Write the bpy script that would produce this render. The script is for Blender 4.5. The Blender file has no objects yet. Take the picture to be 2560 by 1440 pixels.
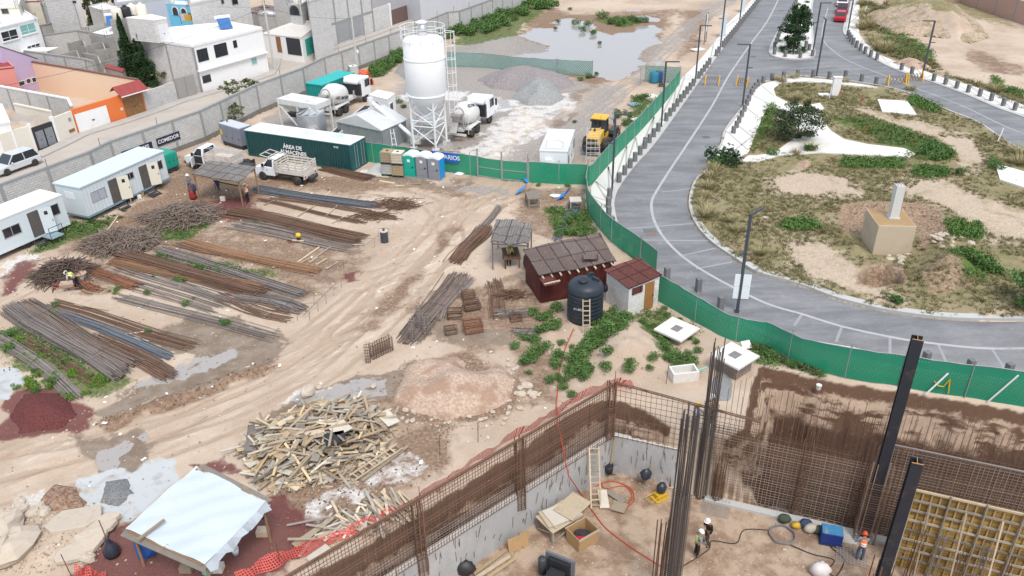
import bpy,math,random
import numpy as np
from mathutils import Vector,Matrix
from math import cos,sin
LS_=np.linspace;RU=random.uniform;RG=random.gauss
random.seed(7);rng=np.random.default_rng(7)
S=bpy.context.scene;COL=S.collection
# --- camera, sky, sun, exposure
F,TH,ROLL,H=2000.0,0.5166,-0.0224,27.018
cT,sT,cR,sR=cos(TH),sin(TH),cos(ROLL),sin(ROLL)
cam=bpy.data.objects.new('camera',bpy.data.cameras.new('camera'));COL.objects.link(cam)
_fw=Vector((0,cT,-sT));_up=Vector((0,sT,cT));_rt=Vector((1,0,0))
_R=_rt*cR+_up*sR;_U=_up*cR-_rt*sR
cam.matrix_world=Matrix(((_R.x,_U.x,-_fw.x,0),(_R.y,_U.y,-_fw.y,0),(_R.z,_U.z,-_fw.z,H),(0,0,0,1)))
cam.data.sensor_width=36;cam.data.lens=F/2560*36;cam.data.clip_end=6000;cam.data.clip_start=.5
S.camera=cam
W=bpy.data.worlds.new('World');S.world=W;W.use_nodes=True
nt=W.node_tree;bg=nt.nodes['Background']
sky=nt.nodes.new('ShaderNodeTexSky');sky.sky_type='NISHITA';sky.sun_disc=False
SUN_EL,SUN_AZ=math.radians(58),math.radians(160)
sky.sun_elevation=SUN_EL;sky.sun_rotation=SUN_AZ;sky.air_density=1.0;sky.dust_density=4.0;sky.ozone_density=1.0
mxw=nt.nodes.new('ShaderNodeMix');mxw.data_type='RGBA';mxw.inputs[0].default_value=.5;mxw.inputs[7].default_value=(6.6,7.2,8.0,1)
nt.links.new(sky.outputs[0],mxw.inputs[6]);nt.links.new(mxw.outputs[2],bg.inputs[0]);bg.inputs[1].default_value=.12
sl=bpy.data.lights.new('sun','SUN');sl.energy=1.5;sl.angle=math.radians(20);sl.color=(1,.96,.9)
sun=bpy.data.objects.new('sun',sl);COL.objects.link(sun)
_d=Vector((sin(SUN_AZ)*cos(SUN_EL),cos(SUN_AZ)*cos(SUN_EL),sin(SUN_EL)))
sun.rotation_euler=_d.to_track_quat('Z','Y').to_euler();sun.location=(0,-20,60)
S.view_settings.view_transform='Standard';S.view_settings.look='None'
S.view_settings.exposure=0.62;S.view_settings.gamma=1
# --- survey: a point of the photograph to the place at height z
def G(px,py,z=0.0):
 x=px-1280;y=py-720
 a=(cR*x+sR*y)/F;b=(sR*x-cR*y)/F
 d=Vector((a,cT+b*sT,-sT+b*cT));t=(z-H)/d.z
 return Vector((d.x*t,d.y*t,z))
def G2(p,z=0.0):v=G(p[0],p[1],z);return(v.x,v.y)
def yaw(a,b):return math.atan2(b[1]-a[1],b[0]-a[0])
class Plane:
 def __init__(s,a,b):
  s.a=Vector((a[0],a[1],0));s.u=Vector((b[0]-a[0],b[1]-a[1],0));s.len=s.u.length;s.u.normalize()
  s.n=Vector((s.u.y,-s.u.x,0));s.yaw=math.atan2(s.u.y,s.u.x)
 def at(s,px,py):
  q=G(px,py,-5.0);c=Vector((0,0,H));d=q-c
  t=(s.a-c).dot(s.n)/d.dot(s.n);w=c+d*t
  return((w-s.a).dot(s.u),w.z)
 def rect(s,x0,y0,x1,y1):
  a=s.at(x0,y0);b=s.at(x1,y1);c=s.at(x0,y1);d=s.at(x1,y0)
  return(min((a[0]+c[0])/2,(b[0]+d[0])/2),max((a[0]+c[0])/2,(b[0]+d[0])/2),min((c[1]+b[1])/2,(a[1]+d[1])/2),max((c[1]+b[1])/2,(a[1]+d[1])/2))
  # --- mesh collector
class MB:
 def __init__(s):s.v=[];s.f=[];s.m=[];s.mi=0
 def add(s,vs,fs):
  o=len(s.v);s.v+=[tuple(p) for p in vs]
  for f in fs:s.f.append(tuple(i+o for i in f));s.m.append(s.mi)
  return s
 def box(s,x0,x1,y0,y1,z0,z1,R=None):
  vs=[(x,y,z) for z in(z0,z1) for x,y in((x0,y0),(x1,y0),(x1,y1),(x0,y1))]
  if R is not None:vs=[R@Vector(p) for p in vs]
  return s.add(vs,[(3,2,1,0),(4,5,6,7),(0,1,5,4),(1,2,6,5),(2,3,7,6),(3,0,4,7)])
 def bar(s,p,q,w=.05,h=None,up=(0,0,1)):
  p=Vector(p);q=Vector(q);h=h or w;d=(q-p)
  if d.length<1e-6:return s
  d.normalize();u=Vector(up)
  if abs(d.dot(u))>.98:u=Vector((1,0,0))
  a=d.cross(u).normalized()*w/2;b=d.cross(a).normalized()*h/2
  vs=[p-a-b,p+a-b,p+a+b,p-a+b,q-a-b,q+a-b,q+a+b,q-a+b]
  return s.add(vs,[(0,1,2,3),(7,6,5,4),(4,5,1,0),(5,6,2,1),(6,7,3,2),(7,4,0,3)])
 def tube(s,pts,r=.03,n=6,r2=None,cap=True):
  pts=[Vector(p) for p in pts];k=len(pts);rings=[]
  a0=None
  for i,p in enumerate(pts):
   d=(pts[min(i+1,k-1)]-pts[max(i-1,0)]).normalized()
   if a0 is None:
    a0=d.orthogonal().normalized()
   a=(a0-d*a0.dot(d))
   a=a.normalized() if a.length>1e-5 else d.orthogonal().normalized()
   a0=a;b=d.cross(a);rr=r if r2 is None else r+(r2-r)*i/(k-1)
   rings.append([p+a*rr*cos(2*math.pi*j/n)+b*rr*sin(2*math.pi*j/n) for j in range(n)])
  vs=[q for g in rings for q in g];fs=[]
  for i in range(k-1):
   for j in range(n):fs.append((i*n+j,i*n+(j+1)%n,(i+1)*n+(j+1)%n,(i+1)*n+j))
  if cap:fs+=[tuple(range(n))[::-1],tuple((k-1)*n+j for j in range(n))]
  return s.add(vs,fs)
 def lathe(s,prof,c=(0,0,0),n=20,axis='z',R=None):
  vs=[];fs=[]
  for r,z in prof:
   for j in range(n):
    t=2*math.pi*j/n;x,y=r*cos(t),r*sin(t)
    p=Vector((x,y,z)) if axis=='z' else(Vector((z,x,y)) if axis=='x' else Vector((x,z,y)))
    if R is not None:p=R@p
    vs.append(p+Vector(c))
  for i in range(len(prof)-1):
   for j in range(n):fs.append((i*n+j,i*n+(j+1)%n,(i+1)*n+(j+1)%n,(i+1)*n+j))
  k=len(prof)-1
  fs+=[tuple(range(n))[::-1],tuple(k*n+j for j in range(n))]
  return s.add(vs,fs)
 def prism(s,poly,z0,z1):
  n=len(poly);za=z0 if hasattr(z0,'__len__') else[z0]*n;zb=z1 if hasattr(z1,'__len__') else[z1]*n
  ar=sum(poly[i][0]*poly[(i+1)%n][1]-poly[(i+1)%n][0]*poly[i][1] for i in range(n))
  idx=list(range(n)) if ar>0 else list(range(n))[::-1]
  vs=[(poly[i][0],poly[i][1],za[i]) for i in idx]+[(poly[i][0],poly[i][1],zb[i]) for i in idx]
  return s.add(vs,[tuple(range(n))[::-1],tuple(range(n,2*n))]+[(i,(i+1)%n,n+(i+1)%n,n+i) for i in range(n)])
 def side(s,poly,y0,y1,taper=0):
  n=len(poly);vs=[(p[0],y0,p[1]) for p in poly]+[(p[0],y1,p[1]) for p in poly]
  return s.add(vs,[tuple(range(n)),tuple(range(n,2*n))[::-1]]+[(i,n+i,n+(i+1)%n,(i+1)%n) for i in range(n)])
 def quad(s,*p):return s.add(p,[tuple(range(len(p)))])
 def ell(s,c,r,n=10,m=6,jit=0,R=None):
  vs=[];fs=[]
  for i in range(m+1):
   t=math.pi*i/m
   for j in range(n):
    u=2*math.pi*j/n;k=1+RU(-jit,jit)
    p=Vector((r[0]*sin(t)*cos(u)*k,r[1]*sin(t)*sin(u)*k,r[2]*cos(t)*k))
    if R is not None:p=R@p
    vs.append(p+Vector(c))
  for i in range(m):
   for j in range(n):fs.append((i*n+j,(i+1)*n+j,(i+1)*n+(j+1)%n,i*n+(j+1)%n))
  return s.add(vs,fs)
 def mesh(s,name,mats):
  me=bpy.data.meshes.new(name);me.from_pydata(s.v,[],s.f)
  for m in(mats if isinstance(mats,(list,tuple)) else[mats]):me.materials.append(m)
  if any(s.m):me.polygons.foreach_set('material_index',s.m)
  me.update();return me
 def build(s,name,mats,parent=None,smooth=False,bevel=0,label=None):
  me=s.mesh(name,mats)
  if smooth:me.polygons.foreach_set('use_smooth',[True]*len(me.polygons))
  o=bpy.data.objects.new(name,me);COL.objects.link(o)
  if parent is not None:o.parent=parent
  if bevel:
   b=o.modifiers.new('bevel','BEVEL');b.width=bevel;b.segments=2;b.limit_method='ANGLE';b.angle_limit=.7
  if label:o['label']=label
  return o
def tag(o,label=None,cat=None,group=None,kind=None):
 if label:o['label']=label
 if cat:o['category']=cat
 if group:o['group']=group
 if kind:o['kind']=kind
 return o
def thing(name,label,cat,loc=(0,0,0),rz=0,group=None):
 o=bpy.data.objects.new(name,None);COL.objects.link(o);o.empty_display_size=.3
 o.location=loc;o.rotation_euler=(0,0,rz);return tag(o,label,cat,group)
KIDS={}
def dup(root,loc,rz=None,label=None,group=None,scale=None):
 def cp(o,par):
  c=o.copy();COL.objects.link(c)
  if par is not None:c.parent=par
  for k in KIDS.setdefault(o.name,[x for x in bpy.data.objects if x.parent==o]):cp(k,c)
  return c
 r=cp(root,None);r.location=loc
 if rz is not None:r.rotation_euler=(0,0,rz)
 if scale is not None:r.scale=scale if hasattr(scale,'__len__') else(scale,)*3
 if label:r['label']=label
 if group:r['group']=group
 return r
def place(o,loc,rz=0,scale=None):
 o.location=loc;o.rotation_euler=(0,0,rz)
 if scale is not None:o.scale=scale if hasattr(scale,'__len__') else(scale,)*3
 return o
 # --- materials
class NT:
 def __init__(s,name):
  s.m=bpy.data.materials.new(name);s.m.use_nodes=True;s.t=s.m.node_tree;s.n=s.t.nodes
  s.p=s.n['Principled BSDF']
 def add(s,typ,**k):
  n=s.n.new('ShaderNode'+typ)
  for a,b in k.items():
   if a[0]=='i':n.inputs[int(a[1:])].default_value=b
   else:setattr(n,a,b)
  return n
 def ln(s,a,b,o=0,i=0):s.t.links.new(a.outputs[o] if not hasattr(a,'is_output') else a,b.inputs[i] if not hasattr(b,'is_output') else b)
 def math(s,op,a,b=None,clamp=False):
  n=s.n.new('ShaderNodeMath');n.operation=op;n.use_clamp=clamp
  for i,x in enumerate((a,b)):
   if x is None:continue
   if isinstance(x,(int,float)):n.inputs[i].default_value=x
   else:s.t.links.new(x,n.inputs[i])
  return n.outputs[0]
 def mix(s,fac,a,b,typ='MIX'):
  n=s.n.new('ShaderNodeMix');n.data_type='RGBA';n.blend_type=typ
  for sock,x in((n.inputs[0],fac),(n.inputs[6],a),(n.inputs[7],b)):
   if isinstance(x,(int,float)):sock.default_value=x
   elif isinstance(x,(tuple,list)):sock.default_value=(*x[:3],1)
   else:s.t.links.new(x,sock)
  return n.outputs[2]
 def noise(s,vec,scale,det=4,rough=.6,out=0):
  n=s.n.new('ShaderNodeTexNoise');n.inputs['Scale'].default_value=scale;n.inputs['Detail'].default_value=det;n.inputs['Roughness'].default_value=rough
  if vec is not None:s.t.links.new(vec,n.inputs['Vector'])
  return n.outputs[out]
 def ramp(s,fac,lo,hi):
  n=s.n.new('ShaderNodeMapRange');n.interpolation_type='SMOOTHSTEP';n.inputs[1].default_value=lo;n.inputs[2].default_value=hi
  s.t.links.new(fac,n.inputs[0]);return n.outputs[0]
MATS={}
def M(name,col=(.5,.5,.5),rough=.75,var=.18,sc=3.0,metal=0,dirt=None,dsc=1.2,damt=.5,bump=0,bsc=40,spec=.4,corr=None,alpha=1,vec=(1,1,1),emis=None,isl=0):
 if name in MATS:return MATS[name]
 k=NT(name);p=k.p;tc=k.add('TexCoord');ob=tc.outputs['Object']
 if vec!=(1,1,1):
  mp=k.add('Mapping');mp.inputs['Scale'].default_value=vec;k.ln(ob,mp);ob2=mp.outputs[0]
 else:ob2=ob
 n1=k.noise(ob2,sc,5);n2=k.noise(ob2,sc*9,3)
 f=k.math('ADD',k.math('MULTIPLY',k.math('SUBTRACT',n1,.5),2.2*var),k.math('MULTIPLY',k.math('SUBTRACT',n2,.5),var*1.3))
 f=k.math('ADD',f,1.0)
 if isl:
  ri=k.math('FRACT',k.math('ADD',k.add('NewGeometry').outputs['Random Per Island'],k.add('ObjectInfo').outputs['Random']));f=k.math('MULTIPLY',f,k.math('ADD',k.math('MULTIPLY',ri,isl*1.6),1-isl*.7))
 c=k.mix(1.0,col,(1,1,1),'MULTIPLY');cb=k.n.new('ShaderNodeCombineColor')
 for i in range(3):k.t.links.new(f,cb.inputs[i])
 c=k.mix(1.0,col,cb.outputs[0],'MULTIPLY')
 if dirt:
  d=k.ramp(k.noise(ob2,dsc,6,.7),.5,.72);c=k.mix(k.math('MULTIPLY',d,damt),c,dirt)
 k.t.links.new(c,p.inputs['Base Color'])
 p.inputs['Roughness'].default_value=rough;p.inputs['Metallic'].default_value=metal;p.inputs['Specular IOR Level'].default_value=spec
 h=None
 if bump:h=k.noise(ob2,bsc,4)
 if corr:
  sx=k.add('SeparateXYZ');k.ln(ob,sx);a=sx.outputs[corr[0]%3]
  if corr[0]==3:a=k.math('ADD',sx.outputs[0],sx.outputs[1])
  w=k.math('SINE',k.math('MULTIPLY',a,6.2832/corr[1]))
  b=k.add('Bump');b.inputs['Strength'].default_value=corr[2];b.inputs['Distance'].default_value=.04;k.t.links.new(w,b.inputs['Height']);k.t.links.new(b.outputs[0],p.inputs['Normal'])
 elif bump:
  b=k.add('Bump');b.inputs['Strength'].default_value=bump;b.inputs['Distance'].default_value=.03;k.t.links.new(h,b.inputs['Height']);k.t.links.new(b.outputs[0],p.inputs['Normal'])
 if alpha<1:p.inputs['Alpha'].default_value=alpha
 if emis:p.inputs['Emission Color'].default_value=(*emis,1)
 MATS[name]=k.m;return k.m
def Mblock(name,col,mortar,bw=.4,bh=.2,var=.11,ms=.012,stain=(.33,.32,.31),samt=.45):
 if name in MATS:return MATS[name]
 k=NT(name);p=k.p;tc=k.add('TexCoord');sx=k.add('SeparateXYZ');k.ln(tc.outputs['Object'],sx)
 cb=k.add('CombineXYZ');k.t.links.new(k.math('ADD',sx.outputs[0],sx.outputs[1]),cb.inputs[0]);k.t.links.new(sx.outputs[2],cb.inputs[1])
 b=k.add('TexBrick');k.ln(cb,b);b.inputs['Scale'].default_value=1;b.inputs['Brick Width'].default_value=bw;b.inputs['Row Height'].default_value=bh
 b.inputs['Mortar Size'].default_value=ms;b.inputs['Mortar Smooth'].default_value=.3;b.inputs['Bias'].default_value=0
 b.inputs['Color1'].default_value=(*[x*(1-var) for x in col],1);b.inputs['Color2'].default_value=(*[x*(1+var*.6) for x in col],1);b.inputs['Mortar'].default_value=(*mortar,1)
 n=k.ramp(k.noise(tc.outputs['Object'],.7,6,.7),.48,.75);c=k.mix(k.math('MULTIPLY',n,samt),b.outputs[0],stain)
 k.t.links.new(c,p.inputs['Base Color']);p.inputs['Roughness'].default_value=.9;p.inputs['Specular IOR Level'].default_value=.2
 bp=k.add('Bump');bp.inputs['Strength'].default_value=.5;bp.inputs['Distance'].default_value=.02;bp.invert=True
 k.t.links.new(b.outputs['Fac'],bp.inputs['Height']);k.t.links.new(bp.outputs[0],p.inputs['Normal'])
 MATS[name]=k.m;return k.m
def Mnet(name,col,period,width,col2=None,slant=True,rough=.7,hole=1.0):
 if name in MATS:return MATS[name]
 k=NT(name);p=k.p;tc=k.add('TexCoord');sx=k.add('SeparateXYZ');k.ln(tc.outputs['UV'],sx)
 def st(a):return k.math('LESS_THAN',k.math('FRACT',k.math('DIVIDE',a,period)),width)
 u,v=sx.outputs[0],sx.outputs[1]
 if slant:a,b=k.math('ADD',u,v),k.math('SUBTRACT',k.math('ADD',u,500),v)
 else:a,b=u,v
 m=k.math('MAXIMUM',st(a),st(b)) if slant is not None else st(a)
 nz=k.noise(tc.outputs['UV'],.45,5)
 c=k.mix(k.ramp(nz,.4,.7),col,[x*.62 for x in col]);c=k.mix(k.math('MULTIPLY',k.ramp(nz,.5,.28),.4),c,[min(1,x*1.3+.06) for x in col])
 if col2:c=k.mix(st(b),c,col2)
 k.t.links.new(c,p.inputs['Base Color']);p.inputs['Roughness'].default_value=rough
 k.t.links.new(k.math('MAXIMUM',m,1-hole),p.inputs['Alpha'])
 MATS[name]=k.m;return k.m
def quad_uv(name,rows,mat,parent=None):
 vs=[];fs=[];uv=[];L=0;prev=None
 for b,t in rows:
  b=Vector(b);t=Vector(t)
  if prev is not None:L+=(b-prev).length
  prev=b;vs+=[b,t];uv+=[(L,0),(L,(t-b).length)]
 for i in range(len(rows)-1):fs.append((2*i,2*i+2,2*i+3,2*i+1))
 me=bpy.data.meshes.new(name);me.from_pydata(vs,[],fs);me.materials.append(mat);l=me.uv_layers.new(name='UVMap')
 for lp in me.loops:l.data[lp.index].uv=uv[lp.vertex_index]
 o=bpy.data.objects.new(name,me);COL.objects.link(o)
 if parent is not None:o.parent=parent
 return o
def text(name,s,size,mat,loc,rot,parent=None,depth=.004,align='CENTER',bold=.0):
 cu=bpy.data.curves.new(name,'FONT');cu.body=s;cu.size=size;cu.extrude=depth;cu.align_x=align;cu.align_y='CENTER';cu.offset=bold
 tmp=bpy.data.objects.new('tmp',cu);COL.objects.link(tmp);dg=bpy.context.evaluated_depsgraph_get()
 me=bpy.data.meshes.new_from_object(tmp.evaluated_get(dg));bpy.data.objects.remove(tmp);bpy.data.curves.remove(cu)
 me.materials.clear();me.materials.append(mat)
 o=bpy.data.objects.new(name,me);COL.objects.link(o);o.location=loc;o.rotation_euler=rot
 if parent is not None:o.parent=parent
 return o
white=M('white_paint',(.78,.79,.79),.5,.06,1.5,dirt=(.5,.47,.42),dsc=.8,damt=.25)
offwhite=M('off_white_paint',(.66,.64,.59),.6,.1,2,dirt=(.33,.28,.22),dsc=1.5,damt=.5)
black=M('black_plastic',(.025,.026,.03),.5,.2)
rubber=M('tyre_rubber',(.035,.034,.033),.85,.25,6,dirt=(.3,.25,.2),dsc=3,damt=.4)
glass=M('dark_glass',(.02,.025,.03),.08,.1,spec=.8)
chrome=M('bright_metal',(.6,.61,.62),.3,.08,metal=.9)
steel=M('galvanised_steel',(.48,.5,.52),.45,.15,metal=.6)
rust=M('rusty_rebar',(.135,.078,.052),.85,.3,8,dirt=(.22,.11,.06),dsc=3,damt=.5,isl=0.6)
rust2=M('orange_rust',(.21,.095,.052),.85,.3,8,isl=0.5)
grebar=M('grey_rebar',(.19,.165,.15),.8,.3,8,dirt=(.13,.085,.06),dsc=2,damt=.5,isl=0.6)
srebar=M('blue_grey_steel_bar',(.15,.165,.185),.55,.25,8,metal=.3,isl=0.4)
wood=M('pale_wood',(.42,.345,.245),.85,.25,3,vec=(1,1,4),dirt=(.28,.22,.16),dsc=2,damt=.5,isl=0.55)
woodg=M('weathered_wood',(.29,.255,.215),.9,.25,3,dirt=(.2,.17,.14),dsc=2,damt=.5,isl=0.6)
woody=M('yellow_wood',(.44,.33,.19),.8,.2,3,isl=0.5)
woodd=M('dark_wood',(.16,.12,.085),.9,.3,3,isl=0.5)
conc=M('concrete',(.50,.495,.48),.9,.18,1.2,dirt=(.3,.29,.27),dsc=.9,damt=.6,bump=.2)
concw=M('pale_concrete',(.66,.64,.6),.9,.12,1.2,dirt=(.4,.37,.33),dsc=1.1,damt=.45)
concd=M('grey_cast_concrete',(.38,.385,.385),.85,.2,.9,dirt=(.50,.5,.49),dsc=.5,damt=.8,vec=(1,1,.5))
darkm=M('dark_metal',(.045,.05,.06),.5,.2)
def panel_noise():pass
# --- terrain
PIT=-4.0
PC=(5.3,33.6);PL=(PC[0]-.765*26,PC[1]-.643*26);PR=(PC[0]+.932*30,PC[1]-.363*30)
def lat(x,y,seed):
 xi=np.floor(x).astype(np.int64);yi=np.floor(y).astype(np.int64);fx=x-xi;fy=y-yi
 fx=fx*fx*(3-2*fx);fy=fy*fy*(3-2*fy)
 def h(a,b):
  n=(a*374761393+b*668265263+seed*974711)&0x7fffffff;n=((n^(n>>13))*1274126177)&0x7fffffff
  return((n^(n>>16))&0xffff)/65535.0
 return(h(xi,yi)*(1-fx)+h(xi+1,yi)*fx)*(1-fy)+(h(xi,yi+1)*(1-fx)+h(xi+1,yi+1)*fx)*fy
def fbm(x,y,s,seed=1,octv=4):
 r=0;a=.5;t=0
 for i in range(octv):r=r+a*lat(x*s,y*s,seed+i*7);t+=a;a*=.5;s*=2.07
 return r/t-.5
def sdf(X,Y,poly):
 P=np.array(poly);n=len(P);d=np.full(X.shape,1e9);ins=np.zeros(X.shape,bool)
 for i in range(n):
  a=P[i];b=P[(i+1)%n];e=b-a;wx=X-a[0];wy=Y-a[1]
  t=np.clip((wx*e[0]+wy*e[1])/(e@e+1e-12),0,1);dx=wx-e[0]*t;dy=wy-e[1]*t
  d=np.minimum(d,dx*dx+dy*dy)
  c=(a[1]<=Y)!=(b[1]<=Y)
  if e[1]!=0:ins^=c&(X<a[0]+(Y-a[1])/e[1]*e[0])
 d=np.sqrt(d);return np.where(ins,d,-d)
def wpoly(px,z=0):return[G2(p,z) for p in px]
def ss(a,b,x):t=np.clip((x-a)/(b-a),0,1);return t*t*(3-2*t)
R_LEFT=[(1942,-75),(1897,0),(1842,75),(1787,150),(1715,252),(1637,360),(1592,410),(1550,467),(1537,500),(1537,522),(1545,560),(1567,605),(1602,637),(1640,675),(1700,722),(1780,770),(1880,815),(2000,862),(2140,895),(2300,925),(2560,955),(3200,985)]
R_RIGHT=[(2145,-75),(2127,0),(2120,32),(2107,72),(2115,92),(2145,120),(2180,145),(2220,167),(2270,187),(2345,212),(2420,240),(2495,272),(2560,295),(2760,375),(3200,560)]
PARK=[(1905,207),(1925,202),(1957,194),(1995,191),(2070,197),(2145,207),(2195,215),(2242,225),(2300,245),(2370,277),(2445,307),(2520,357),(2640,420),(2900,560),(2900,830),(2700,800),(2560,801),(2450,801),(2345,796),(2220,779),(2145,762),(2080,744),(2017,720),(1960,702),(1890,682),(1835,647),(1787,615),(1755,585),(1737,560),(1725,532),(1722,500),(1735,455),(1765,425),(1785,387),(1802,360),(1812,325),(1860,262),(1887,220)]
MEDIAN=[(2012,-60),(1992,0),(1970,45),(1945,82),(1927,118),(1926,135),(1945,145),(1985,149),(2025,146),(2036,137),(2033,115),(2029,60),(2029,20),(2032,0),(2040,-60)]
ROADP=wpoly(R_LEFT+R_RIGHT[::-1]);PARKP=wpoly(PARK);MEDP=wpoly(MEDIAN)
def off(t,d):return
RIM=[PL,(PL[0]-1.2,PL[1]+1.3)]+[G2(p) for p in((815,1405),(880,1372),(985,1312),(1060,1262),(1127,1222),(1200,1180),(1280,1130),(1350,1080),(1412,1032),(1470,1002),(1530,992),(1600,1012),(1690,1062),(1745,1088),(1800,1092),(1852,1062),(1862,1000),(1890,908),(2000,928),(2100,947),(2250,970),(2400,994),(2560,1020))]+[(45,25),(45,3),(-22,3)]
MOUNDS=[([(1465,850),(1530,790),(1620,800),(1690,870),(1680,930),(1560,960),(1470,930)],1.0,2.2,3),([(1320,830),(1400,770),(1440,830),(1380,900),(1320,890)],.35,1.5,5),([(2090,520),(2150,515),(2330,525),(2390,590),(2330,640),(2170,650),(2090,600)],-.55,1.6,4),([(2290,640),(2420,610),(2480,660),(2420,740),(2310,740),(2250,700)],.9,2.4,6),([(2140,690),(2165,672),(2210,668),(2252,684),(2262,712),(2190,722),(2150,712)],-1.7,.4,8),([(2060,600),(2150,590),(2200,640),(2120,660)],.25,1.5,9),([(1985,405),(2020,398),(2050,415),(2010,422)],.5,1.2,10),([(2150,30),(2260,8),(2370,12),(2440,55),(2470,95),(2400,110),(2260,75)],2.6,5.0,11),([(1290,60),(1420,0),(1700,0),(1640,120),(1500,205),(1280,150)],-.03,3,12),([(230,1058),(420,985),(600,925),(700,895),(690,925),(480,1000),(260,1078)],.28,.6,13),([(2220,160),(2260,150),(2330,170),(2310,178)],.6,1.5,14),([(0,1350),(60,1290),(120,1250),(270,1290),(250,1380),(150,1440),(0,1440)],.35,1.2,15),([(2430,130),(2500,112),(2560,150),(2560,190),(2450,165)],-.1,2,16)]
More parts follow.
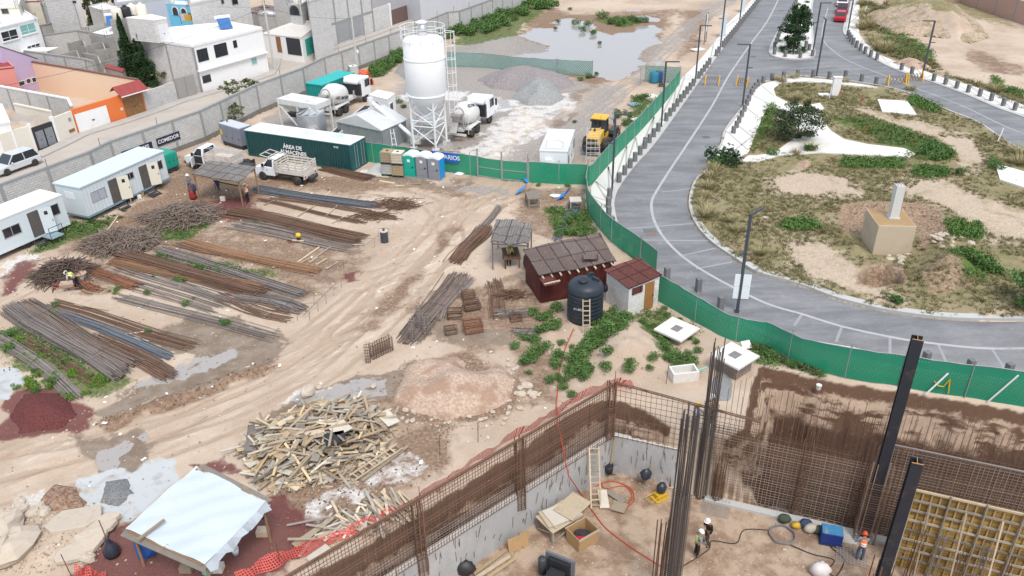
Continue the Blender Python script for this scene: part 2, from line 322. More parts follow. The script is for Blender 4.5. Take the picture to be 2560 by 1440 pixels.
PATCH=[('brown',.9,2.0,[(440,395),(560,400),(640,450),(900,440),(1090,470),(1190,450),(1170,500),(1000,470),(850,490),(700,475),(640,510),(520,540),(400,560),(250,610),(150,640),(140,600),(230,560),(330,530),(420,470)]),('brown',.72,3,[(180,660),(420,545),(560,545),(900,600),(940,650),(860,700),(700,760),(640,720),(380,660),(300,720),(180,730)]),('brown',1.05,.5,[(232,1058),(420,985),(600,925),(702,892),(700,918),(600,957),(470,1007),(330,1052),(245,1080)]),('brown',.68,2,[(990,760),(1100,715),(1300,700),(1420,790),(1340,870),(1200,890),(1050,870)]),('brown',.95,.7,[(975,945),(1010,900),(1190,880),(1310,950),(1310,1020),(1200,1062),(1000,1055),(950,1010)]),('brown',.9,1.0,[(690,1230),(850,1150),(1030,1060),(1140,1060),(1120,1180),(1020,1240),(900,1300),(760,1340),(690,1290)]),('brown',.8,.8,[(960,740),(1050,680),(1085,680),(1000,760),(930,825),(900,830)]),('brown',.75,.9,[(1075,640),(1120,560),(1150,560),(1100,650)]),('brown',.8,1,[(1290,870),(1330,850),(1380,900),(1390,1000),(1330,1020),(1280,980)]),('brown',.75,.8,[(130,1230),(210,1200),(220,1270),(140,1290),(100,1270)]),('brown',.9,.8,[(2100,520),(2150,512),(2340,522),(2370,570),(2300,610),(2100,590)]),('brown',1,2.5,[(1276,95),(1340,60),(1400,34),(1560,34),(1665,34),(1680,60),(1640,112),(1622,158),(1560,196),(1480,212),(1300,155)]),('brown',.8,2,[(1310,70),(1290,40),(1400,20),(1440,40),(1380,60)]),('brown',.7,3,[(1500,30),(1700,20),(1660,45),(1500,48)]),('brown',.75,2,[(1700,30),(1790,20),(1740,120),(1700,150)]),('brown',.8,2.5,[(2410,120),(2470,130),(2560,160),(2560,190),(2480,180),(2420,150)]),('brown',.85,1,[(2290,690),(2420,660),(2430,740),(2300,740),(2160,712),(2160,680)]),('brown',.8,1.5,[(1130,150),(1160,130),(1200,120),(1190,105),(1130,125)]),('brown',.7,1,[(1300,470),(1470,470),(1475,600),(1380,600),(1290,560)]),('mud',1.35,.8,[(235,1040),(300,992),(400,955),(470,925),(500,880),(420,870),(380,835),(480,795),(560,790),(640,830),(712,860),(690,890),(600,922),(500,958),(400,990),(300,1035)]),('mud',1.0,.5,[(640,1055),(760,985),(850,945),(985,925),(1015,950),(985,995),(900,1000),(760,1020),(640,1080)]),('mud',.8,.8,[(880,440),(960,425),(1100,462),(1190,455),(1130,478),(960,455)]),('mud',.85,.8,[(165,1100),(330,1075),(400,1110),(330,1200),(240,1190)]),('mud',.8,1.5,[(1020,370),(1180,340),(1230,320),(1200,380),(1180,400),(1040,385)]),('mud',.9,1,[(1380,310),(1440,280),(1450,285),(1400,320)]),('mud',.7,1.5,[(1420,250),(1480,205),(1500,215),(1440,260)]),('mud',.7,1,[(1090,800),(1200,820),(1300,830),(1280,870),(1100,870)]),('mud',.75,.7,[(1010,905),(1060,900),(985,960),(970,985),(960,960)]),('mud',.6,1,[(1560,770),(1660,770),(1620,800),(1540,800)]),('grey',1.0,2.5,[(905,300),(960,285),(1000,170),(1040,150),(1130,138),(1290,140),(1420,195),(1480,205),(1440,250),(1380,300),(1290,270),(1240,380),(1190,430),(920,400)]),('grey',.75,2.5,[(1480,205),(1590,215),(1500,340),(1480,420),(1250,410),(1300,330),(1420,280)]),('grey',1.15,1.5,[(1118,122),(1200,90),(1300,88),(1375,118),(1372,130),(1285,142),(1130,138)]),('grey',.66,3,[(1560,205),(1600,130),(1700,60),(1780,0),(1840,0),(1720,90),(1640,170),(1590,215)]),('grey',.8,.6,[(1020,420),(920,400),(960,425)]),('grey',.7,.6,[(1090,460),(1280,470),(1290,490),(1150,480)]),('white',.66,1.8,[(1120,390),(1200,330),(1290,270),(1400,235),(1440,255),(1390,300),(1330,350),(1250,405)]),('white',.9,.8,[(1000,236),(1170,228),(1170,250),(1010,254)]),('white',.75,1,[(1180,240),(1300,250),(1310,270),(1200,290)]),('white',.8,.7,[(1960,650),(2000,625),(2080,640),(2150,700),(2240,748),(2200,762),(2080,722),(1990,690)]),('white',.9,.7,[(0,660),(70,632),(105,640),(40,680),(0,722)]),('white',.7,.5,[(30,1250),(100,1230),(110,1290),(40,1300)]),('white',.55,.5,[(690,1010),(860,945),(860,985),(760,1015)]),('white',.6,.4,[(880,1000),(960,1060),(1000,1080),(900,1060)]),('white',.5,.6,[(920,1180),(1000,1130),(1090,1160),(960,1220),(850,1290),(750,1310),(780,1260)]),('white',.8,.5,[(1000,395),(1050,430),(905,440),(900,425)]),('red',.75,1.5,[(480,505),(640,480),(645,530),(560,565),(500,545)]),('red',.85,1,[(0,700),(60,650),(115,640),(90,690),(0,750)]),('red',.95,.6,[(0,1040),(40,975),(150,975),(238,1030),(215,1085),(100,1092),(0,1105)]),('red',1.1,.5,[(180,1440),(200,1400),(290,1330),(340,1290),(600,1270),(690,1240),(745,1280),(778,1340),(740,1390),(640,1460),(180,1480)]),('red',.7,.7,[(855,680),(905,672),(905,705),(865,710)]),('red',.72,.7,[(470,1160),(560,1140),(600,1190),(530,1200)]),('red',.66,.5,[(720,580),(760,570),(760,610),(725,610)]),('green',1,2,[(1125,112),(1160,72),(1280,22),(1370,0),(1385,12),(1310,60),(1290,88),(1170,110)]),('green',.95,1,[(945,185),(990,132),(1012,130),(1010,150),(960,190),(930,192)]),('green',.75,1,[(0,830),(110,790),(240,900),(320,960),(240,1010),(120,985),(0,905)]),('green',.7,.8,[(370,570),(470,540),(530,560),(470,600),(380,600)]),('green',.75,.8,[(170,560),(290,540),(250,580),(120,625),(60,640)]),('green',.7,.8,[(400,630),(470,650),(700,680),(680,700),(420,660)]),('green',.8,.8,[(1570,790),(1640,800),(1700,880),(1740,930),(1690,920),(1620,850)]),('green',.75,.8,[(1360,520),(1480,520),(1500,590),(1390,590)]),('green',.8,1,[(1480,50),(1540,40),(1640,50),(1560,70)]),('green',.8,.8,[(1580,240),(1640,250),(1560,330),(1570,290)]),('green',.85,1,[(1870,860),(1930,880),(2060,930),(2060,945),(1960,925),(1880,905)]),('green',.7,.6,[(1560,775),(1660,775),(1760,830),(1700,840)]),('grey',.8,1.5,[(640,335),(690,275),(760,238),(830,240),(910,290),(925,400),(800,365),(700,330)]),('dry',1.0,1.5,PARK),('dry',1.0,2,[(2150,-20),(2190,10),(2240,60),(2290,120),(2380,190),(2480,215),(2600,255),(2600,310),(2445,222),(2305,177),(2190,132),(2147,75)]),('dry',.8,3,[(2240,0),(2560,0),(2560,10),(2500,20),(2560,70),(2400,40)]),('dry',.85,2,[(2180,30),(2260,10),(2370,15),(2440,55),(2390,80),(2260,50)]),('bare',.74,1.6,[(2080,262),(2170,270),(2235,300),(2330,305),(2410,340),(2370,365),(2280,335),(2180,300)]),('bare',.78,1.8,[(2190,470),(2260,440),(2350,440),(2460,495),(2700,560),(2700,660),(2470,610),(2330,520)]),('bare',.85,1.2,[(1900,450),(2000,425),(2140,445),(2160,490),(2030,505),(1920,490)]),('bare',.8,1.4,[(1930,600),(2040,590),(2140,660),(2270,745),(2230,775),(2120,740),(1980,690)]),('bare',.9,1.2,[(2310,330),(2440,345),(2480,420),(2420,440),(2380,390)]),('bare',.9,1.2,[(2260,160),(2330,165),(2350,178),(2300,176)]),('lush',1,1,[(2080,300),(2200,305),(2290,340),(2370,370),(2390,400),(2300,410),(2180,350)]),('lush',.9,1,[(2100,400),(2260,400),(2250,428),(2110,425)]),('lush',.85,1,[(2290,420),(2370,420),(2360,450),(2280,445)]),('lush',.9,1,[(2370,650),(2480,650),(2510,690),(2400,700)]),('lush',.85,1,[(1870,255),(1940,265),(1930,330),(1880,380)]),('lush',.8,.8,[(1960,560),(2040,552),(2045,578),(1965,580)]),('lush',.8,1,[(2280,240),(2350,270),(2340,290),(2270,265)]),('lush',.9,1.5,[(2210,65),(2260,80),(2330,120),(2340,150),(2240,140),(2200,100)]),('lush',.8,1.5,[(2480,190),(2560,230),(2560,250),(2480,215)]),('lush',.75,1,[(2370,560),(2450,570),(2450,600),(2380,595)]),('puddle',1.15,1.0,[(1300,90),(1340,70),(1390,68),(1440,50),(1480,58),(1490,75),(1530,86),(1580,80),(1600,66),(1640,62),(1650,78),(1634,90),(1652,110),(1615,119),(1590,148),(1609,158),(1562,191),(1545,200),(1520,195),(1480,190),(1400,172),(1285,152),(1282,140),(1320,133),(1372,130),(1372,115),(1335,102)]),('puddle',.9,.8,[(1375,57),(1405,45),(1440,44),(1432,58),(1405,63)]),('puddle',.9,.8,[(1582,40),(1610,37),(1654,46),(1645,55),(1605,53)]),('puddle',.8,.8,[(1560,24),(1610,22),(1600,27),(1570,27)]),('puddle',.85,.35,[(1398,300),(1425,287),(1432,290),(1412,304)]),('puddle',.8,.5,[(1390,205),(1440,205),(1420,215)]),('puddle',.85,.3,[(243,1130),(300,1108),(325,1116),(312,1150),(290,1180),(260,1175),(240,1155)]),('puddle',.8,.25,[(335,1098),(365,1083),(370,1095),(345,1108)]),('puddle',.58,.8,[(450,900),(540,875),(610,878),(570,910),(440,950),(330,985),(340,960)]),('puddle',1.0,.25,[(240,1290),(232,1270),(330,1240),(330,1205),(280,1190),(230,1215),(212,1200),(300,1178),(345,1185),(370,1150),(400,1142),(442,1165),(452,1195),(330,1288),(250,1294)]),('lime',1.1,.4,[(240,1290),(210,1270),(205,1200),(300,1170),(345,1180),(370,1145),(400,1138),(446,1160),(458,1195),(330,1292),(250,1297)]),('puddle',.95,.4,[(-30,915),(30,920),(62,945),(30,995),(-30,1000)]),('lime',.9,.4,[(-30,915),(30,920),(62,945),(30,995),(-30,1000)]),('puddle',.58,.6,[(700,1012),(840,950),(960,945),(980,985),(850,1000)]),('puddle',.8,.4,[(1628,155),(1650,150),(1656,160),(1640,163)]),('puddle',.6,1,[(1040,370),(1180,345),(1220,325),(1190,370)]),('puddle',.7,.8,[(1230,240),(1290,265),(1250,275)]),('rut',1,3,[(0,1100),(300,1060),(700,900),(900,700),(1050,560),(1150,470),(1300,470),(1300,520),(1150,640),(1000,800),(850,950),(640,1040),(400,1130),(0,1240)]),('rut',.9,2,[(650,440),(900,440),(1200,470),(1150,510),(900,480),(650,470)]),('rut',.9,2,[(1450,300),(1560,200),(1700,50),(1800,0),(1840,0),(1600,215),(1500,330)]),('soil',1.0,.6,[(2095,520),(2150,508),(2250,508),(2345,520),(2378,572),(2310,612),(2295,560),(2200,540),(2140,575),(2105,590)]),('soil',1.1,.5,[(2130,690),(2165,666),(2215,662),(2262,682),(2270,715),(2190,728),(2145,715)]),('soil',.75,1,[(2290,690),(2400,660),(2430,720),(2320,745)]),('soil',.7,1,[(1920,520),(2010,530),(2060,590),(1980,580)]),('soil',.6,1.5,[(1790,600),(1850,610),(1900,660),(1830,640)]),]
TRACKS=[[(-40,1190),(200,1120),(450,1060),(700,960),(900,800),(1050,640),(1160,520),(1270,460)],[(-40,1120),(250,1075),(520,990),(760,880),(930,740),(1060,600),(1150,500),(1240,455)],[(0,1230),(300,1150),(560,1060),(760,960),(960,800),(1120,620),(1230,500),(1290,455)],[(240,1060),(420,995),(600,935),(720,880),(900,740)],[(700,900),(900,770),(1040,640),(1120,560),(1130,510),(1080,480),(900,455),(700,430)],[(1130,600),(1110,540),(1060,500),(900,470),(760,455)],[(860,830),(1000,740),(1090,650),(1200,540),(1290,470)],[(1250,500),(1330,400),(1440,300),(1560,215),(1700,80),(1790,10)],[(1280,490),(1360,390),(1480,290),(1600,190),(1740,60),(1820,0)],[(1100,400),(1200,370),(1330,330),(1450,270),(1560,200)],[(150,690),(300,640),(420,575),(520,520),(640,470)],[(-20,760),(120,690),(300,600),(480,500)]]
CH=['brown','mud','grey','white','red','green','dry','bare','lush','puddle','lime','rut','cut','floor','track','soil']
def smooth_line(pts,k=4):
 P=[Vector(p) for p in pts];out=[]
 for i in range(len(P)-1):
  a=P[max(i-1,0)];b=P[i];c=P[i+1];d=P[min(i+2,len(P)-1)]
  for j in range(k):
   t=j/k;out.append(tuple(.5*((2*b)+(c-a)*t+(2*a-5*b+4*c-d)*t*t+(3*b-a-3*c+d)*t**3)))
 out.append(tuple(P[-1]));return out
def make_terrain():
 y=[2.0,6.0,10.0,14.0,17.0,19.5];st=.0048
 while y[-1]<185:y.append(y[-1]*(1+st))
 while y[-1]<4500:y.append(y[-1]*1.12)
 y=np.array(y);u=np.concatenate([-np.geomspace(9,1.06,14),LS_(-1.02,1.02,800),np.geomspace(1.06,9,14)])
 X=(y[:,None]*u[None,:]*.98+0*y[:,None]);Y=np.repeat(y[:,None],len(u),1)
 X=X.ravel();Y=Y.ravel();n=len(X);A={c:np.full(n,-1.0) for c in CH}
 near=Y<190
 for ch,val,soft,px in PATCH:
  p=wpoly(px);xs=[q[0] for q in p];ys=[q[1] for q in p];m=2*soft+1
  k=np.where((X>min(xs)-m)&(X<max(xs)+m)&(Y>min(ys)-m)&(Y<max(ys)+m))[0]
  if len(k)==0:continue
  w=min(1.6,.35+.45*soft);d=sdf(X[k]+w*2.2*fbm(X[k],Y[k],.45/max(soft,.5),81,3),Y[k]+w*2.2*fbm(X[k],Y[k],.45/max(soft,.5),91,3),p);v=np.clip(.5+d/(2*soft),-1,1)
  v=np.where(v>.5,.5+(v-.5)*2*(val-.5),v+(val-1)*.5);A[ch][k]=np.maximum(A[ch][k],v)
 for c in CH:A[c]=np.clip(A[c],-.5,1.2)
 Z=.05*fbm(X,Y,.5,3)+.035*fbm(X,Y,2.4,9)+.10*fbm(X,Y,.12,5)
 Z+=np.clip(A['brown'],0,1)*.09*fbm(X,Y,1.8,21)+np.clip(A['dry'],0,1)*(.22*fbm(X,Y,.35,31)+.07*fbm(X,Y,3.0,33))
 for tr in TRACKS:
  pts=np.array(smooth_line([G2(q) for q in tr],4));wob=.5*fbm(X,Y,.2,17)
  k=np.where((X>pts[:,0].min()-3)&(X<pts[:,0].max()+3)&(Y>pts[:,1].min()-3)&(Y<pts[:,1].max()+3))[0];xk,yk=X[k]+wob[k],Y[k]+wob[k]*.5;dm=np.full(len(k),1e9)
  for i in range(len(pts)-1):
   a=pts[i];e=pts[i+1]-a;wx=xk-a[0];wy=yk-a[1];t=np.clip((wx*e[0]+wy*e[1])/(e@e),0,1);dm=np.minimum(dm,np.hypot(wx-e[0]*t,wy-e[1]*t))
  q=np.abs(dm-.95);A['track'][k]=np.maximum(A['track'][k],1-q/.34);Z[k]+=np.where(q<.6,-.05*np.exp(-(q/.2)**2)+.03*np.exp(-((q-.36)/.12)**2),0)
 rx=X*.745+Y*.667;ry=-X*.667+Y*.745
 Z+=np.clip(A['rut'],0,1)*(.10*(lat(ry*1.5+fbm(X,Y,.15,2)*2,rx*.08,41)-.5)+.06*(lat(ry*4,rx*.3,43)-.5))
 pd=np.clip(A['puddle'],0,1);Z=Z*(1-ss(.25,.6,pd))-.06*ss(.25,.6,pd);Z=np.where(A['mud']>.4,Z*.35-.02,Z)
 for px,h,soft,seed in MOUNDS:
  p=wpoly(px);d=sdf(X,Y,p)
  Z+=h*ss(0,soft,d)*(1+.5*fbm(X,Y,.8,seed+50))
 roads=sdf(X,Y,ROADP);pk=sdf(X,Y,PARKP);md=sdf(X,Y,MEDP)
 flat=ss(-.3,.0,roads)*(1-ss(0,.25,pk));Z=Z*(1-flat)-.12*flat
 Z=np.where(pk>.0,Z+.16,Z)
 st_d=sdf(X,Y,STREETP);Z=np.where(st_d>-.4,-.12,Z)
 for wp in WALKS:Z=np.where(sdf(X,Y,wp)>-.15,np.minimum(Z,-.08),Z)
 d=sdf(X,Y,RIM);left=X<6.2
 nz=fbm(X,Y,.7,61)*1.1+fbm(X,Y,2.5,63)*.5;dd=d+nz*.55*ss(.1,.9,d)+.3*np.abs(fbm(X,Y,1.0,67))*ss(.1,.8,d)
 zl=-.45*ss(0,.8,dd)-3.4*ss(.8,1.25,dd);zr=-1.0*ss(0,.8,dd)-1.2*ss(.85,1.4,dd)-1.9*ss(1.5,2.1,dd)+.25*fbm(X,Y,1.6,88)*ss(.1,.4,dd)
 zp=np.where(left,zl,zr)
 wall=((X-PC[0])*.643-(Y-PC[1])*.765>-.1)&(-(X-PC[0])*.363-(Y-PC[1])*.932>-.1)
 zp=np.where(wall,PIT,np.minimum(zp,0));zp=np.maximum(zp,PIT)
 Zp=np.where(d>0,np.minimum(Z,0.1)*np.clip(1+zp/1,0,1)+zp+.03*fbm(X,Y,1.2,71),Z)
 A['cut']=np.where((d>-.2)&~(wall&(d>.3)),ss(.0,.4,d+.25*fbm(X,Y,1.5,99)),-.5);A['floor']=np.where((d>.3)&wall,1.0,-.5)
 for c in('red','brown','mud','puddle','green','white','rut'):A[c]=np.where(A['cut']>.3,-.5,A[c])
 Z=Zp
 me=bpy.data.meshes.new('ground');nr,nc=len(y),len(u)
 i=np.arange(nr-1)[:,None]*nc+np.arange(nc-1)[None,:];i=i.ravel()
 q=np.stack([i,i+1,i+nc+1,i+nc],1).ravel().astype(np.int32);nf=len(i)
 me.vertices.add(n);me.vertices.foreach_set('co',np.stack([X,Y,Z],1).ravel().astype(np.float32))
 me.loops.add(nf*4);me.loops.foreach_set('vertex_index',q);me.polygons.add(nf)
 me.polygons.foreach_set('loop_start',np.arange(nf,dtype=np.int32)*4);me.polygons.foreach_set('loop_total',np.full(nf,4,np.int32))
 me.update();me.polygons.foreach_set('use_smooth',np.ones(nf,bool))
 for c in CH:
  at=me.attributes.new(c,'FLOAT','POINT');at.data.foreach_set('value',A[c].astype(np.float32))
 o=bpy.data.objects.new('ground',me);COL.objects.link(o);tag(o,'pale sandy construction ground with mud, puddles and an excavated pit',None,None,'structure')
 me.materials.append(ground_mat());return o
def ground_mat():
 k=NT('site_ground');g=k.add('NewGeometry');P=g.outputs['Position'];p=k.p
 mp=k.add('Mapping');mp.inputs['Rotation'].default_value=(0,0,-.73);k.t.links.new(P,mp.inputs[0])
 mp2=k.add('Mapping');mp2.inputs['Scale'].default_value=(.1,1.0,1);k.ln(mp,mp2);RD=mp2.outputs[0]
 n1=k.noise(P,.9,9,.66);n2=k.noise(P,5,6,.65);n3=k.noise(P,.13,4);n4=k.noise(P,26,4,.6);ns=k.noise(RD,1.6,6,.7)
 sp=k.n.new('ShaderNodeTexVoronoi');sp.inputs['Scale'].default_value=5.5;k.t.links.new(P,sp.inputs['Vector'])
 def at(nm):
  a=k.add('Attribute',attribute_name=nm);return a.outputs['Fac']
 def mask(nm,amp=1.0,w=.1,n=n1):
  v=k.math('ADD',at(nm),k.math('MULTIPLY',k.math('SUBTRACT',n,.5),amp));return k.ramp(v,.5-w,.5+w)
 c=k.mix(k.ramp(n3,.35,.65),(.41,.315,.237),(.53,.43,.335))
 c=k.mix(k.math('MULTIPLY',k.ramp(n1,.5,.75),.6),c,(.57,.465,.375));c=k.mix(k.math('MULTIPLY',k.ramp(n1,.5,.28),.4),c,(.37,.265,.195))
 c=k.mix(k.math('MULTIPLY',k.ramp(n4,.54,.7),.45),c,(.66,.57,.48));c=k.mix(k.math('MULTIPLY',k.ramp(n4,.46,.3),.5),c,(.29,.20,.14))
 rut=mask('rut',.6,.25);c=k.mix(k.math('MULTIPLY',rut,k.math('MULTIPLY',k.ramp(ns,.53,.68),.75)),c,(.30,.20,.14));c=k.mix(k.math('MULTIPLY',rut,k.math('MULTIPLY',k.ramp(ns,.47,.36),.55)),c,(.64,.55,.46))
 c=k.mix(k.math('MULTIPLY',mask('track',1.7,.22),k.math('MULTIPLY',k.ramp(n3,.3,.6),.55)),c,(.27,.19,.135))
 bc=k.mix(k.ramp(n2,.35,.7),(.15,.092,.06),(.30,.205,.14));c=k.mix(k.math('MULTIPLY',mask('brown',1.5,.26),.9),c,bc)
 gc=k.mix(k.ramp(n2,.35,.68),(.235,.215,.195),(.37,.35,.33));c=k.mix(k.math('MULTIPLY',mask('grey',1.1,.22),.9),c,gc)
 c=k.mix(mask('mud',1.2,.1),c,k.mix(k.ramp(n1,.35,.65),(.19,.142,.102),(.275,.218,.168)))
 c=k.mix(k.math('MULTIPLY',mask('white',2.4,.25),.85),c,k.mix(k.ramp(n2,.4,.7),(.55,.53,.50),(.78,.77,.75)))
 c=k.mix(k.math('MULTIPLY',mask('red',.9,.16),.92),c,k.mix(k.ramp(n4,.35,.65),(.11,.036,.036),(.18,.066,.06)))
 dry=mask('dry',2.0,.25)
 dc=k.mix(k.ramp(n1,.4,.62),(.24,.20,.105),(.15,.145,.06));dc=k.mix(k.ramp(n4,.5,.68),dc,(.36,.30,.19));dc=k.mix(k.math('MULTIPLY',k.ramp(n3,.5,.62),.5),dc,(.36,.28,.2))
 c=k.mix(k.math('MULTIPLY',dry,.95),c,dc)
 c=k.mix(mask('bare',2.2,.3),c,k.mix(k.ramp(n2,.35,.7),(.40,.315,.235),(.53,.44,.34)))
 c=k.mix(k.math('MULTIPLY',mask('lush',1.5,.15),.9),c,k.mix(k.ramp(n2,.38,.66),(.055,.10,.022),(.13,.20,.05)))
 c=k.mix(k.math('MULTIPLY',mask('green',1.5,.15),.88),c,k.mix(k.ramp(n2,.38,.66),(.06,.09,.025),(.15,.19,.055)))
 c=k.mix(k.math('MULTIPLY',mask('soil',1.5,.2),.92),c,k.mix(k.ramp(n2,.35,.68),(.19,.12,.08),(.39,.29,.21)))
 sz=k.add('SeparateXYZ');k.t.links.new(P,sz.inputs[0]);cb=k.add('CombineXYZ');k.t.links.new(k.math('MULTIPLY',sz.outputs[0],.32),cb.inputs[0]);k.t.links.new(k.math('MULTIPLY',sz.outputs[1],.32),cb.inputs[1]);k.t.links.new(k.math('MULTIPLY',sz.outputs[2],1.3),cb.inputs[2])
 nb=k.noise(cb.outputs[0],1.1,7,.62);cc=k.mix(k.ramp(nb,.42,.52),(.105,.06,.04),(.39,.29,.215));top=k.math('ADD',sz.outputs[2],k.math('MULTIPLY',n1,1.6));cc=k.mix(k.ramp(top,-.12,.12),cc,(.12,.07,.046));cc=k.mix(k.ramp(k.math('MULTIPLY',top,-1.0),1.1,1.7),cc,(.085,.05,.035));cc=k.mix(k.math('MULTIPLY',k.ramp(n2,.55,.7),.5),cc,(.19,.11,.07))  # lowest dark band paints undercut shade into the cut face; upper bands are soil
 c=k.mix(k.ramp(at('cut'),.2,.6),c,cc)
 fc=k.mix(k.ramp(n1,.38,.62),(.25,.165,.11),(.42,.32,.235));fc=k.mix(k.math('MULTIPLY',k.ramp(n4,.55,.72),.5),fc,(.55,.46,.37));c=k.mix(k.ramp(at('floor'),.3,.7),c,fc)
 st=k.ramp(sp.outputs['Distance'],.13,.09);sg=k.math('GREATER_THAN',k.noise(P,2.2,2),.56)
 c=k.mix(k.math('MULTIPLY',k.math('MULTIPLY',st,sg),.5),c,(.62,.56,.48))
 pd=mask('puddle',.9,.035);c=k.mix(pd,c,(.34,.31,.285));c=k.mix(k.math('MULTIPLY',mask('lime',.8,.1),k.ramp(n1,.3,.5)),c,(.46,.475,.47))
 k.t.links.new(c,p.inputs['Base Color'])
 md=mask('mud',1.2,.1);r=k.math('SUBTRACT',.95,k.math('MULTIPLY',md,.45));r=k.math('SUBTRACT',r,k.math('MULTIPLY',k.math('MULTIPLY',mask('red',.9,.16),0),.1))
 mr=k.n.new('ShaderNodeMix');k.t.links.new(pd,mr.inputs[0]);k.t.links.new(r,mr.inputs[2]);mr.inputs[3].default_value=.04;k.t.links.new(mr.outputs[0],p.inputs['Roughness'])
 sm=k.n.new('ShaderNodeMix');k.t.links.new(pd,sm.inputs[0]);sm.inputs[2].default_value=.2;sm.inputs[3].default_value=1.0;k.t.links.new(sm.outputs[0],p.inputs['Specular IOR Level'])
 b=k.add('Bump');b.inputs['Distance'].default_value=.06;hh=k.math('ADD',k.math('MULTIPLY',n2,1.0),k.math('MULTIPLY',n4,.35));k.t.links.new(hh,b.inputs['Height'])
 k.t.links.new(k.math('MULTIPLY',k.math('SUBTRACT',1.0,pd),.75),b.inputs['Strength']);k.t.links.new(b.outputs[0],p.inputs['Normal'])
 return k.m
WALLT=[G(p[0],p[1],3.0) for p in((-90,498),(0,465),(225,382),(275,357),(500,280),(640,215),(757,172))]+[G(p[0],p[1],2.9) for p in((810,146),(1007,77),(1119,32),(1149,29),(1280,-18),(1450,-75))]
WALLP=[(v.x,v.y) for v in WALLT]
FRONT=[(-53,62)]+[G2(p) for p in((0,425),(150,357),(197,334),(277,310),(367,280),(447,250),(497,236),(661,186),(675,150),(738,138),(825,120),(935,82),(1010,55),(1140,10))]+[(2,165)]
STREETP=[(x-.25,y+.1) for x,y in WALLP]+FRONT[::-1]
WALK_L=[(1915,-60),(1880,0),(1812,67),(1795,95),(1742,160),(1705,197),(1670,250),(1600,332),(1567,365),(1520,417),(1480,467),(1470,510),(1472,527),(1492,562),(1530,604),(1580,640),(1640,690)]
WALK_R=[(2160,-60),(2150,0),(2147,75),(2157,100),(2190,132),(2232,152),(2305,177),(2360,197),(2445,222),(2560,265),(2760,340)]
WALKS=[wpoly(WALK_L+R_LEFT[:14][::-1]),wpoly(WALK_R+R_RIGHT[::-1])]
ground=make_terrain()
def sheet(name,poly,z,mat,thick=0,label=None):
 me=MB()
 if thick:me.prism(poly,z-thick,z)
 else:me.quad(*[(x,y,z) for x,y in(poly if sum(poly[i][0]*poly[(i+1)%len(poly)][1]-poly[(i+1)%len(poly)][0]*poly[i][1] for i in range(len(poly)))>0 else poly[::-1])])
 o=me.build(name,mat);o['kind']='structure'
 if label:o['label']=label
 return o
def strip(name,pts,w,z0,z1,mat,side=0):
 me=MB();L=[];Rr=[]
 for i,p in enumerate(pts):
  a=Vector(pts[max(i-1,0)]);b=Vector(pts[min(i+1,len(pts)-1)]);t=(b-a).normalized();nn=Vector((-t.y,t.x))
  lo=nn*(w/2 if side==0 else(w if side>0 else 0));ro=-nn*(w/2 if side==0 else(0 if side>0 else w))
  L.append(Vector(p)+lo);Rr.append(Vector(p)+ro)
 vs=[(q.x,q.y,z) for z in(z0,z1) for q in L+Rr];n=len(pts);fs=[]
 for i in range(n-1):
  fs+=[(2*n+i,3*n+i,3*n+i+1,2*n+i+1),(i,2*n+i,2*n+i+1,i+1),(n+i,n+i+1,3*n+i+1,3*n+i)]
 fs+=[(0,n,3*n,2*n),(n-1,3*n-1,4*n-1,2*n-1)]
 me.add(vs,fs);o=me.build(name,mat);o['kind']='structure';return o
def road_mat():
 k=NT('stamped_road');g=k.add('NewGeometry');P=g.outputs['Position']
 mp=k.add('Mapping');mp.inputs['Rotation'].default_value=(0,0,.5);mp.inputs['Scale'].default_value=(.4,1.5,1);k.t.links.new(P,mp.inputs[0])
 n1=k.noise(mp.outputs[0],.55,7,.65);n2=k.noise(P,2.2,6,.7);n3=k.noise(P,.12,3);v=k.n.new('ShaderNodeTexVoronoi');v.inputs['Scale'].default_value=3.2;k.t.links.new(P,v.inputs['Vector'])
 c=k.mix(k.ramp(n1,.35,.68),(.155,.155,.16),(.245,.245,.252));c=k.mix(k.math('MULTIPLY',k.ramp(n2,.55,.75),.6),c,(.36,.36,.365));c=k.mix(k.math('MULTIPLY',k.ramp(n3,.52,.68),.35),c,(.30,.29,.28))
 cs=k.add('SeparateColor');k.t.links.new(v.outputs['Color'],cs.inputs[0]);c=k.mix(k.math('MULTIPLY',cs.outputs[0],.28),c,(.15,.152,.162))
 k.t.links.new(c,k.p.inputs['Base Color']);k.p.inputs['Roughness'].default_value=.6;k.p.inputs['Specular IOR Level'].default_value=.35
 b=k.add('Bump');b.inputs['Strength'].default_value=.5;b.inputs['Distance'].default_value=.02;k.t.links.new(v.outputs['Distance'],b.inputs['Height']);k.t.links.new(b.outputs[0],k.p.inputs['Normal'])
 return k.m
RL=smooth_line([G2(p) for p in R_LEFT]);RR=smooth_line([G2(p) for p in R_RIGHT]);PK=smooth_line(PARKP+PARKP[:1]);MD=smooth_line(MEDP)
M_road=road_mat();M_walk=M('white_paving',(.66,.645,.61),.85,.08,.8,dirt=(.5,.47,.43),dsc=.4,damt=.5);M_kerb=M('kerb_concrete',(.46,.455,.44),.9,.12,.6)
M_line=M('worn_road_line',(.40,.40,.40),.8,.15,.8,dirt=(.26,.265,.27),dsc=.5,damt=.85);M_band=M('grey_paving_band',(.40,.39,.375),.85,.1,1)
from mathutils.geometry import tessellate_polygon
def road_sheet():
 loops=[[Vector((x,y,0)) for x,y in L] for L in(RL+RR[::-1],inset(PK[:-1],.15,1),inset(MD,.1,1))]
 me=MB();vs=[v for L in loops for v in L];me.v=[tuple(v) for v in vs]
 for t in tessellate_polygon(loops):
  a,b,c=(vs[i] for i in t);me.f.append(tuple(t) if(b-a).cross(c-a).z>0 else tuple(t[::-1]));me.m.append(0)
 o=me.build('road',M_road);tag(o,'curved grey stamped concrete road',None,None,'structure')
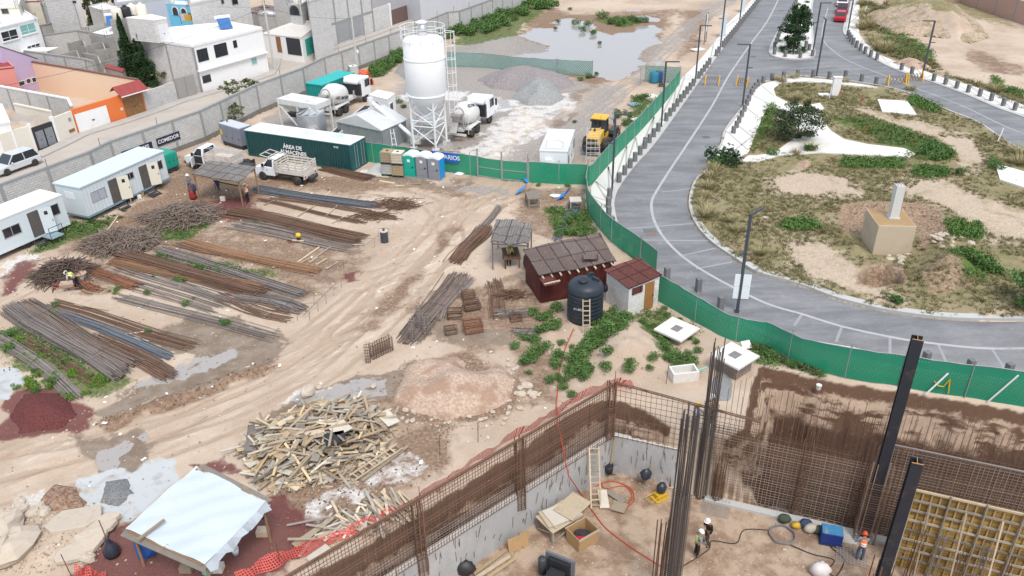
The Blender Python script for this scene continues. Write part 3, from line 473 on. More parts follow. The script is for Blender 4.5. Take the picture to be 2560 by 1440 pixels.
def inset(pts,w,side):
 out=[]
 for i,p in enumerate(pts):
  a=Vector(pts[max(i-1,0)]);b=Vector(pts[min(i+1,len(pts)-1)]);t=(b-a).normalized();out.append((p[0]-t.y*w*side,p[1]+t.x*w*side))
 return out
road_sheet()
strip('kerb',RL,.55,-.1,.10,M_kerb,-1);strip('kerb',RR,.5,-.1,.10,M_kerb,1);strip('kerb',MD,.3,-.1,.14,M_kerb,0)
i0=int(np.argmin([math.hypot(p[0]-G2((1737,560))[0],p[1]-G2((1737,560))[1]) for p in PK]));i1=int(np.argmin([math.hypot(p[0]-G2((2700,800))[0],p[1]-G2((2700,800))[1]) for p in PK]))
strip('kerb',PK[min(i0,i1):max(i0,i1)+1],.55,-.1,.17,M_kerb,-1);strip('kerb',PK[max(i0,i1):],.25,-.1,.17,M_kerb,-1);strip('kerb',PK[:min(i0,i1)],.2,-.1,.17,M_kerb,-1)
wl=smooth_line([G2(p) for p in WALK_L]);wr=smooth_line([G2(p) for p in WALK_R])
k13=int(np.argmin([math.hypot(p[0]-G2((1640,675))[0],p[1]-G2((1640,675))[1]) for p in RL]))
sheet('sidewalk',wl+inset(RL[:k13+1],.552,-1)[::-1],.1,M_walk,.25,'white paved sidewalk beside the green fence');sheet('sidewalk',wr+inset(RR,.502,1)[::-1],.1,M_walk,.25,'white paved sidewalk on the outer road edge')
sheet('median',MEDP,.12,M_walk,.25,'white paved median island with round planting beds')
WP=[(1788,395),(1806,360),(1816,326),(1863,264),(1890,222),(1908,209),(1927,204),(1958,196),(1995,193),(2070,199),(2145,209),(2195,217),(2170,216),(2120,212),(2070,206),(2000,203),(1950,208),(1934,222),(1940,240),(1970,255),(2010,264),(2050,257),(2060,270),(2045,283),(2060,305),(2078,327),(2110,347),(2170,360),(2260,370),(2290,384),(2270,394),(2180,387),(2050,381),(1950,388),(1895,404),(1850,402),(1872,388),(1890,388),(1935,382),(1985,345),(1992,320),(1978,285),(1932,265),(1915,272),(1903,300),(1888,335),(1872,380),(1845,395)]
sheet('park_path',wpoly(WP,.27),.27,M_walk,.2,'winding white concrete path through the park')
CL=smooth_line([G2(p) for p in((1950,-10),(1920,50),(1880,105),(1845,155),(1817,197),(1780,265),(1715,365),(1680,417),(1640,480),(1630,502),(1629,522),(1637,555),(1662,597),(1705,640),(1755,675),(1830,717),(1920,760),(2005,785),(2105,816),(2225,842),(2305,855),(2445,870),(2560,871),(2760,868))])
strip('road_line',CL,.22,-.05,.006,M_line)
for a,b in(((1562,572),(1740,558)),((1600,600),(1800,602)),((1700,640),(1790,620)),((1740,672),(1830,655)),((1985,815),(2005,785)),((2090,855),(2105,816)),((2225,900),(2225,842)),((2370,915),(2345,860)),((2520,935),(2480,872)),((1655,480),(1740,470)),((2015,170),(2090,165)),((2090,165),(2200,205)),((2060,110),(2100,135)),((1925,168),(2010,172))):
 strip('road_line',[G2(a),G2(b)],.16,-.05,.004,M('faint_joint',(.30,.303,.31),.8,.2,.8,dirt=(.26,.265,.27),dsc=.6,damt=.9))
strip('road_line',smooth_line([G2(p) for p in((2070,20),(2055,80),(2065,110),(2100,140),(2150,165),(2220,192),(2300,224),(2400,262),(2500,310),(2560,335))]),.14,-.05,.005,M_line)
def bands(ptsA,ptsB,n,s):
 A=[Vector(p) for p in ptsA];B=[Vector(p) for p in ptsB]
 for i in range(n-1):
  t0,t1=i/(n-1),(i+1)/(n-1);f=lambda L,t:L[min(int(t*(len(L)-1)),len(L)-1)]
  a,b=(f(A,t0),f(B,t1)) if i%2==s else(f(B,t0),f(A,t1))
  d=(b-a);
  if d.length>.5:strip('paving_band',[tuple(a+d*.04),tuple(b-d*.04)],.16,.05,.1035,M_band)
LA=[p for p in wl];LB=inset(RL[:k13+1],.6,-1);bands(LA,LB,40,0);bands(wr,inset(RR,.6,1),30,1)
for a,b in(((1806,362),(1850,400)),((1816,328),(1870,375)),((1862,266),(1905,300)),((1830,380),(1895,330)),((1885,240),(1930,262)),((1905,215),(1935,240)),((1840,310),(1885,345)),((1960,198),(1950,207)),((2060,200),(2010,204))):
 strip('paving_band',[G2(a,.27),G2(b,.27)],.16,.15,.2735,M_band)
M_slab=M('white_slab',(.74,.73,.71),.85,.06,1,dirt=(.55,.52,.47),dsc=.8,damt=.4)
for px in([(2194,248),(2268,252),(2292,286),(2206,278)],[(2488,408),(2560,428),(2640,470),(2600,480),(2500,448)]):
 sheet('park_slab',wpoly(px,.3),.3,M_slab,.25,'bare white concrete slab set in the park grass')
for px,r in(((1624,577),.55),((1628,585),.4)):sheet('road_patch',[(G2(px)[0]+r*cos(t)*(1.2),G2(px)[1]+r*sin(t)) for t in(.7,2.4,3.9,5.5)],.008 if r>.5 else.012,M('iron_cover' if r<.5 else 'dark_patch',(.22,.15,.13) if r<.5 else(.14,.14,.155),.8))
for px in((1765,343),(1883,142),(1953,27)):sheet('road_patch',[(G2(px)[0]+.42*cos(t*.5236),G2(px)[1]+.42*sin(t*.5236)) for t in range(12)],.008,M('manhole',(.12,.12,.12),.7))
M_street=M('dusty_street',(.44,.395,.345),.9,.14,.35,dirt=(.34,.31,.28),dsc=.25,damt=.6,bump=.2,bsc=8)
sheet('street',STREETP,0,M_street,0,'dusty concrete town street behind the block wall')
FR=smooth_line(FRONT,2);strip('sidewalk',FR,1.5,-.1,.14,M('town_sidewalk',(.42,.39,.36),.9,.15,.6,dirt=(.3,.27,.24),dsc=.7),-1)
# --- the town beyond the street
blk=Mblock('grey_block',(.55,.545,.53),(.37,.365,.355),ms=.022);blkw=Mblock('pale_block',(.62,.615,.60),(.44,.435,.425),samt=.35,ms=.02);blkd=Mblock('weathered_block',(.37,.36,.34),(.30,.29,.28),samt=.6)
M_roof=M('flat_roof',(.60,.575,.54),.9,.15,.5,dirt=(.36,.33,.3),dsc=.5,damt=.7);M_roofw=M('white_roof',(.76,.755,.74),.9,.08,.5,dirt=(.55,.52,.48),dsc=.6,damt=.5)
M_cream=M('cream_render',(.70,.655,.57),.85,.06,.6,dirt=(.45,.42,.36),dsc=.5,damt=.35);M_orange=M('orange_paint',(.70,.175,.045),.75,.08,1,dirt=(.5,.2,.1),dsc=1,damt=.4);M_peach=M('peach_render',(.80,.59,.42),.85,.05,.4,dirt=(.7,.55,.42),dsc=.4,damt=.4)
M_lilac=M('lilac_render',(.50,.41,.58),.85,.06,.5);M_red=M('red_tile',(.33,.055,.05),.6,.2,2,corr=(0,.22,.8));M_doorb=M('brown_door',(.24,.12,.05),.6,.3,3,dirt=(.45,.28,.1),dsc=2.5,damt=.7);M_teal=M('teal_shutter',(.035,.36,.31),.6,.1,2,corr=(2,.12,.5));M_dshut=M('dark_shutter',(.035,.037,.045),.6,.15,2,corr=(2,.1,.5))
M_blue=M('sky_blue_paint',(.16,.52,.72),.8,.06,1);M_brown=M('brown_gate',(.15,.095,.085),.6,.15,1,corr=(0,.5,.3));M_gate=M('grey_gate',(.30,.29,.275),.7,.12,1);M_silver=M('ribbed_gate',(.34,.37,.40),.45,.1,1,metal=.4,corr=(0,.16,.9));M_pane=M('teal_pane',(.22,.46,.43),.15,.1);M_cap=M('wall_cap',(.30,.298,.29),.9,.15,1)
class House:
 def __init__(s,name,label,cat,px,h,wall,roof=None,z0=0,group=None,lip=.14,ztop=None,world=None,rname='roof'):
  s.P=world if world else[G2(p,h) for p in px];s.h=h;s.z0=z0;n=len(s.P)
  s.yaw=yaw(s.P[0],s.P[1]);s.T=thing(name,label,cat,(*s.P[0],z0),s.yaw,group)
  c,q=cos(-s.yaw),sin(-s.yaw);o=s.P[0]
  s.L=[((x-o[0])*c-(y-o[1])*q,(x-o[0])*q+(y-o[1])*c) for x,y in s.P]
  zt=[z-z0 for z in ztop] if ztop else[h-z0]*n
  MB().prism(s.L,-.25 if z0==0 else 0,[z-.14 for z in zt]).build('wall',wall,s.T)
  if roof:
   cx=sum(p[0] for p in s.L)/n;cy=sum(p[1] for p in s.L)/n;big=[(cx+(x-cx)*1.012,cy+(y-cy)*1.012) for x,y in s.L]
   rf=MB().prism(big,[z-.14 for z in zt],zt).build(rname,roof,s.T)
   if lip:
    m=MB()
    for i in range(n):
     a=Vector((*s.L[i],zt[i]));b=Vector((*s.L[(i+1)%n],zt[(i+1)%n]));d=(b-a).normalized()*.08
     m.bar(a+d+Vector((0,0,lip/2+.002)),b-d+Vector((0,0,lip/2+.002)),.15,lip)
    m.build('parapet',wall,rf)
 def plane(s,i):
  a=s.P[i];b=s.P[(i+1)%len(s.P)];return Plane(a,b),i
 def hole(s,i,rect,name='window',frame=None,pane=None,sill=False,bars=0,arch=False,t=.05,rsz=None):
  pl,_=s.plane(i);s0,s1,z0,z1=rsz if rsz else pl.rect(*rect);z0-=s.z0;z1-=s.z0
  ya=pl.yaw-s.yaw;o=Vector((*s.L[i],0));e=bpy.data.objects
  f=MB();w=.07
  if arch:
   r=(s1-s0)/2;cxx=(s0+s1)/2;pts=[(s0,z0)]+[(cxx-r*cos(t_),z1-r+r*sin(t_)) for t_ in LS_(0,math.pi,9)]+[(s1,z0)]
   f.side([((x-cxx)*1.25+cxx,z if z==z0 else z+.12) for x,z in pts],-t,.02)
  elif name=='window':
   f.box(s0-w,s1+w,-t,.02,z0-w,z0);f.box(s0-w,s1+w,-t,.02,z1,z1+w);f.box(s0-w,s0,-t,.02,z0,z1);f.box(s1,s1+w,-t,.02,z0,z1)
   for b in range(bars):x=s0+(s1-s0)*(b+1)/(bars+1);f.box(x-.03,x+.03,-t*.9,.02,z0,z1)
   if sill:f.box(s0-.15,s1+.15,-.12,.02,z0-w-.1,z0-w)
   if bars:f.box(s0,s1,-t*.8,.02,z0+(z1-z0)*.3-.025,z0+(z1-z0)*.3+.025)
  else:f.box(s0,s1,-t,.02,z0,z1)
  ob=f.build(name,frame or white,s.T);ob.location=o;ob.rotation_euler=(0,0,ya)
  if name=='window' or arch:
   p=MB()
   if arch:p.side(pts,-t-.012,-t-.002)
   else:p.box(s0+.002,s1-.002,-.025,.015,z0+.002,z1-.002)
   pp=p.build('pane',pane or glass,ob)
  elif name in('door','garage_door','gate','shutter'):
   MB().box(s0+(s1-s0)*.46,s0+(s1-s0)*.54,-t-.05,-t,z0+(z1-z0)*.45,z0+(z1-z0)*.5).build('handle',darkm,ob)
  return ob
def blockwall(label,pts,h,mat,th=.18,cap=M_cap,col=3.2,z0=0,cat='wall',group=None,name='block_wall',cmat=None,colw=.28):
 T=thing(name,label,cat,(*pts[0],z0),0,group);hs=h if hasattr(h,'__len__') else[h]*len(pts)
 for i in range(len(pts)-1):
  a=Vector(pts[i]);b=Vector(pts[i+1]);L=(b-a).length;ya=math.atan2((b-a).y,(b-a).x);loc=(a.x-pts[0][0],a.y-pts[0][1],0)
  o=MB().prism([(0,0),(L,0),(L,th),(0,th)],-.3,[hs[i],hs[i+1],hs[i+1],hs[i]]).build('panel',mat,T);o.location=loc;o.rotation_euler.z=ya
  if cap:
   o=MB().add([(x,y,z) for x,zz in((0,hs[i]),(L,hs[i+1])) for z in(zz+.002,zz+.17) for y in(-.05,th+.05)],[(0,1,3,2),(4,6,7,5),(0,4,5,1),(2,3,7,6),(0,2,6,4),(1,5,7,3)]).build('cap_beam',cap,T);o.location=loc;o.rotation_euler.z=ya
  if col:
   n=max(1,int(L/col))
   for j in range(n+(i==len(pts)-2)):
    x=L*j/n;hh=hs[i]+(hs[i+1]-hs[i])*j/n
    o=MB().box(x-colw/2,x+colw/2,-.04,th+.04,-.3,hh).build('column',cmat or M_cap,T);o.location=loc;o.rotation_euler.z=ya
 return T
WT=blockwall('long grey block compound wall with concrete columns between site and street',WALLP,[3.0]*6+[3.0]+[2.9]*6,blk)
for i in range(len(WALLP)-1):
 a=Vector(WALLP[i]);b=Vector(WALLP[i+1]);o=MB().box(0,(b-a).length,-.1,-.045,-.3,.42).build('base_course',M('dark_footing',(.19,.18,.165),.95,.3,1.5),WT);o.location=(a.x-WALLP[0][0],a.y-WALLP[0][1],0);o.rotation_euler.z=math.atan2((b-a).y,(b-a).x)
for i in range(len(WALLP)-1):
 a=Vector(WALLP[i]);b=Vector(WALLP[i+1])
 for j in range(max(1,int((b-a).length/5.5))):
  q=a+(b-a)*((j+.5)/max(1,int((b-a).length/5.5)));h=WALLT[i].z+.15
  tag(MB().tube([(0,0,0),(0,0,.55),(.1,-.1,.75)],.025,5).build('wire_post',darkm),'thin metal wire post standing on the long compound wall','post','wire posts on the compound wall').location=(q.x,q.y+.1,h)
def sign(name,label,pl,rect,bg,fg,txt,size,cat='sign',off_=.06,dx=0):
 s0,s1,z0,z1=rect;o=pl.a+pl.u*((s0+s1)/2)+pl.n*off_
 T=thing(name,label,cat,(o.x,o.y,(z0+z1)/2),pl.yaw);w=(s1-s0)/2;h=(z1-z0)/2
 MB().box(-w,w,-.015,.015,-h,h).build('board',bg,T)
 t=text('lettering',txt,size,fg,(dx,-.019,0),(math.pi/2,0,0),T,.003,bold=.008);return T
M_navy=M('navy_board',(.02,.028,.06),.5,.1);M_sblue=M('blue_board',(.02,.13,.46),.5,.1);M_wtxt=M('white_lettering',(.8,.8,.8),.6,0)
wpl=Plane(WALLP[3],WALLP[4]);
r=wpl.rect(392,352,448,342);zm=(wpl.at(391,351)[1]+wpl.at(448,343)[1])/2
sign('dining_sign','dark sign reading COMEDOR fixed on the block wall',wpl,(wpl.at(391,356)[0],wpl.at(448,336)[0],zm-.4,zm+.4),M_navy,M_wtxt,'COMEDOR',.5)
sign('wall_sign','dark sign ending in RES on the wall behind the long trailer roof',wpl,(wpl.at(391,356)[0]-3.9,wpl.at(391,356)[0]-.55,zm-.35,zm+.35),M_navy,M_wtxt,'VESTIDORES',.47)
def front(a,b,z0=0):return Plane(G2(a),G2(b))
A,B=G2((192,336)),G2((370,279));OL=math.hypot(B[0]-A[0],B[1]-A[1]);op=Plane(A,B);nb=-op.n
OH=House('orange_house','orange street front with white garage doors and a red tiled porch','house',None,2.75,M_orange,None,world=[A,B,(B[0]+nb.x*.35,B[1]+nb.y*.35),(A[0]+nb.x*.35,A[1]+nb.y*.35)])
OH.hole(0,(183,281,277,312),'garage_door',white,rsz=(.35,op.at(277,309)[0],.02,2.05));OH.hole(0,None,'door',M_doorb,rsz=(op.at(318,296)[0],op.at(365,281)[0],.02,2.3));OH.hole(0,None,'meter_box',offwhite,rsz=(op.at(300,268)[0],op.at(305,265)[0],1.0,1.3))
pa,pb=op.at(312,296)[0]-.3,OL+.15;rr=MB().add([(pa,-.85,2.62),(pb,-.85,2.62),(pb,.35,3.5),(pa,.35,3.5),(pa,-.85,2.74),(pb,-.85,2.74),(pb,.35,3.62),(pa,.35,3.62),(pa,1.1,3.0),(pb,1.1,3.0)],[(0,3,2,1),(4,5,6,7),(0,1,5,4),(1,2,6,5),(3,0,4,7),(7,6,9,8)]).build('tile_roof',M_red,OH.T)
MB().box(pa,pb,-.88,-.855,2.58,2.7).build('fascia',white,rr)
pw=[G2((346,200),3.4),G2((64,152),3.4)]
W_=blockwall('tall peach boundary wall with dark edge behind orange house',pw,3.4,M_peach,.22,M('brown_edge',(.2,.1,.08),.8),0,name='peach_wall')
la=G2((40,244));lb=G2((116,219));lp=Plane(la,lb);ln=-lp.n
LH=House('lilac_house','lilac gabled house with white framed windows behind cream wall','house',None,4,M_lilac,M('dark_ridge',(.16,.11,.11),.8),world=[la,lb,(lb[0]+ln.x*5,lb[1]+ln.y*5),(la[0]+ln.x*5,la[1]+ln.y*5)],ztop=[6.3,3.7,3.7,6.3],lip=0)
for r in((66,197,76,208),(80,194,90,205)):LH.hole(0,r,'window',white)
LH.hole(0,(98,193,112,216),'door',M('door_glass',(.06,.08,.09),.3));LH.hole(0,(47,203,61,214),'window',white)
House('pink_annex','pink flat annex at left edge beside the lilac house','house',[(-40,176),(34,168),(20,155),(-40,160)],4.2,M('pink_render',(.62,.25,.22),.85,.06),M_red)
def seg(label,a,b,h,mat,name,cat='wall'):
 a=G2(a);b=G2(b);p=Plane(a,b);n=-p.n
 return House(name,label,cat,None,h,mat,None,world=[a,b,(b[0]+n.x*.25,b[1]+n.y*.25),(a[0]+n.x*.25,a[1]+n.y*.25)])
s1=seg('cream rendered wall with peeling base beside orange house',(152,356),(196,337),2.75,M_cream,'cream_wall');s1.hole(0,(170,294,177,303),'vent',M_gate);s1.hole(0,(172,322,187,330),'meter_niche',M_doorb)
s2=seg('dark double gate with grey ribbed leaves between cream walls',(97,376),(146,358),2.45,M('gate_frame',(.03,.03,.035),.6),'double_gate','gate')
for r0,r1 in((.08,.46),(.54,.92)):s2.hole(0,None,'gate',M_silver,rsz=(r0*Plane(s2.P[0],s2.P[1]).len,r1*Plane(s2.P[0],s2.P[1]).len,.1,1.85))
s3=seg('plain cream wall left of the dark double gate',(20,398),(92,376),2.7,M_cream,'cream_wall')
seg('white rendered gate pier right of the dark double gate',(146,358),(153,355),2.9,white,'gate_pier','pier');seg('white rendered gate pier left of the dark double gate',(91,377),(97,375),2.9,white,'gate_pier','pier')
House('white_corner_house','white two storey house at left edge above the silver car','house',[(-60,322),(24,306),(4,262),(-60,270)],3.4,white,M_roofw)
blockwall('block yard wall with white capping behind the cream walls',[G2((-30,212),2.6),G2((168,249),2.6),G2((176,266),2.6)],2.6,blk,cap=white,col=3.4);blockwall('low cream garden wall with arched niche behind dark gate',[G2((34,262),2.2),G2((125,281),2.2)],2.2,M_cream,cap=M_cream,col=0)
tag(quad_uv('shade_sail',[((*G2((14,300),2.4),2.3),(*G2((42,283),2.6),2.7)),((*G2((60,300),2.2),2.1),(*G2((70,290),2.3),2.3)),((*G2((78,305),2.2),2.2),(*G2((100,288),2.3),2.4))],M('shade_cloth',(.36,.32,.29),.9,.08)),'taut grey brown shade sail over yard behind dark gate','shade sail')
seg('grey block wall between orange house and grey metal gate',(369,280),(446,252),2.4,blk,'block_wall');g=seg('grey metal gate of two panelled leaves by white house',(447,251),(494,237),2.7,M_gate,'metal_gate','gate')
for a_,b_ in((.04,.48),(.52,.96)):
 L_=Plane(g.P[0],g.P[1]).len;g.hole(0,None,'leaf',M_gate,rsz=(a_*L_,b_*L_,.15,2.5))
WH=House('white_house','white two storey house with flat roof and dark windows','house',[(481,116),(655,72),(575,58),(425,72),(348,96)],5.6,M('white_render',(.80,.80,.795),.8,.04,.5,dirt=(.62,.6,.57),dsc=.5,damt=.35),M_roofw,lip=.22)
for r in((494,123,519,152),(537,110,567,140)):WH.hole(0,r,'window',black,bars=1)
WH.hole(0,(584,102,591,118),'window',black);WH.hole(0,(507,189,526,205),'window',black,bars=2);WH.hole(0,(629,145,641,160),'window',offwhite,M_pane)
pl=Plane(WH.P[0],WH.P[1]);lg=MB().box(-.05,pl.len+.05,-.35,0,2.55,2.7).build('ledge',M('white_render'),WH.T)
blockwall('tall block side wall of the white house with concrete columns',[WH.P[4],(WH.P[0][0]-.05,WH.P[0][1]+.02)],5.5,blkw,.06,cap=None,col=3.4,name='block_wall')
SB=House('stair_tower','block stair tower with pale door on the white house roof','tower',[(315,43),(382,49),(416,44),(377,35)],8.4,blkw,M_roofw,z0=5.62,lip=0);SB.hole(1,None,'door',M('pale_door',(.62,.64,.65),.6),rsz=(.35,1.6,5.64,7.7))
def tinaco(x,y,z,mat,label,r=.62,h=1.35):
 T=thing('water_tank',label,'water tank',(x,y,z),0,'water tanks on the white house roof');MB().lathe([(r*.96,0),(r,.08),(r,h*.78),(r*.9,h*.86),(r*.4,h*.95),(r*.36,h*.96)],n=16).build('body',mat,T,True);MB().lathe([(r*.4,h*.95),(r*.4,h*1.04),(r*.3,h*1.07)],n=12).build('lid',mat,T);return T
M_tank=M('beige_plastic',(.72,.67,.56),.5,.05)
for i,((px,py),m,l) in enumerate((((295,46),M_tank,'beige rooftop water tank, leftmost of the row'),((317,42),black,'black rooftop water tank among beige ones'),((333,37),M_tank,'beige rooftop water tank just right of the black one'),((356,37),M_tank,'beige rooftop water tank with green mark, rightmost of the row'))):
 q=G(px,py,7.6 if i<3 else 8.4);tinaco(q.x,q.y,q.z,m,l)
 if i<3:tag(MB().box(-.75,.75,-.75,.75,-7.6,-.01).build('tank_plinth',blkd),'block plinth carrying a rooftop water tank behind the stair tower','plinth','plinths under the water tanks').location=q
def solar(px,py,z,rz,label):
 q=G(px,py,z);T=thing('solar_heater',label,'solar heater',q,rz)
 MB().add([(-.8,-1,.1),(.8,-1,.1),(.8,.6,1.1),(-.8,.6,1.1),(-.8,-1,.16),(.8,-1,.16),(.8,.6,1.16),(-.8,.6,1.16)],[(0,3,2,1),(4,5,6,7),(0,1,5,4),(1,2,6,5),(2,3,7,6),(3,0,4,7)]).build('collector',M('solar_tubes',(.05,.17,.42),.25,.15,4,corr=(0,.12,.6)),T)
 MB().lathe([(.2,-1),(.24,-.95),(.24,.95),(.2,1)],(0,.75,1.25),12,'x').build('tank',white,T,True);[MB().tube([(x,.7,0),(x,.7,1.1),(x,-1,.1)],.03,5).build('stand',steel,T) for x in(-.7,.7)]
solar(563,70,5.65,.5,'blue solar water heater on the white house roof');solar(284,62,4.4,.3,'dark blue solar water heater on roof beside the beige tanks')
GB=House('garage_house','small white corner shop with teal and dark roller shutters','house',[(653,80),(752,92),(815,62),(731,68)],3.5,M('white_render'),M_roof,ztop=[3.3,3.4,4.4,4.2],lip=0)
GB.hole(1,(764,93,785,136),'shutter',M_teal,rsz=None);GB.hole(0,(718,96,752,137),'shutter',M_dshut);GB.hole(0,(692,92,703,130),'door',M_doorb)
TB=House('block_building','tall grey block building along the street with plastered patch','building',None,7.6,blkw,M_roof,world=[G2((822,121)),G2((936,81)),(G2((936,81))[0]-9,G2((936,81))[1]+7),(G2((822,121))[0]-9,G2((822,121))[1]+7)])
tpl=Plane(TB.P[0],TB.P[1]);TB.hole(0,None,'plaster_patch',M('grey_plaster',(.30,.31,.325),.9,.15,1),t=.02,rsz=(tpl.len*.22,tpl.len*.75,.3,3.0))
for k_ in(.0,.2,.48,.77,1.0):
 o=MB().box(tpl.len*k_-.15,tpl.len*k_+.15,-.06,0,-.2,7.4).build('column',M_cap,TB.T)
o=MB().box(0,tpl.len,-.07,0,3.1,3.35).build('ring_beam',M_cap,TB.T)
seg('cream block wall with barred openings right of the tall block building',(936,81),(978,66),3.6,blkw,'block_wall')
BG=seg('long brown panelled gate with white posts behind the silo',(979,66),(1148,8),2.6,M_brown,'brown_gate','gate');bl=Plane(BG.P[0],BG.P[1])
for t_ in(0,.33,.52,.72,.9,1):MB().box(bl.len*t_-.14,bl.len*t_+.14,-.08,.25,-.1,3.6).build('post',white,BG.T)
House('pale_warehouse','pale grey warehouse with a low roof behind the brown gate','building',None,5,M('grey_sheet',(.50,.51,.54),.6,.08,1,corr=(3,.3,.3)),M('pale_sheet',(.62,.64,.67),.5,.08),world=[(-14,137),(2,152),(-10,166),(-30,152)],lip=0)
for i,(px,c) in enumerate((((458,34),(.5,.5,.52)),((468,36),(.6,.33,.04)),((478,34),(.02,.02,.02)),((494,32),(.7,.55,.02)),((502,36),(.03,.06,.2)))):
 tag(MB().box(-.45,.45,-.02,.02,-.9,0).build('washing',M('cloth_%s'%'abcde'[i],c,.9)),['white','orange','black','yellow','navy'][i]+' washing hung on the line before the sky blue house','laundry').location=G(*px,6.3)
a,b=G(448,32,6.3),G(512,34,6.4);m=MB().tube([a,b],.03,5);[m.tube([q,q-Vector((0,0,1.5))],.03,5) for q in(a,a.lerp(b,.5),b)];tag(m.build('clothes_line',darkm),'dark metal clothes line frame on roof before the sky blue house','clothes line')
def tinaco_roof(H_,c,h):
 k=random.random();m=MB().lathe([(.55,h),(.57,h+.05),(.57,h+1.0),(.3,h+1.25),(.15,h+1.3)],(c[0]*.8,c[1]*.8,0),12) if k<.6 else MB().box(c[0]-.6,c[0]+.6,c[1]-.4,c[1]+.4,h,h+.7);m.build('roof_tank' if k<.6 else 'roof_box',[black,M_tank,concw][int(k*5)%3],H_.T,k<.6)
def hs(label,px,h,wall,roof=M_roof,wins=(),cat='house',name='town_house',lip=.2,wm=None):
 H_=House(name,label,cat,px,h,wall,roof,lip=lip)
 for i,r in wins:H_.hole(i,r,'window',wm or M_cap)
 m=MB();[[m.tube([(x*.97+.2*cos(a),y*.97+.2*sin(a),h-.1),(x*.97+.22*cos(a),y*.97+.22*sin(a),h+.9)],.025,4) for a in(0,2,4)] for x,y in H_.L];m.build('rebar_stubs',rust,H_.T)
 if h>4:q=H_.L;c=[sum(p[k] for p in q)/len(q) for k in(0,1)];tinaco_roof(H_,c,h)
 return H_
MH=hs('white modern house with a teal window and a dark window',[(-70,88),(93,48),(60,28),(-70,52)],6.2,white,M_roofw)
MH.hole(0,(3,76,44,100),'window',white,bars=1,sill=True);MH.hole(0,(50,60,89,84),'window',white,M_pane,bars=1,sill=True);MH.hole(0,(67,112,100,121),'window',white,bars=2)
hs('cream house with flat roof at top left corner',[(-60,22),(46,17),(60,-25),(-40,-30)],7.5,M_cream,M_roof,((0,(4,18,20,34)),))
hs('long white low house behind the modern white house',[(48,14),(110,12),(112,-10),(50,-12)],5.5,blkw,M_roof);hs('dark red roofed house far back at the top left',[(45,4),(98,2),(100,-14),(46,-14)],6.4,M_cream,M_red)
H3=hs('white walled house with tall grey gate behind block walls',[(108,16),(142,11),(160,-4),(112,-6)],4.8,white,M_roof)
g2=seg('tall grey sheet gate beside leaning pole in the town',(150,54),(180,60),4.6,M('sheet_gate',(.30,.35,.37),.6,.1,1),'sheet_gate','gate');seg('tall white wall panel right of the grey sheet gate',(181,61),(216,68),5.0,white,'white_wall')
hs('grey block house with dark upper opening behind the cypress',[(112,0),(180,-6),(178,-24),(110,-20)],7.5,blk,M_roof,((0,(182,2,190,8)),));hs('pale roofed house behind the dark cypress',[(222,18),(256,28),(300,22),(262,8)],3.6,blkw,M_roofw)
hs('blue grey rendered building behind the rooftop tanks',[(288,10),(420,-6),(420,-24),(290,-14)],7.4,M('blue_grey_render',(.46,.49,.55),.85,.06),M_roof)
BH=hs('sky blue house with three arched openings',[(378,10),(474,18),(498,6),(408,-2)],6.4,M_blue,M_roofw,lip=.25)
for r in((404,15,416,34),(432,18,445,38),(454,21,466,40)):BH.hole(0,r,'arched_window',white,arch=True)
hs('block building with square window at top centre of the town',[(473,12),(620,-18),(600,-36),(470,-22)],8.2,blkw,M_roof,((0,(580,-2,594,11)),(0,(553,-2,559,9))),wm=M_cap)
AH=hs('block house with a large arched lattice window',[(722,12),(752,14),(772,2),(742,-4)],6.6,blk,M_roof);AH.hole(0,(725,14,748,38),'arched_window',M_cap,arch=True)
hs('grey block house with balcony beside the arched window house',[(770,6),(820,-10),(812,-26),(764,-16)],8,blkw,M_roof)
hs('low shed with rusty roof between block houses',[(612,28),(660,34),(706,22),(662,14)],3.2,blkd,M('rust_sheet',(.20,.15,.13),.8,.25,2,corr=(0,.3,.5)),name='yard_shed',cat='shed');hs('small block store room beside the electric pole',[(645,36),(690,40),(700,32),(655,28)],3.4,blk,M_roof,name='store_room',cat='shed');hs('flat roofed low house in front of the solar heater',[(222,84),(268,92),(330,76),(282,64)],3.6,blkd,M_roofw)
tag(quad_uv('tarp_sheet',[((*G2((695,56),2.2),2.2),(*G2((700,52),2.6),2.7)),((*G2((712,54),2.2),2.4),(*G2((714,44),2.6),2.9)),((*G2((727,50),2.2),2.3),(*G2((727,45),2.6),2.6))],M('purple_cloth',(.30,.17,.52),.9)),'purple cloth awning beside the arched window house','awning');tag(quad_uv('tarp_sheet',[((*G2((656,30),3.6),3.6),(*G2((664,26),3.9),3.9)),((*G2((676,34),3.6),3.4),(*G2((684,28),3.9),3.8)),((*G2((694,42),3.2),2.9),(*G2((696,36),3.6),3.5))],white),'white cloth hung over the small block store room','awning')
WW=[(((0,128),(60,136)),3.2),(((60,129),(212,150),(232,156)),3.4),(((107,90),(194,78),(294,96),(345,98)),3.2),(((171,108),(205,99),(213,118)),2.7),(((206,116),(254,105),(262,124)),2.7),(((140,138),(189,126),(197,146)),2.6),(((236,127),(272,121)),2.6),(((207,132),(242,139),(250,160)),2.5),(((100,66),(160,54),(190,66)),3.4),(((198,70),(262,58)),3.0),(((262,152),(300,146)),2.4)]
WWL=['short block wall at left edge behind the lilac gable','long pale block wall behind the peach wall','long block yard wall running behind the cypress pair','low inner block wall below the modern house','inner block wall with column left of the cypress pair','roofless block room wall nearest the white awning','short block wall just left of the cypress pair','stepped block wall in the middle of the roofless rooms','block wall with a small red opening beside modern house','brown topped wall left of the solar heater','low block wall at the foot of the cypress pair']
for(px,h),l in zip(WW,WWL):blockwall(l,[G2(p,h) for p in px],h,blkd if h<2.8 else blk,cap=M_cap if h>3 else None,col=3.5)
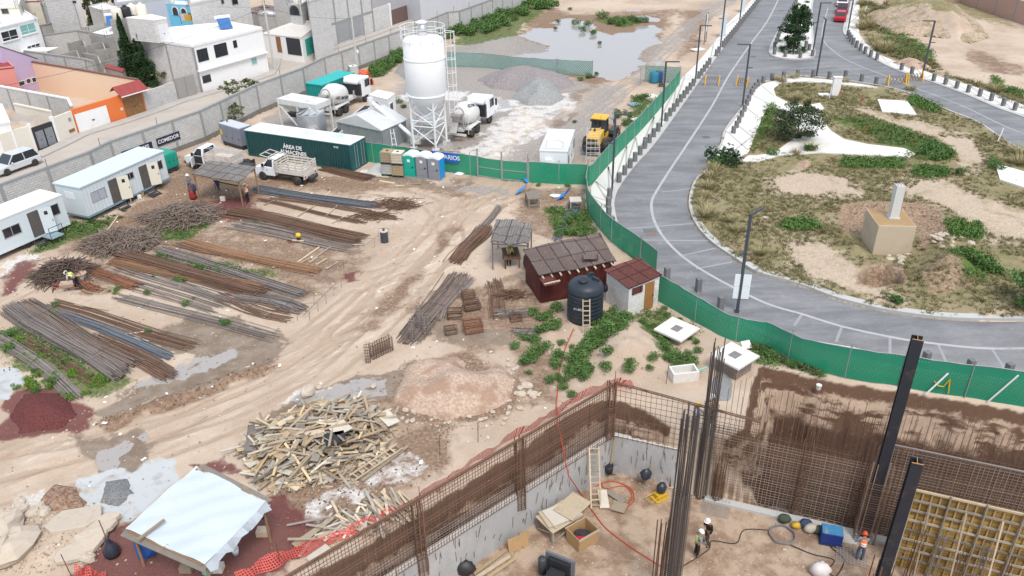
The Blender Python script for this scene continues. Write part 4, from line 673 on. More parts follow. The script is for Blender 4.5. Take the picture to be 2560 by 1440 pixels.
tag(MB().prism([(-1.9,-1.3),(1.9,-1.3),(2.4,.9),(-1.4,.9)],2.7,2.78).build('awning',white),'white sheet awning in front of the modern white house','awning').location=(*G2((95,124),2.7),0)
House('red_shelter','small red roofed shelter at the foot of the cypress pair','shelter',[(262,168),(306,180),(312,172),(268,160)],2.4,blkd,M_red,lip=0)
def pole(px,top,label,r=.16,arms=True):
 a=G(*px);T=thing('utility_pole',label,'pole',a);MB().tube([(0,0,-.2),(0,0,top)],r,10,r*.6).build('shaft',conc,T)
 if arms:MB().bar((-.7,0,top-.5),(.7,0,top-.5),.09).bar((-.4,0,top-1.2),(.4,0,top-1.2),.07).build('cross_arm',darkm,T)
 return a+Vector((0,0,top-.45))
p1_=pole((687,176),8.6,'leaning concrete utility pole at the white house corner');p2_=pole((199,66),7.6,'dark utility pole beside the tall grey sheet gate');p3_=pole((897,203),8.2,'pale concrete pole with camera beside the wall',.15,False)
m=MB().lathe([(.12,-.2),(.15,.1),(.05,.2)],(0,0,0),10);o=m.build('camera_head',white);o['label']='white security camera clamped on the pale concrete pole';o['category']='camera';o.location=p3_+Vector((.3,-.2,-4.0))
def wire(a,b,sag,label):
 n=14;tag(MB().tube([a.lerp(b,i/n)+Vector((0,0,-sag*4*(i/n)*(1-i/n))) for i in range(n+1)],.018,4).build('overhead_wire',darkm),label,'wire')
wire(p1_,G(10,215,7),.8,'thin overhead wire from white house corner pole to left edge');wire(p1_,p3_,.5,'thin overhead wire between the corner pole and camera pole');wire(p2_,p1_,1.2,'thin overhead wire between the two town poles')
# --- fences
M_fence=Mnet('green_slatted_mesh',(.005,.195,.095),.16,.8,(.012,.26,.145),True,.6,.98);M_fenced=Mnet('green_far_mesh',(.05,.20,.15),.30,.55,(.25,.36,.33),True,.6,.8);M_post=M('fence_post',(.36,.38,.385),.5,.15,metal=.4)
def fence(label,px,h,mat,post=2.6,rail=True,lean=(0,0),hs=None,name='green_fence',sag=0,z=0,group=None,postr=.035,up=.35):
 P=smooth_line([G2(p,z) for p in px],3) if len(px)>3 else[G2(p,z) for p in px];o0=Vector((*P[0],0));T=thing(name,label,'fence',o0,0,group)
 Q=[Vector((*P[0],0))];acc=0;L=0
 for i in range(len(P)-1):
  a=Vector((*P[i],0));b=Vector((*P[i+1],0));n=max(1,int((b-a).length/.6))
  for j in range(1,n+1):Q.append(a.lerp(b,j/n))
 rows=[];tp=[];s=0;posts=[];nxt=0
 for i,q in enumerate(Q):
  if i:s+=(q-Q[i-1]).length
  t=i/(len(Q)-1);hh=h if not hs else float(np.interp(t,LS_(0,1,len(hs)),hs))
  w=sin(s*1.7)*.03+RU(-.03,.03);hh+=RU(-.04,.03);nv=Vector((lean[0],lean[1],0));top=q-o0+nv*hh+Vector((w,0,hh+z-sag*abs(sin(s*math.pi/post))));rows.append((q-o0+Vector((0,w,z+.05)),top));tp.append(top+Vector((0,0,.02)))
  if s>=nxt or i==len(Q)-1:posts.append((q-o0,hh,nv));nxt+=post
 quad_uv('mesh_panel',rows,mat,T)
 if rail:MB().tube(tp,.028,5).build('top_rail',M_post,T)
 for q,hh,nv in posts:MB().tube([q+Vector((0,0,z-.3)),q+Vector((0,0,z))+nv*hh+Vector((0,0,hh+up))],postr,6).build('post',M_post,T)
 return T
fence('green mesh fence between the yard and the concrete plant',[(560,345),(640,362),(760,384),(918,405),(1060,424),(1194,441)],1.95,M_fence)
def gate_leaf(label,a,b,brace):
 T=fence(label,[a,b],1.85,M_fence,50,True,up=.1,name='mesh_gate',postr=.05);A=Vector((0,0,.1));d=Vector((*G2(b),0))-Vector((*G2(a),0));m=MB().tube([A,d+A],.03,5).tube([A+Vector((0,0,.85)),d+A+Vector((0,0,.85))],.03,5)
 MB().tube([A+Vector((0,0,.85)),d+A+Vector((0,0,.85))],.03,5).build('middle_rail',M_post,T);MB().tube([A,d+A],.03,5).build('bottom_rail',M_post,T);return T
gate_leaf('green mesh gate leaf left of the tall yard gate posts',(1196,441),(1254,450),0);gate_leaf('green mesh gate leaf right of the tall yard gate posts',(1257,450),(1318,456),1)
for px,l in(((1195,442),'tall steel gate post left of the green gate leaves'),((1255,451),'tall steel gate post between the green gate leaves'),((1320,457),'tall steel gate post right of the green gate leaves')):
 o=MB().tube([(0,0,-.2),(0,0,2.7)],.07,8).build('gate_post',M_post);tag(o,l,'gate post').location=G(*px)
fence('green mesh fence right of the yard gate ending at the street fence',[(1322,457),(1397,461),(1468,463)],1.95,M_fence)
fence('green mesh fence along the white sidewalk up past the loader',[(1468,466),(1480,462),(1520,415),(1567,366),(1600,332),(1635,292),(1670,250),(1698,213)],1.95,M_fence)
fence('green mesh fence curving down beside the sidewalk to the red shed',[(1468,466),(1464,490),(1466,512),(1470,530),(1490,563),(1528,606),(1578,642),(1640,690)],1.95,M_fence,2.8)
F3=fence('bright green mesh fence following the road curve beside the excavation',[(1642,753),(1690,780),(1737,806),(1780,830),(1820,849),(1880,863),(1920,874),(1995,915),(2050,932),(2145,952),(2245,967),(2345,985),(2445,1000),(2560,1018),(2700,1035)],1.9,M_fence,3.1,hs=[1.95,1.95,1.75,1.7,1.8,2.0,2.05,2.1,2.2,2.2])
pg=Plane(G2((2345,985)),G2((2445,1000)));gq=[pg.at(x,y) for x,y in((2335,950),(2345,962),(2358,964),(2370,950),(2374,945),(2370,980))]
o=MB().tube([pg.a+pg.u*a_+pg.n*.1+Vector((0,0,z_)) for a_,z_ in gq],.03,5).build('painted_mark',M('yellow_label',(.7,.48,.02),.6));o.parent=F3;o.location=-F3.location
for a,b in(((2315,985),(2370,930)),((2470,1004),(2545,935))):
 A_=G(*a,.1);B_=Plane(G2((2345,985)),G2((2560,1018))).at(*b);pl_=Plane(G2((2345,985)),G2((2560,1018)));B3=pl_.a+pl_.u*B_[0]+Vector((0,0,B_[1]));tag(MB().tube([A_,B3+Vector((-.05,-.12,0))],.05,6).build('brace_tube',white),'pale steel brace tube leaning on the green fence right of the tall column' if a[0]<2400 else 'pale steel brace tube leaning on the green fence near right edge','brace')
tag(MB().tube([G(2030,852,.9),G(2125,868,.9),G(2330,908,.9)],.03,5).build('loose_rail',white),'loose pale rail lying along the green fence top left of the column','rail')
tag(MB().tube([G(2215,922,1.0),G(2330,927,1.0),G(2545,950,1.0)],.03,5).build('loose_rail',white),'loose pale rail across the green fence right of the column','rail')
fence('faded green slatted fence panel at the flooded area behind the gravel',[(1118,166),(1210,170),(1280,178),(1380,186),(1481,190)],1.9,M_fenced,5,up=.2)
fence('faded green fence corner with white rail beyond the sidewalk fence',[(1612,204),(1655,207),(1699,210)],2.0,M_fenced,4,up=.1);fence('short wire gate at the open end of the far green fence',[(1600,214),(1613,203)],2.0,Mnet('bare_wire',(.4,.42,.42),.2,.16,None,True),4,up=.1)
sp=Plane(G2((1060,424)),G2((1194,441)));q0,q1=sp.at(1077,392),sp.at(1148,396)
sign('toilet_sign','blue sign ending in TARIOS on the green fence behind the toilets',sp,(q0[0],q1[0],1.1,1.98),M_sblue,M_wtxt,'SANITARIOS',.56,off_=.12)
# --- containers, cabins
M_dgreen=M('dark_green_container',(.012,.072,.075),.5,.12,.8,dirt=(.05,.1,.1),dsc=.9,damt=.5,corr=(0,.28,1.2));M_cteal=M('teal_container',(.015,.30,.27),.5,.08,.8,corr=(3,.28,1.2));M_croof=M('container_roof',(.70,.74,.75),.5,.1,.4,dirt=(.15,.32,.32),dsc=.35,damt=.5);M_dgflat=M('dark_green_flat',(.02,.10,.105),.5,.2,1)
def container(label,loc,rz,L,W,Hh,side,roof,door,name='shipping_container',posts=None):
 T=thing(name,label,'container',loc,rz);m=MB().box(.06,L-.06,.03,W-.03,.14,Hh-.06).build('wall',side,T);MB().box(0,L,0,W,Hh-.06,Hh).build('roof',roof,T)
 f=MB()
 for x in(0,L-.16):
  for y in(0,W-.16):f.box(x,x+.16,y,y+.16,.004,Hh-.062)
 for y in(-.004,W-.1):f.box(.162,L-.162,y,y+.104,0,.16);f.box(.162,L-.162,y,y+.104,Hh-.16,Hh-.063)
 for x in(-.004,L-.1):f.box(x,x+.104,.162,W-.162,0,.16);f.box(x,x+.104,.162,W-.162,Hh-.16,Hh-.063)
 f.build('frame',door,T)
 for k in(0,1):
  d=MB().box(L-.03,L+.01,.17+k*(W/2-.17)+.01,W/2+k*(W/2-.17)-.01,.17,Hh-.17).build('door',door,T);b=MB()
  for y in(.35,.75):b.tube([(L+.05,.17+k*(W/2-.17)+y,.2),(L+.05,.17+k*(W/2-.17)+y,Hh-.2)],.025,6)
  b.build('lock_bar',steel,d)
 return T
C1=container('long dark green container lettered AREA DE ALMACENES with pale roof',(-25.57,75.08,0),-.4238,12.19,2.44,2.62,M_dgreen,M_croof,M_dgflat)
for s_,x,z in(('ÁREA DE',5.55,1.52),('ALMACENES',5.55,.98)):text('lettering',s_,.55,M_wtxt,(x,-.03,z),(math.pi/2,0,0),C1,.01,bold=.012)
text('lettering','|||| |||||',.2,M_wtxt,(10.6,-.03,2.2),(math.pi/2,0,0),C1,.01)
container('bright teal container standing behind the nearer mixer truck',(*G2((805,213),2.59),0),math.atan2(4.67,2.46),6.06,2.44,2.59,M_cteal,M('teal_roof',(.02,.42,.40),.5,.06,1,corr=(0,.3,.6)),M_cteal)
M_cab=M('pale_blue_panel',(.60,.66,.685),.5,.05,.8,corr=(0,.35,.25));M_cabr=M('pale_blue_roof',(.55,.63,.68),.55,.06,.4);M_trim=M('slate_trim',(.22,.30,.36),.5,.1);M_cdoor=M('cream_door',(.70,.67,.56),.6,.05);M_inside=M('cabin_interior',(.10,.09,.08),.9,.3,2)
def wheel(m,x,y,r,w):m.lathe([(r*.55,-w/2),(r*.94,-w/2),(r,-w*.32),(r,w*.32),(r*.94,w/2),(r*.55,w/2)],(x,y,r),18,'y')
def wheelset(T,x,y,r,w,rimm=steel,name='wheel',out=-1):
 m=MB();wheel(m,x,y,r,w);t=m.build(name,rubber,T,True);c=MB().lathe([(r*.56,-w*.38),(r*.5,-w*.3),(r*.2,-w*.42),(r*.05,-w*.44)] if out<0 else[(r*.05,w*.44),(r*.2,w*.42),(r*.5,w*.3),(r*.56,w*.38)],(x,y,r),14,'y').build('rim',rimm,t);return t
def cabin(label,a,b,W,z0,z1,wall,roof,trim,ov=.08):
 rz=yaw(a,b);L=math.hypot(b[0]-a[0],b[1]-a[1]);T=thing('site_cabin',label,'cabin',(*a,0),rz)
 MB().box(0,L,0,W,z0,z1-.1).build('wall',wall,T);MB().box(-ov,L+ov,-ov,W+ov,z1-.1,z1).build('roof',roof,T);MB().box(-.01,L+.01,-.012,W+.01,z0-.02,z0+.16).build('skirt',trim,T)
 f=MB().box(.5,L-.5,.5,W-.5,.35,z0-.02).build('chassis',darkm,T);return T,L
def cdoor(T,x0,x1,z0,z1,open_=True,hinge=1,mat=M_cdoor,ang=2.6):
 o=MB().box(x0,x1,-.012,.02,z0,z1).build('doorway',M_inside,T);w=x1-x0
 d=MB().box(0,w,-.045,0,z0+.02,z1).build('door',mat,T);d.location=(x1 if hinge>0 else x0,-.03,0);d.rotation_euler=(0,0,-(math.pi-ang) if hinge>0 else math.pi+(math.pi-ang))
 MB().box(w*.86,w*.9,-.09,-.05,z0+.9,z0+1.05).build('handle',darkm,d);MB().box(w*.38,w*.66,-.05,.004,z1-.55,z1-.25).build('door_window',black,d)
def cwin(T,x0,x1,z0,z1,split=True,pane=glass):
 f=MB();f.box(x0-.05,x1+.05,-.03,0,z0-.05,z0);f.box(x0-.05,x1+.05,-.03,0,z1,z1+.05);f.box(x0-.05,x0,-.03,0,z0,z1);f.box(x1,x1+.05,-.03,0,z0,z1)
 if split:f.box((x0+x1)/2-.025,(x0+x1)/2+.025,-.032,0,z0,z1)
 o=f.build('window',steel,T);MB().box(x0+.002,x1-.002,-.014,.01,z0+.002,z1-.002).build('pane',pane,o)
def steps(T,x,z,n=3,w=.9):
 m=MB()
 for i in range(n):m.box(x,x+w,-.25-.27*(i+1),-.27*(i+1)+.02,z-(i+1)*z/(n+1)-.04,z-(i+1)*z/(n+1))
 for xx in(x-.03,x+w):m.bar((xx+.015,-.1,z-.1),(xx+.015,-.3*(n+.6),.05),.04,.1)
 m.build('steps',darkm,T)
T,L=cabin('long pale blue site trailer with two open cream doors',(-34.34,59.85),(-30.75,68.15),2.85,.45,3.15,M_cab,M_cabr,M_trim)
cwin(T,.8,2.2,1.5,2.3,True,M('curtain_pane',(.40,.42,.48),.4,.2));cdoor(T,2.65,3.55,.62,2.65);cdoor(T,6.0,6.9,.62,2.65);cwin(T,4.6,5.3,2.0,2.5);cwin(T,L-.9,L-.45,1.7,2.4,False);steps(T,2.7,.6,2);steps(T,5.9,.6,3)
for x in(3.7,4.6):wheelset(T,x,.25,.36,.24)
o=MB().box(-.02,0,.9,1.9,1.95,2.55).build('end_panel',white,T);o=MB().box(4.9,5.3,1.5,1.9,3.15,3.2).build('roof_hatch',M_cabr,T)
a,b=(-38.9,51.8),(-35.26,58.68)
T,L=cabin('white roofed site office trailer with open door and railed steps at left edge',(a[0]-1.5,a[1]-2.84),b,2.6,.5,3.05,M('office_panel',(.60,.67,.70),.5,.04),M_roofw,M('office_panel',(.6,.67,.7)),.03)
cwin(T,L-1.75,L-.55,1.7,2.5);cwin(T,L-5.2,L-3.9,1.5,2.2);cdoor(T,L-3.1,L-2.2,.6,2.65,mat=M('office_panel',(.6,.67,.7)),ang=2.75);wheelset(T,L-3.7,.25,.4,.25)
m=MB().box(L-2.6,L-1.5,-1.3,-.1,.5,.56);m.build('landing',M_trim,T);steps(T,L-3.3,.5,2,.8);m=MB()
for x in(L-2.6,L-1.5):m.tube([(x,-1.28,0),(x,-1.28,1.45)],.025,5)
m.tube([(L-2.6,-1.28,1.42),(L-1.5,-1.28,1.42)],.025,5).tube([(L-2.6,-1.28,1.0),(L-1.5,-1.28,1.0)],.02,5).build('railing',black,T);o=MB().box(L,L+.3,.5,1.1,1.9,2.5).build('air_conditioner',white,T)
q0,q1,q2=(2.68,66.6),(5.05,66.15),(7.09,71.83)
T,L=cabin('white metal box office with railing on roof beside the yellow loader',q0,q1,5.9,.5,2.95,M('white_panel',(.70,.745,.76),.5,.05,.8,corr=(1,.9,.3)),M('pale_grey_roof',(.63,.65,.66),.5,.05),white,.04)
rl=MB()
for i in range(9):t_=math.pi*i/8;rl.tube([(.45+.9*(1-cos(t_))/1.2,.9+.5*sin(t_),3.4)]*1+[(.45+.9*(1-cos(t_+.39))/1.2,.9+.5*sin(t_+.39),3.4)],.025,5)
for x,y in((.45,.9),(1.95,.9)):rl.tube([(x,y,2.95),(x,y,3.42)],.025,5)
rl.tube([(.1,.3,3.05),(L-.1,.3,3.05)],.02,4).build('roof_rail',steel,T);o=MB().box(.5,1.1,-.2,0,1.5,2.2).build('air_conditioner',white,T);MB().box(.25,1.4,-.03,0,.7,2.0).build('end_door',white,T)
for y,z0,z1 in((1.0,1.3,2.1),(5.2,1.4,2.2)):o=MB().box(L-.005,L+.03,y,y+.5,z0,z1).build('window',darkm,T)
o=MB().box(L,L+.02,2.4,3.3,.6,2.5).build('door',white,T);MB().box(L+.022,L+.06,3.1,3.2,1.4,1.55).build('handle',darkm,o)
def genset(label,loc,rz,L,W,Hh,mat,topm,z0=.45):
 T=thing('generator',label,'generator',loc,rz);MB().box(0,L,0,W,z0,Hh).build('housing',mat,T,bevel=.04);MB().box(.06,L-.06,.06,W-.06,Hh,Hh+.05).build('top_panel',topm,T);MB().box(.1,L-.1,.1,W-.1,.15,z0).build('base_frame',darkm,T)
 for k in range(3):o=MB().box(L*(.08+.3*k),L*(.34+.3*k),-.02,0,z0+.15,Hh-.2).build('panel_door',mat,T);MB().box(L*(.30+.3*k),L*(.32+.3*k),-.05,-.022,z0+.6,z0+.75).build('handle',black,o)
 MB().tube([(L*.15,W*.5,Hh),(L*.15,W*.5,Hh+.3)],.07,8).build('exhaust',darkm,T)
 for x in(.3,L-.5):wheelset(T,x+.1,.15,.25,.18)
 return T
a,b=G(556,362),G(607,378);T=genset('grey generator set with yellow label at the end of long container',(*(a.xy),0),yaw(a,b),(b-a).length,1.5,2.25,M('grey_housing',(.20,.22,.27),.5,.06),M('pale_top',(.5,.53,.56),.5));MB().box(.15,.45,-.03,-.021,1.2,1.7).build('warning_label',M('yellow_label',(.7,.48,.02),.6),T)
a,b=G(420,437),G(452,424);T=genset('green generator set beside the long pale blue trailer',(*(a.xy),0),yaw(a,b),(b-a).length,2.0,1.8,M('green_housing',(.015,.28,.21),.5,.08),M('green_housing',(.015,.28,.21)))
def toilet(label,loc,rz,front,side):
 T=thing('portable_toilet',label,'portable toilet',loc,rz);w=.56;h=2.0
 MB().box(-w,w,.02,1.1,.12,h).build('wall',side,T,bevel=.03);MB().box(-w-.03,w+.03,-.04,1.14,0,.12).build('base',M('grey_plastic',(.28,.29,.30),.6),T)
 rp=[(-w-.04,h)]+[(w*cos(t_)*1.06,h+.02+.26*sin(t_)) for t_ in LS_(math.pi,0,11)]+[(w+.04,h)]
 MB().side(rp,0,1.16).build('roof',M('white_plastic',(.74,.77,.79),.5,.03),T)
 d=MB().side([(-w+.1,.14),(w-.1,.14),(w-.1,h-.1)]+[((w-.1)*cos(t_),h-.1+.2*sin(t_)) for t_ in LS_(.3,math.pi-.3,7)]+[(-w+.1,h-.1)],-.03,.02).build('door',front,T)
 MB().side([(-w,.12),(-w+.1,.12),(-w+.1,h-.05),(-w,h-.05)],-.015,.02).build('door_post',front,T);MB().side([(w-.1,.12),(w,.12),(w,h-.05),(w-.1,h-.05)],-.015,.02).build('door_post',front,T)
 m=MB()
 for z in(.35,.95):m.box(-w+.22,w-.22,-.05,-.03,z,z+.45)
 m.build('moulded_panel',front,d);MB().box(w-.26,w-.14,-.08,-.031,1.0,1.12).build('latch',black,d);o=MB().box(-.14,.14,-.04,-.031,1.5,1.75).build('sticker',white,d);return T
M_tt=M('teal_plastic',(.01,.36,.27),.5,.04);M_tg=M('smoke_plastic',(.24,.25,.27),.55,.08);M_tb=M('blue_plastic',(.01,.14,.5),.5,.04)
for l,pa,f,sd in(('teal portable toilet beside the stacked water cubes',(1025,444),M_tt,M_tt),('grey doored blue portable toilet, middle of the three',(1056,447),M_tg,M_tb),('grey doored blue portable toilet at the right end of the row',(1086,452),M_tg,M('bright_blue_plastic',(.01,.27,.66),.5,.04))):
 toilet(l,G(*pa),-.40,f,sd)
def ibc_proto(mat,label):
 T=thing('water_cube',label,'water tank',(0,0,0));MB().box(-.5,.5,-.5,.5,.16,1.12).build('tank',mat,T,bevel=.06);MB().lathe([(.13,1.12),(.13,1.16)],(0,0,0),10).build('cap',black,T)
 m=MB();
 for i in range(7):
  t_=-.52+1.04*i/6
  for yy in(-.53,.53):m.tube([(t_,yy,.14),(t_,yy,1.13)],.018,4);m.tube([(yy,t_,.14),(yy,t_,1.13)],.018,4)
 for z in(.2,.45,.7,.95,1.12):
  for s_ in(-.53,.53):m.tube([(-.53,s_,z),(.53,s_,z)],.018,4);m.tube([(s_,-.53,z),(s_,.53,z)],.018,4)
 m.build('wire_cage',steel,T);p=MB()
 for y in(-.5,0,.5):p.box(-.55,.55,y-.06,y+.06,0,.03)
 for x in(-.5,0,.5):p.box(x-.06,x+.06,-.56,.56,.032,.13)
 p.build('pallet',darkm,T);return T
Mi=[M('yellowed_plastic',(.40,.28,.13),.5,.2,2),M('cream_plastic',(.70,.62,.44),.5,.06),M('clouded_plastic',(.55,.53,.47),.5,.15),M('amber_plastic',(.48,.34,.12),.5,.2,1),M('white_cube',(.68,.68,.62),.5,.06)]
for px,z,mi,l in(((972,440),0,2,'clouded water cube, lower left of the stack by toilets'),((972,440),1.14,0,'brown stained water cube, upper left of the stack by toilets'),((998,443),0,3,'amber water cube, lower right of the stack by toilets'),((998,443),1.14,1,'cream water cube, upper right of the stack by toilets'),((862,212),0,1,'cream water cube near wall behind the teal container'),((886,212),0,4,'lower white water cube beside the concrete pole'),((886,212),1.14,4,'upper white water cube beside the concrete pole')):
 g_=G(*px);place(ibc_proto(Mi[mi],l),(g_.x,g_.y+.5,z),-.22 if px[1]>300 else.4)
 # --- silo
M_silo=M('silo_white',(.80,.81,.82),.45,.03,.3,dirt=(.68,.69,.7),dsc=.3,damt=.4);M_ssteel=M('white_steel',(.72,.74,.75),.5,.08,1,dirt=(.5,.48,.45),dsc=1.5,damt=.4)
legs=[G(1034.7,371),G(1090,376),G(1117,361),G(1066,350)];cx=sum(l.x for l in legs)/4;cy=sum(l.y for l in legs)/4
T=thing('cement_silo','tall white cement silo on braced steel legs with railing on top','silo',(cx,cy,0));SR=1.95;ZB,ZT=5.3,10.6
MB().lathe([(.3,3.0),(SR,ZB),(SR,ZT-.25),(SR*.9,ZT-.05),(SR*.5,ZT+.12),(.05,ZT+.2)],n=40).build('shell',M_silo,T,True);MB().lathe([(SR+.002,ZT-1.9),(SR+.05,ZT-1.88),(SR+.05,ZT-1.8),(SR+.002,ZT-1.78)],n=40).build('hoop',M_silo,T)
MB().lathe([(SR+.002,ZB),(SR+.06,ZB+.02),(SR+.06,ZB+.12),(SR+.002,ZB+.14)],n=40).build('hoop',M_silo,T)
lp_=[Vector((l.x-cx,l.y-cy,0)) for l in legs]
for p in lp_:MB().tube([p+Vector((0,0,.1)),p+Vector((0,0,ZB+1.2))],.11,8).build('leg',M_ssteel,T)
for p in lp_:MB().box(p.x-.35,p.x+.35,p.y-.35,p.y+.35,-.1,.4 if p.y>0 else.12).build('footing',conc,T)
for i in range(4):
 a,b=lp_[i],lp_[(i+1)%4];m=MB()
 for z0,z1 in((.5,2.2),(2.4,3.9),(3.9,5.2)):m.tube([a+Vector((0,0,z0)),b+Vector((0,0,z1))],.06,6).tube([b+Vector((0,0,z0)),a+Vector((0,0,z1))],.06,6)
 for z in(2.3,2.85):m.tube([a+Vector((0,0,z)),b+Vector((0,0,z))],.06,6)
 m.build('brace',M_ssteel,T)
rg=MB();RR_=SR+.12
for z in(ZT+.1,ZT+.55,ZT+1.05):rg.tube([(RR_*cos(t_),RR_*sin(t_),z) for t_ in LS_(0,2*math.pi,33)],.03,5)
for t_ in LS_(0,2*math.pi,13)[:-1]:rg.tube([(RR_*cos(t_),RR_*sin(t_),ZT-.3),(RR_*cos(t_),RR_*sin(t_),ZT+1.06)],.03,5)
rg.build('railing',M_ssteel,T);f=MB().lathe([(.42,ZT),(.42,ZT+1.25),(.3,ZT+1.26)],(0,0,0),16).build('dust_filter',chrome,T,True);MB().lathe([(.5,ZT+1.27),(.55,ZT+1.4),(.2,ZT+1.55)],(-.05,0,0),14).build('filter_cap',M_ssteel,f)
ld=MB();lx,ly=SR+.12,.35
for y in(-.22,.22):ld.tube([(lx,ly+y,3.0),(lx,ly+y,ZT+.6)],.03,5)
for k in range(24):ld.tube([(lx,ly-.22,3.1+.32*k),(lx,ly+.22,3.1+.32*k)],.018,4)
ld.build('ladder',M_ssteel,T);cg=MB()
for z in LS_(3.4,ZT+.4,7):cg.tube([(lx+.85*sin(t_),ly+.4*cos(t_),z) for t_ in LS_(0,math.pi,9)],.03,5)
for t_ in(.6,1.2,1.57,1.95,2.5):cg.tube([(lx+.85*sin(t_),ly+.4*cos(t_),3.4),(lx+.85*sin(t_),ly+.4*cos(t_),ZT+.4)],.022,4)
cg.build('ladder_cage',M_ssteel,T);MB().lathe([(.55,2.2),(.75,2.4),(.75,3.3),(.5,3.5)],(0,.1,0),16).build('weigh_hopper',M_ssteel,T,True);MB().box(-.9,.9,-.9,.9,1.0,1.25).build('gathering_chute',conc,T);MB().lathe([(.25,1.25),(.6,2.2)],(0,.1,0),14).build('discharge_cone',M('dirty_white',(.5,.48,.45),.8,.2),T)
M_dw=M('dusty_white_steel',(.62,.62,.60),.6,.12,1.5,dirt=(.36,.33,.30),dsc=1,damt=.6);M_galv=M('ribbed_galvanised',(.40,.43,.45),.4,.15,1,metal=.5,corr=(2,.12,.8));M_corr=M('corrugated_sheet',(.36,.40,.40),.45,.15,1,metal=.35,corr=(3,.2,.9),dirt=(.5,.53,.53),dsc=.6,damt=.6)
a,b=G(704,322),G(800,340);rz=yaw(a,b);L=(b-a).length
T=thing('aggregate_bin','white aggregate bin on a braced frame beside the mixer truck','hopper',(*a.xy,0),rz)
MB().add([(0,0,3.3),(L,0,3.3),(L,2.3,3.3),(0,2.3,3.3),(.9,.7,1.9),(L-.9,.7,1.9),(L-.9,1.6,1.9),(.9,1.6,1.9),(0,0,2.75),(L,0,2.75),(L,2.3,2.75),(0,2.3,2.75)],[(0,1,2,3),(4,7,6,5),(8,9,1,0),(9,10,2,1),(10,11,3,2),(11,8,0,3),(4,5,9,8),(5,6,10,9),(6,7,11,10),(7,4,8,11)]).build('hopper',M_dw,T)
for x in(.1,L*.5,L-.1):
 for y in(.1,2.2):MB().box(x-.09,x+.09,y-.09,y+.09,0,2.75).build('leg',M_dw,T)
m=MB()
for x0,x1 in((.1,L*.5),(L-.1,L*.5)):m.bar((x0,.1,2.6),(x1,.1,.3),.12)
m.build('brace',M_dw,T);MB().box(.3,L-.3,.8,1.5,1.2,1.6).build('belt',black,T)
g_=G(778,346);T=thing('galvanised_tank','ribbed galvanised water tank with conical lid behind the long container','water tank',(g_.x,g_.y+1.2,0));MB().lathe([(1.45,0),(1.45,2.35),(1.38,2.42)],n=28).build('body',M_galv,T,True);mm=MB()
for k in range(10):
 t0=2*math.pi*k/10;t1=t0+.42;mm.add([(.2*cos(t0),.2*sin(t0),2.85),(1.42*cos(t0),1.42*sin(t0),2.45),(1.42*cos(t1),1.42*sin(t1),2.62),(.2*cos(t1),.2*sin(t1),2.9)],[(0,1,2,3)])
lid_=MB().lathe([(1.4,2.42),(.25,2.82),(.2,2.9),(.02,2.92)],n=20).build('lid',M('lid_sheet',(.5,.52,.54),.4,.1,metal=.4),T);mm.build('lid_rib',M('lid_sheet',(.5,.52,.54)),lid_)
T=thing('belt_conveyor','long white inclined conveyor with black belt beside the galvanised tank','conveyor',(0,0,0));A_=G(818,352,.9);B_=G(920,268,2.2);u_=(B_-A_).normalized();n_=u_.cross(Vector((0,0,1))).normalized()
for s_ in(-.45,.45):MB().bar(A_+n_*s_,B_+n_*s_,.1,.35).build('side_beam',M_dw,T)
MB().bar(A_+Vector((0,0,.12)),B_+Vector((0,0,.12)),.75,.03).build('belt',black,T)
for t_ in(.1,.5,.9):p=A_.lerp(B_,t_);MB().bar(p+n_*.4,Vector((*(p+n_*.4).xy,0)),.1).build('leg',M_dw,T);MB().bar(p-n_*.4,Vector((*(p-n_*.4).xy,0)),.1).build('leg',M_dw,T)
T=thing('screw_conveyor','white tube screw conveyor rising toward the mixer truck from the silo foot','conveyor',(0,0,0));A_=G(1040,348,.7);B_=G(926,252,4.2);MB().tube([A_,B_],.2,12).build('tube',M_silo,T);MB().lathe([(.3,-.3),(.34,0),(.3,.35)],B_,12).build('gearbox',M_dw,T);MB().box(-.5,.5,-.4,.4,-.4,.3).build('inlet',M_dw,T).location=A_;p=A_.lerp(B_,.7);MB().tube([p,(p.x+.4,p.y,0)],.05,6).tube([p,(p.x-.4,p.y+.3,0)],.05,6).build('support',M_dw,T)
sh=House('corrugated_shed','corrugated steel shed with pitched pale roof beside the silo','shed',None,2.4,M_corr,None,world=[(-17.2,78.3),(-12.3,75.1),(-10.3,78.4),(-15.2,81.6)])
l_=sh.L;W_=l_[1][0];D_=l_[2][1]
MB().add([(-.1,-.12,2.28),(W_/2,-.12,3.35),(W_+.1,-.12,2.28),(-.1,D_+.1,2.28),(W_/2,D_+.1,3.35),(W_+.1,D_+.1,2.28),(-.1,-.12,2.2),(W_+.1,-.12,2.2),(-.1,D_+.1,2.2),(W_+.1,D_+.1,2.2)],[(0,1,4,3),(1,2,5,4),(6,7,2,1,0),(8,3,4,5,9),(6,0,3,8),(2,7,9,5),(6,8,9,7)]).build('roof',M('shed_roof',(.62,.63,.62),.5,.15,.8,metal=.2,dirt=(.4,.41,.41),dsc=.5,damt=.6,corr=(1,.25,.3)),sh.T)
sh.hole(1,None,'door',M_corr,rsz=(.6,2.4,0,2.0))
ci=House('control_cabin','small white control cabin behind the mixer trucks','cabin',[(922,236),(968,248),(987,233),(944,224)],2.6,white,M_roofw,lip=0);ci.hole(1,None,'window',white,rsz=(.5,1.4,1.1,1.9));ci.hole(0,None,'door',M_gate,rsz=(.6,1.4,.05,2.0))
A_=G(985,396);T=thing('step_ladder','white metal ladder frame leaning beside the corrugated shed','ladder',(*A_.xy,0));m=MB()
for x in(0,.5):m.tube([(x,0,0),(x*.6-.2,.7,2.7)],.04,5)
for k in range(5):m.tube([(-.04*k,.14*(k+.5),.3+.5*k),(.5-.08*k,.14*(k+.5),.3+.5*k)],.03,5)
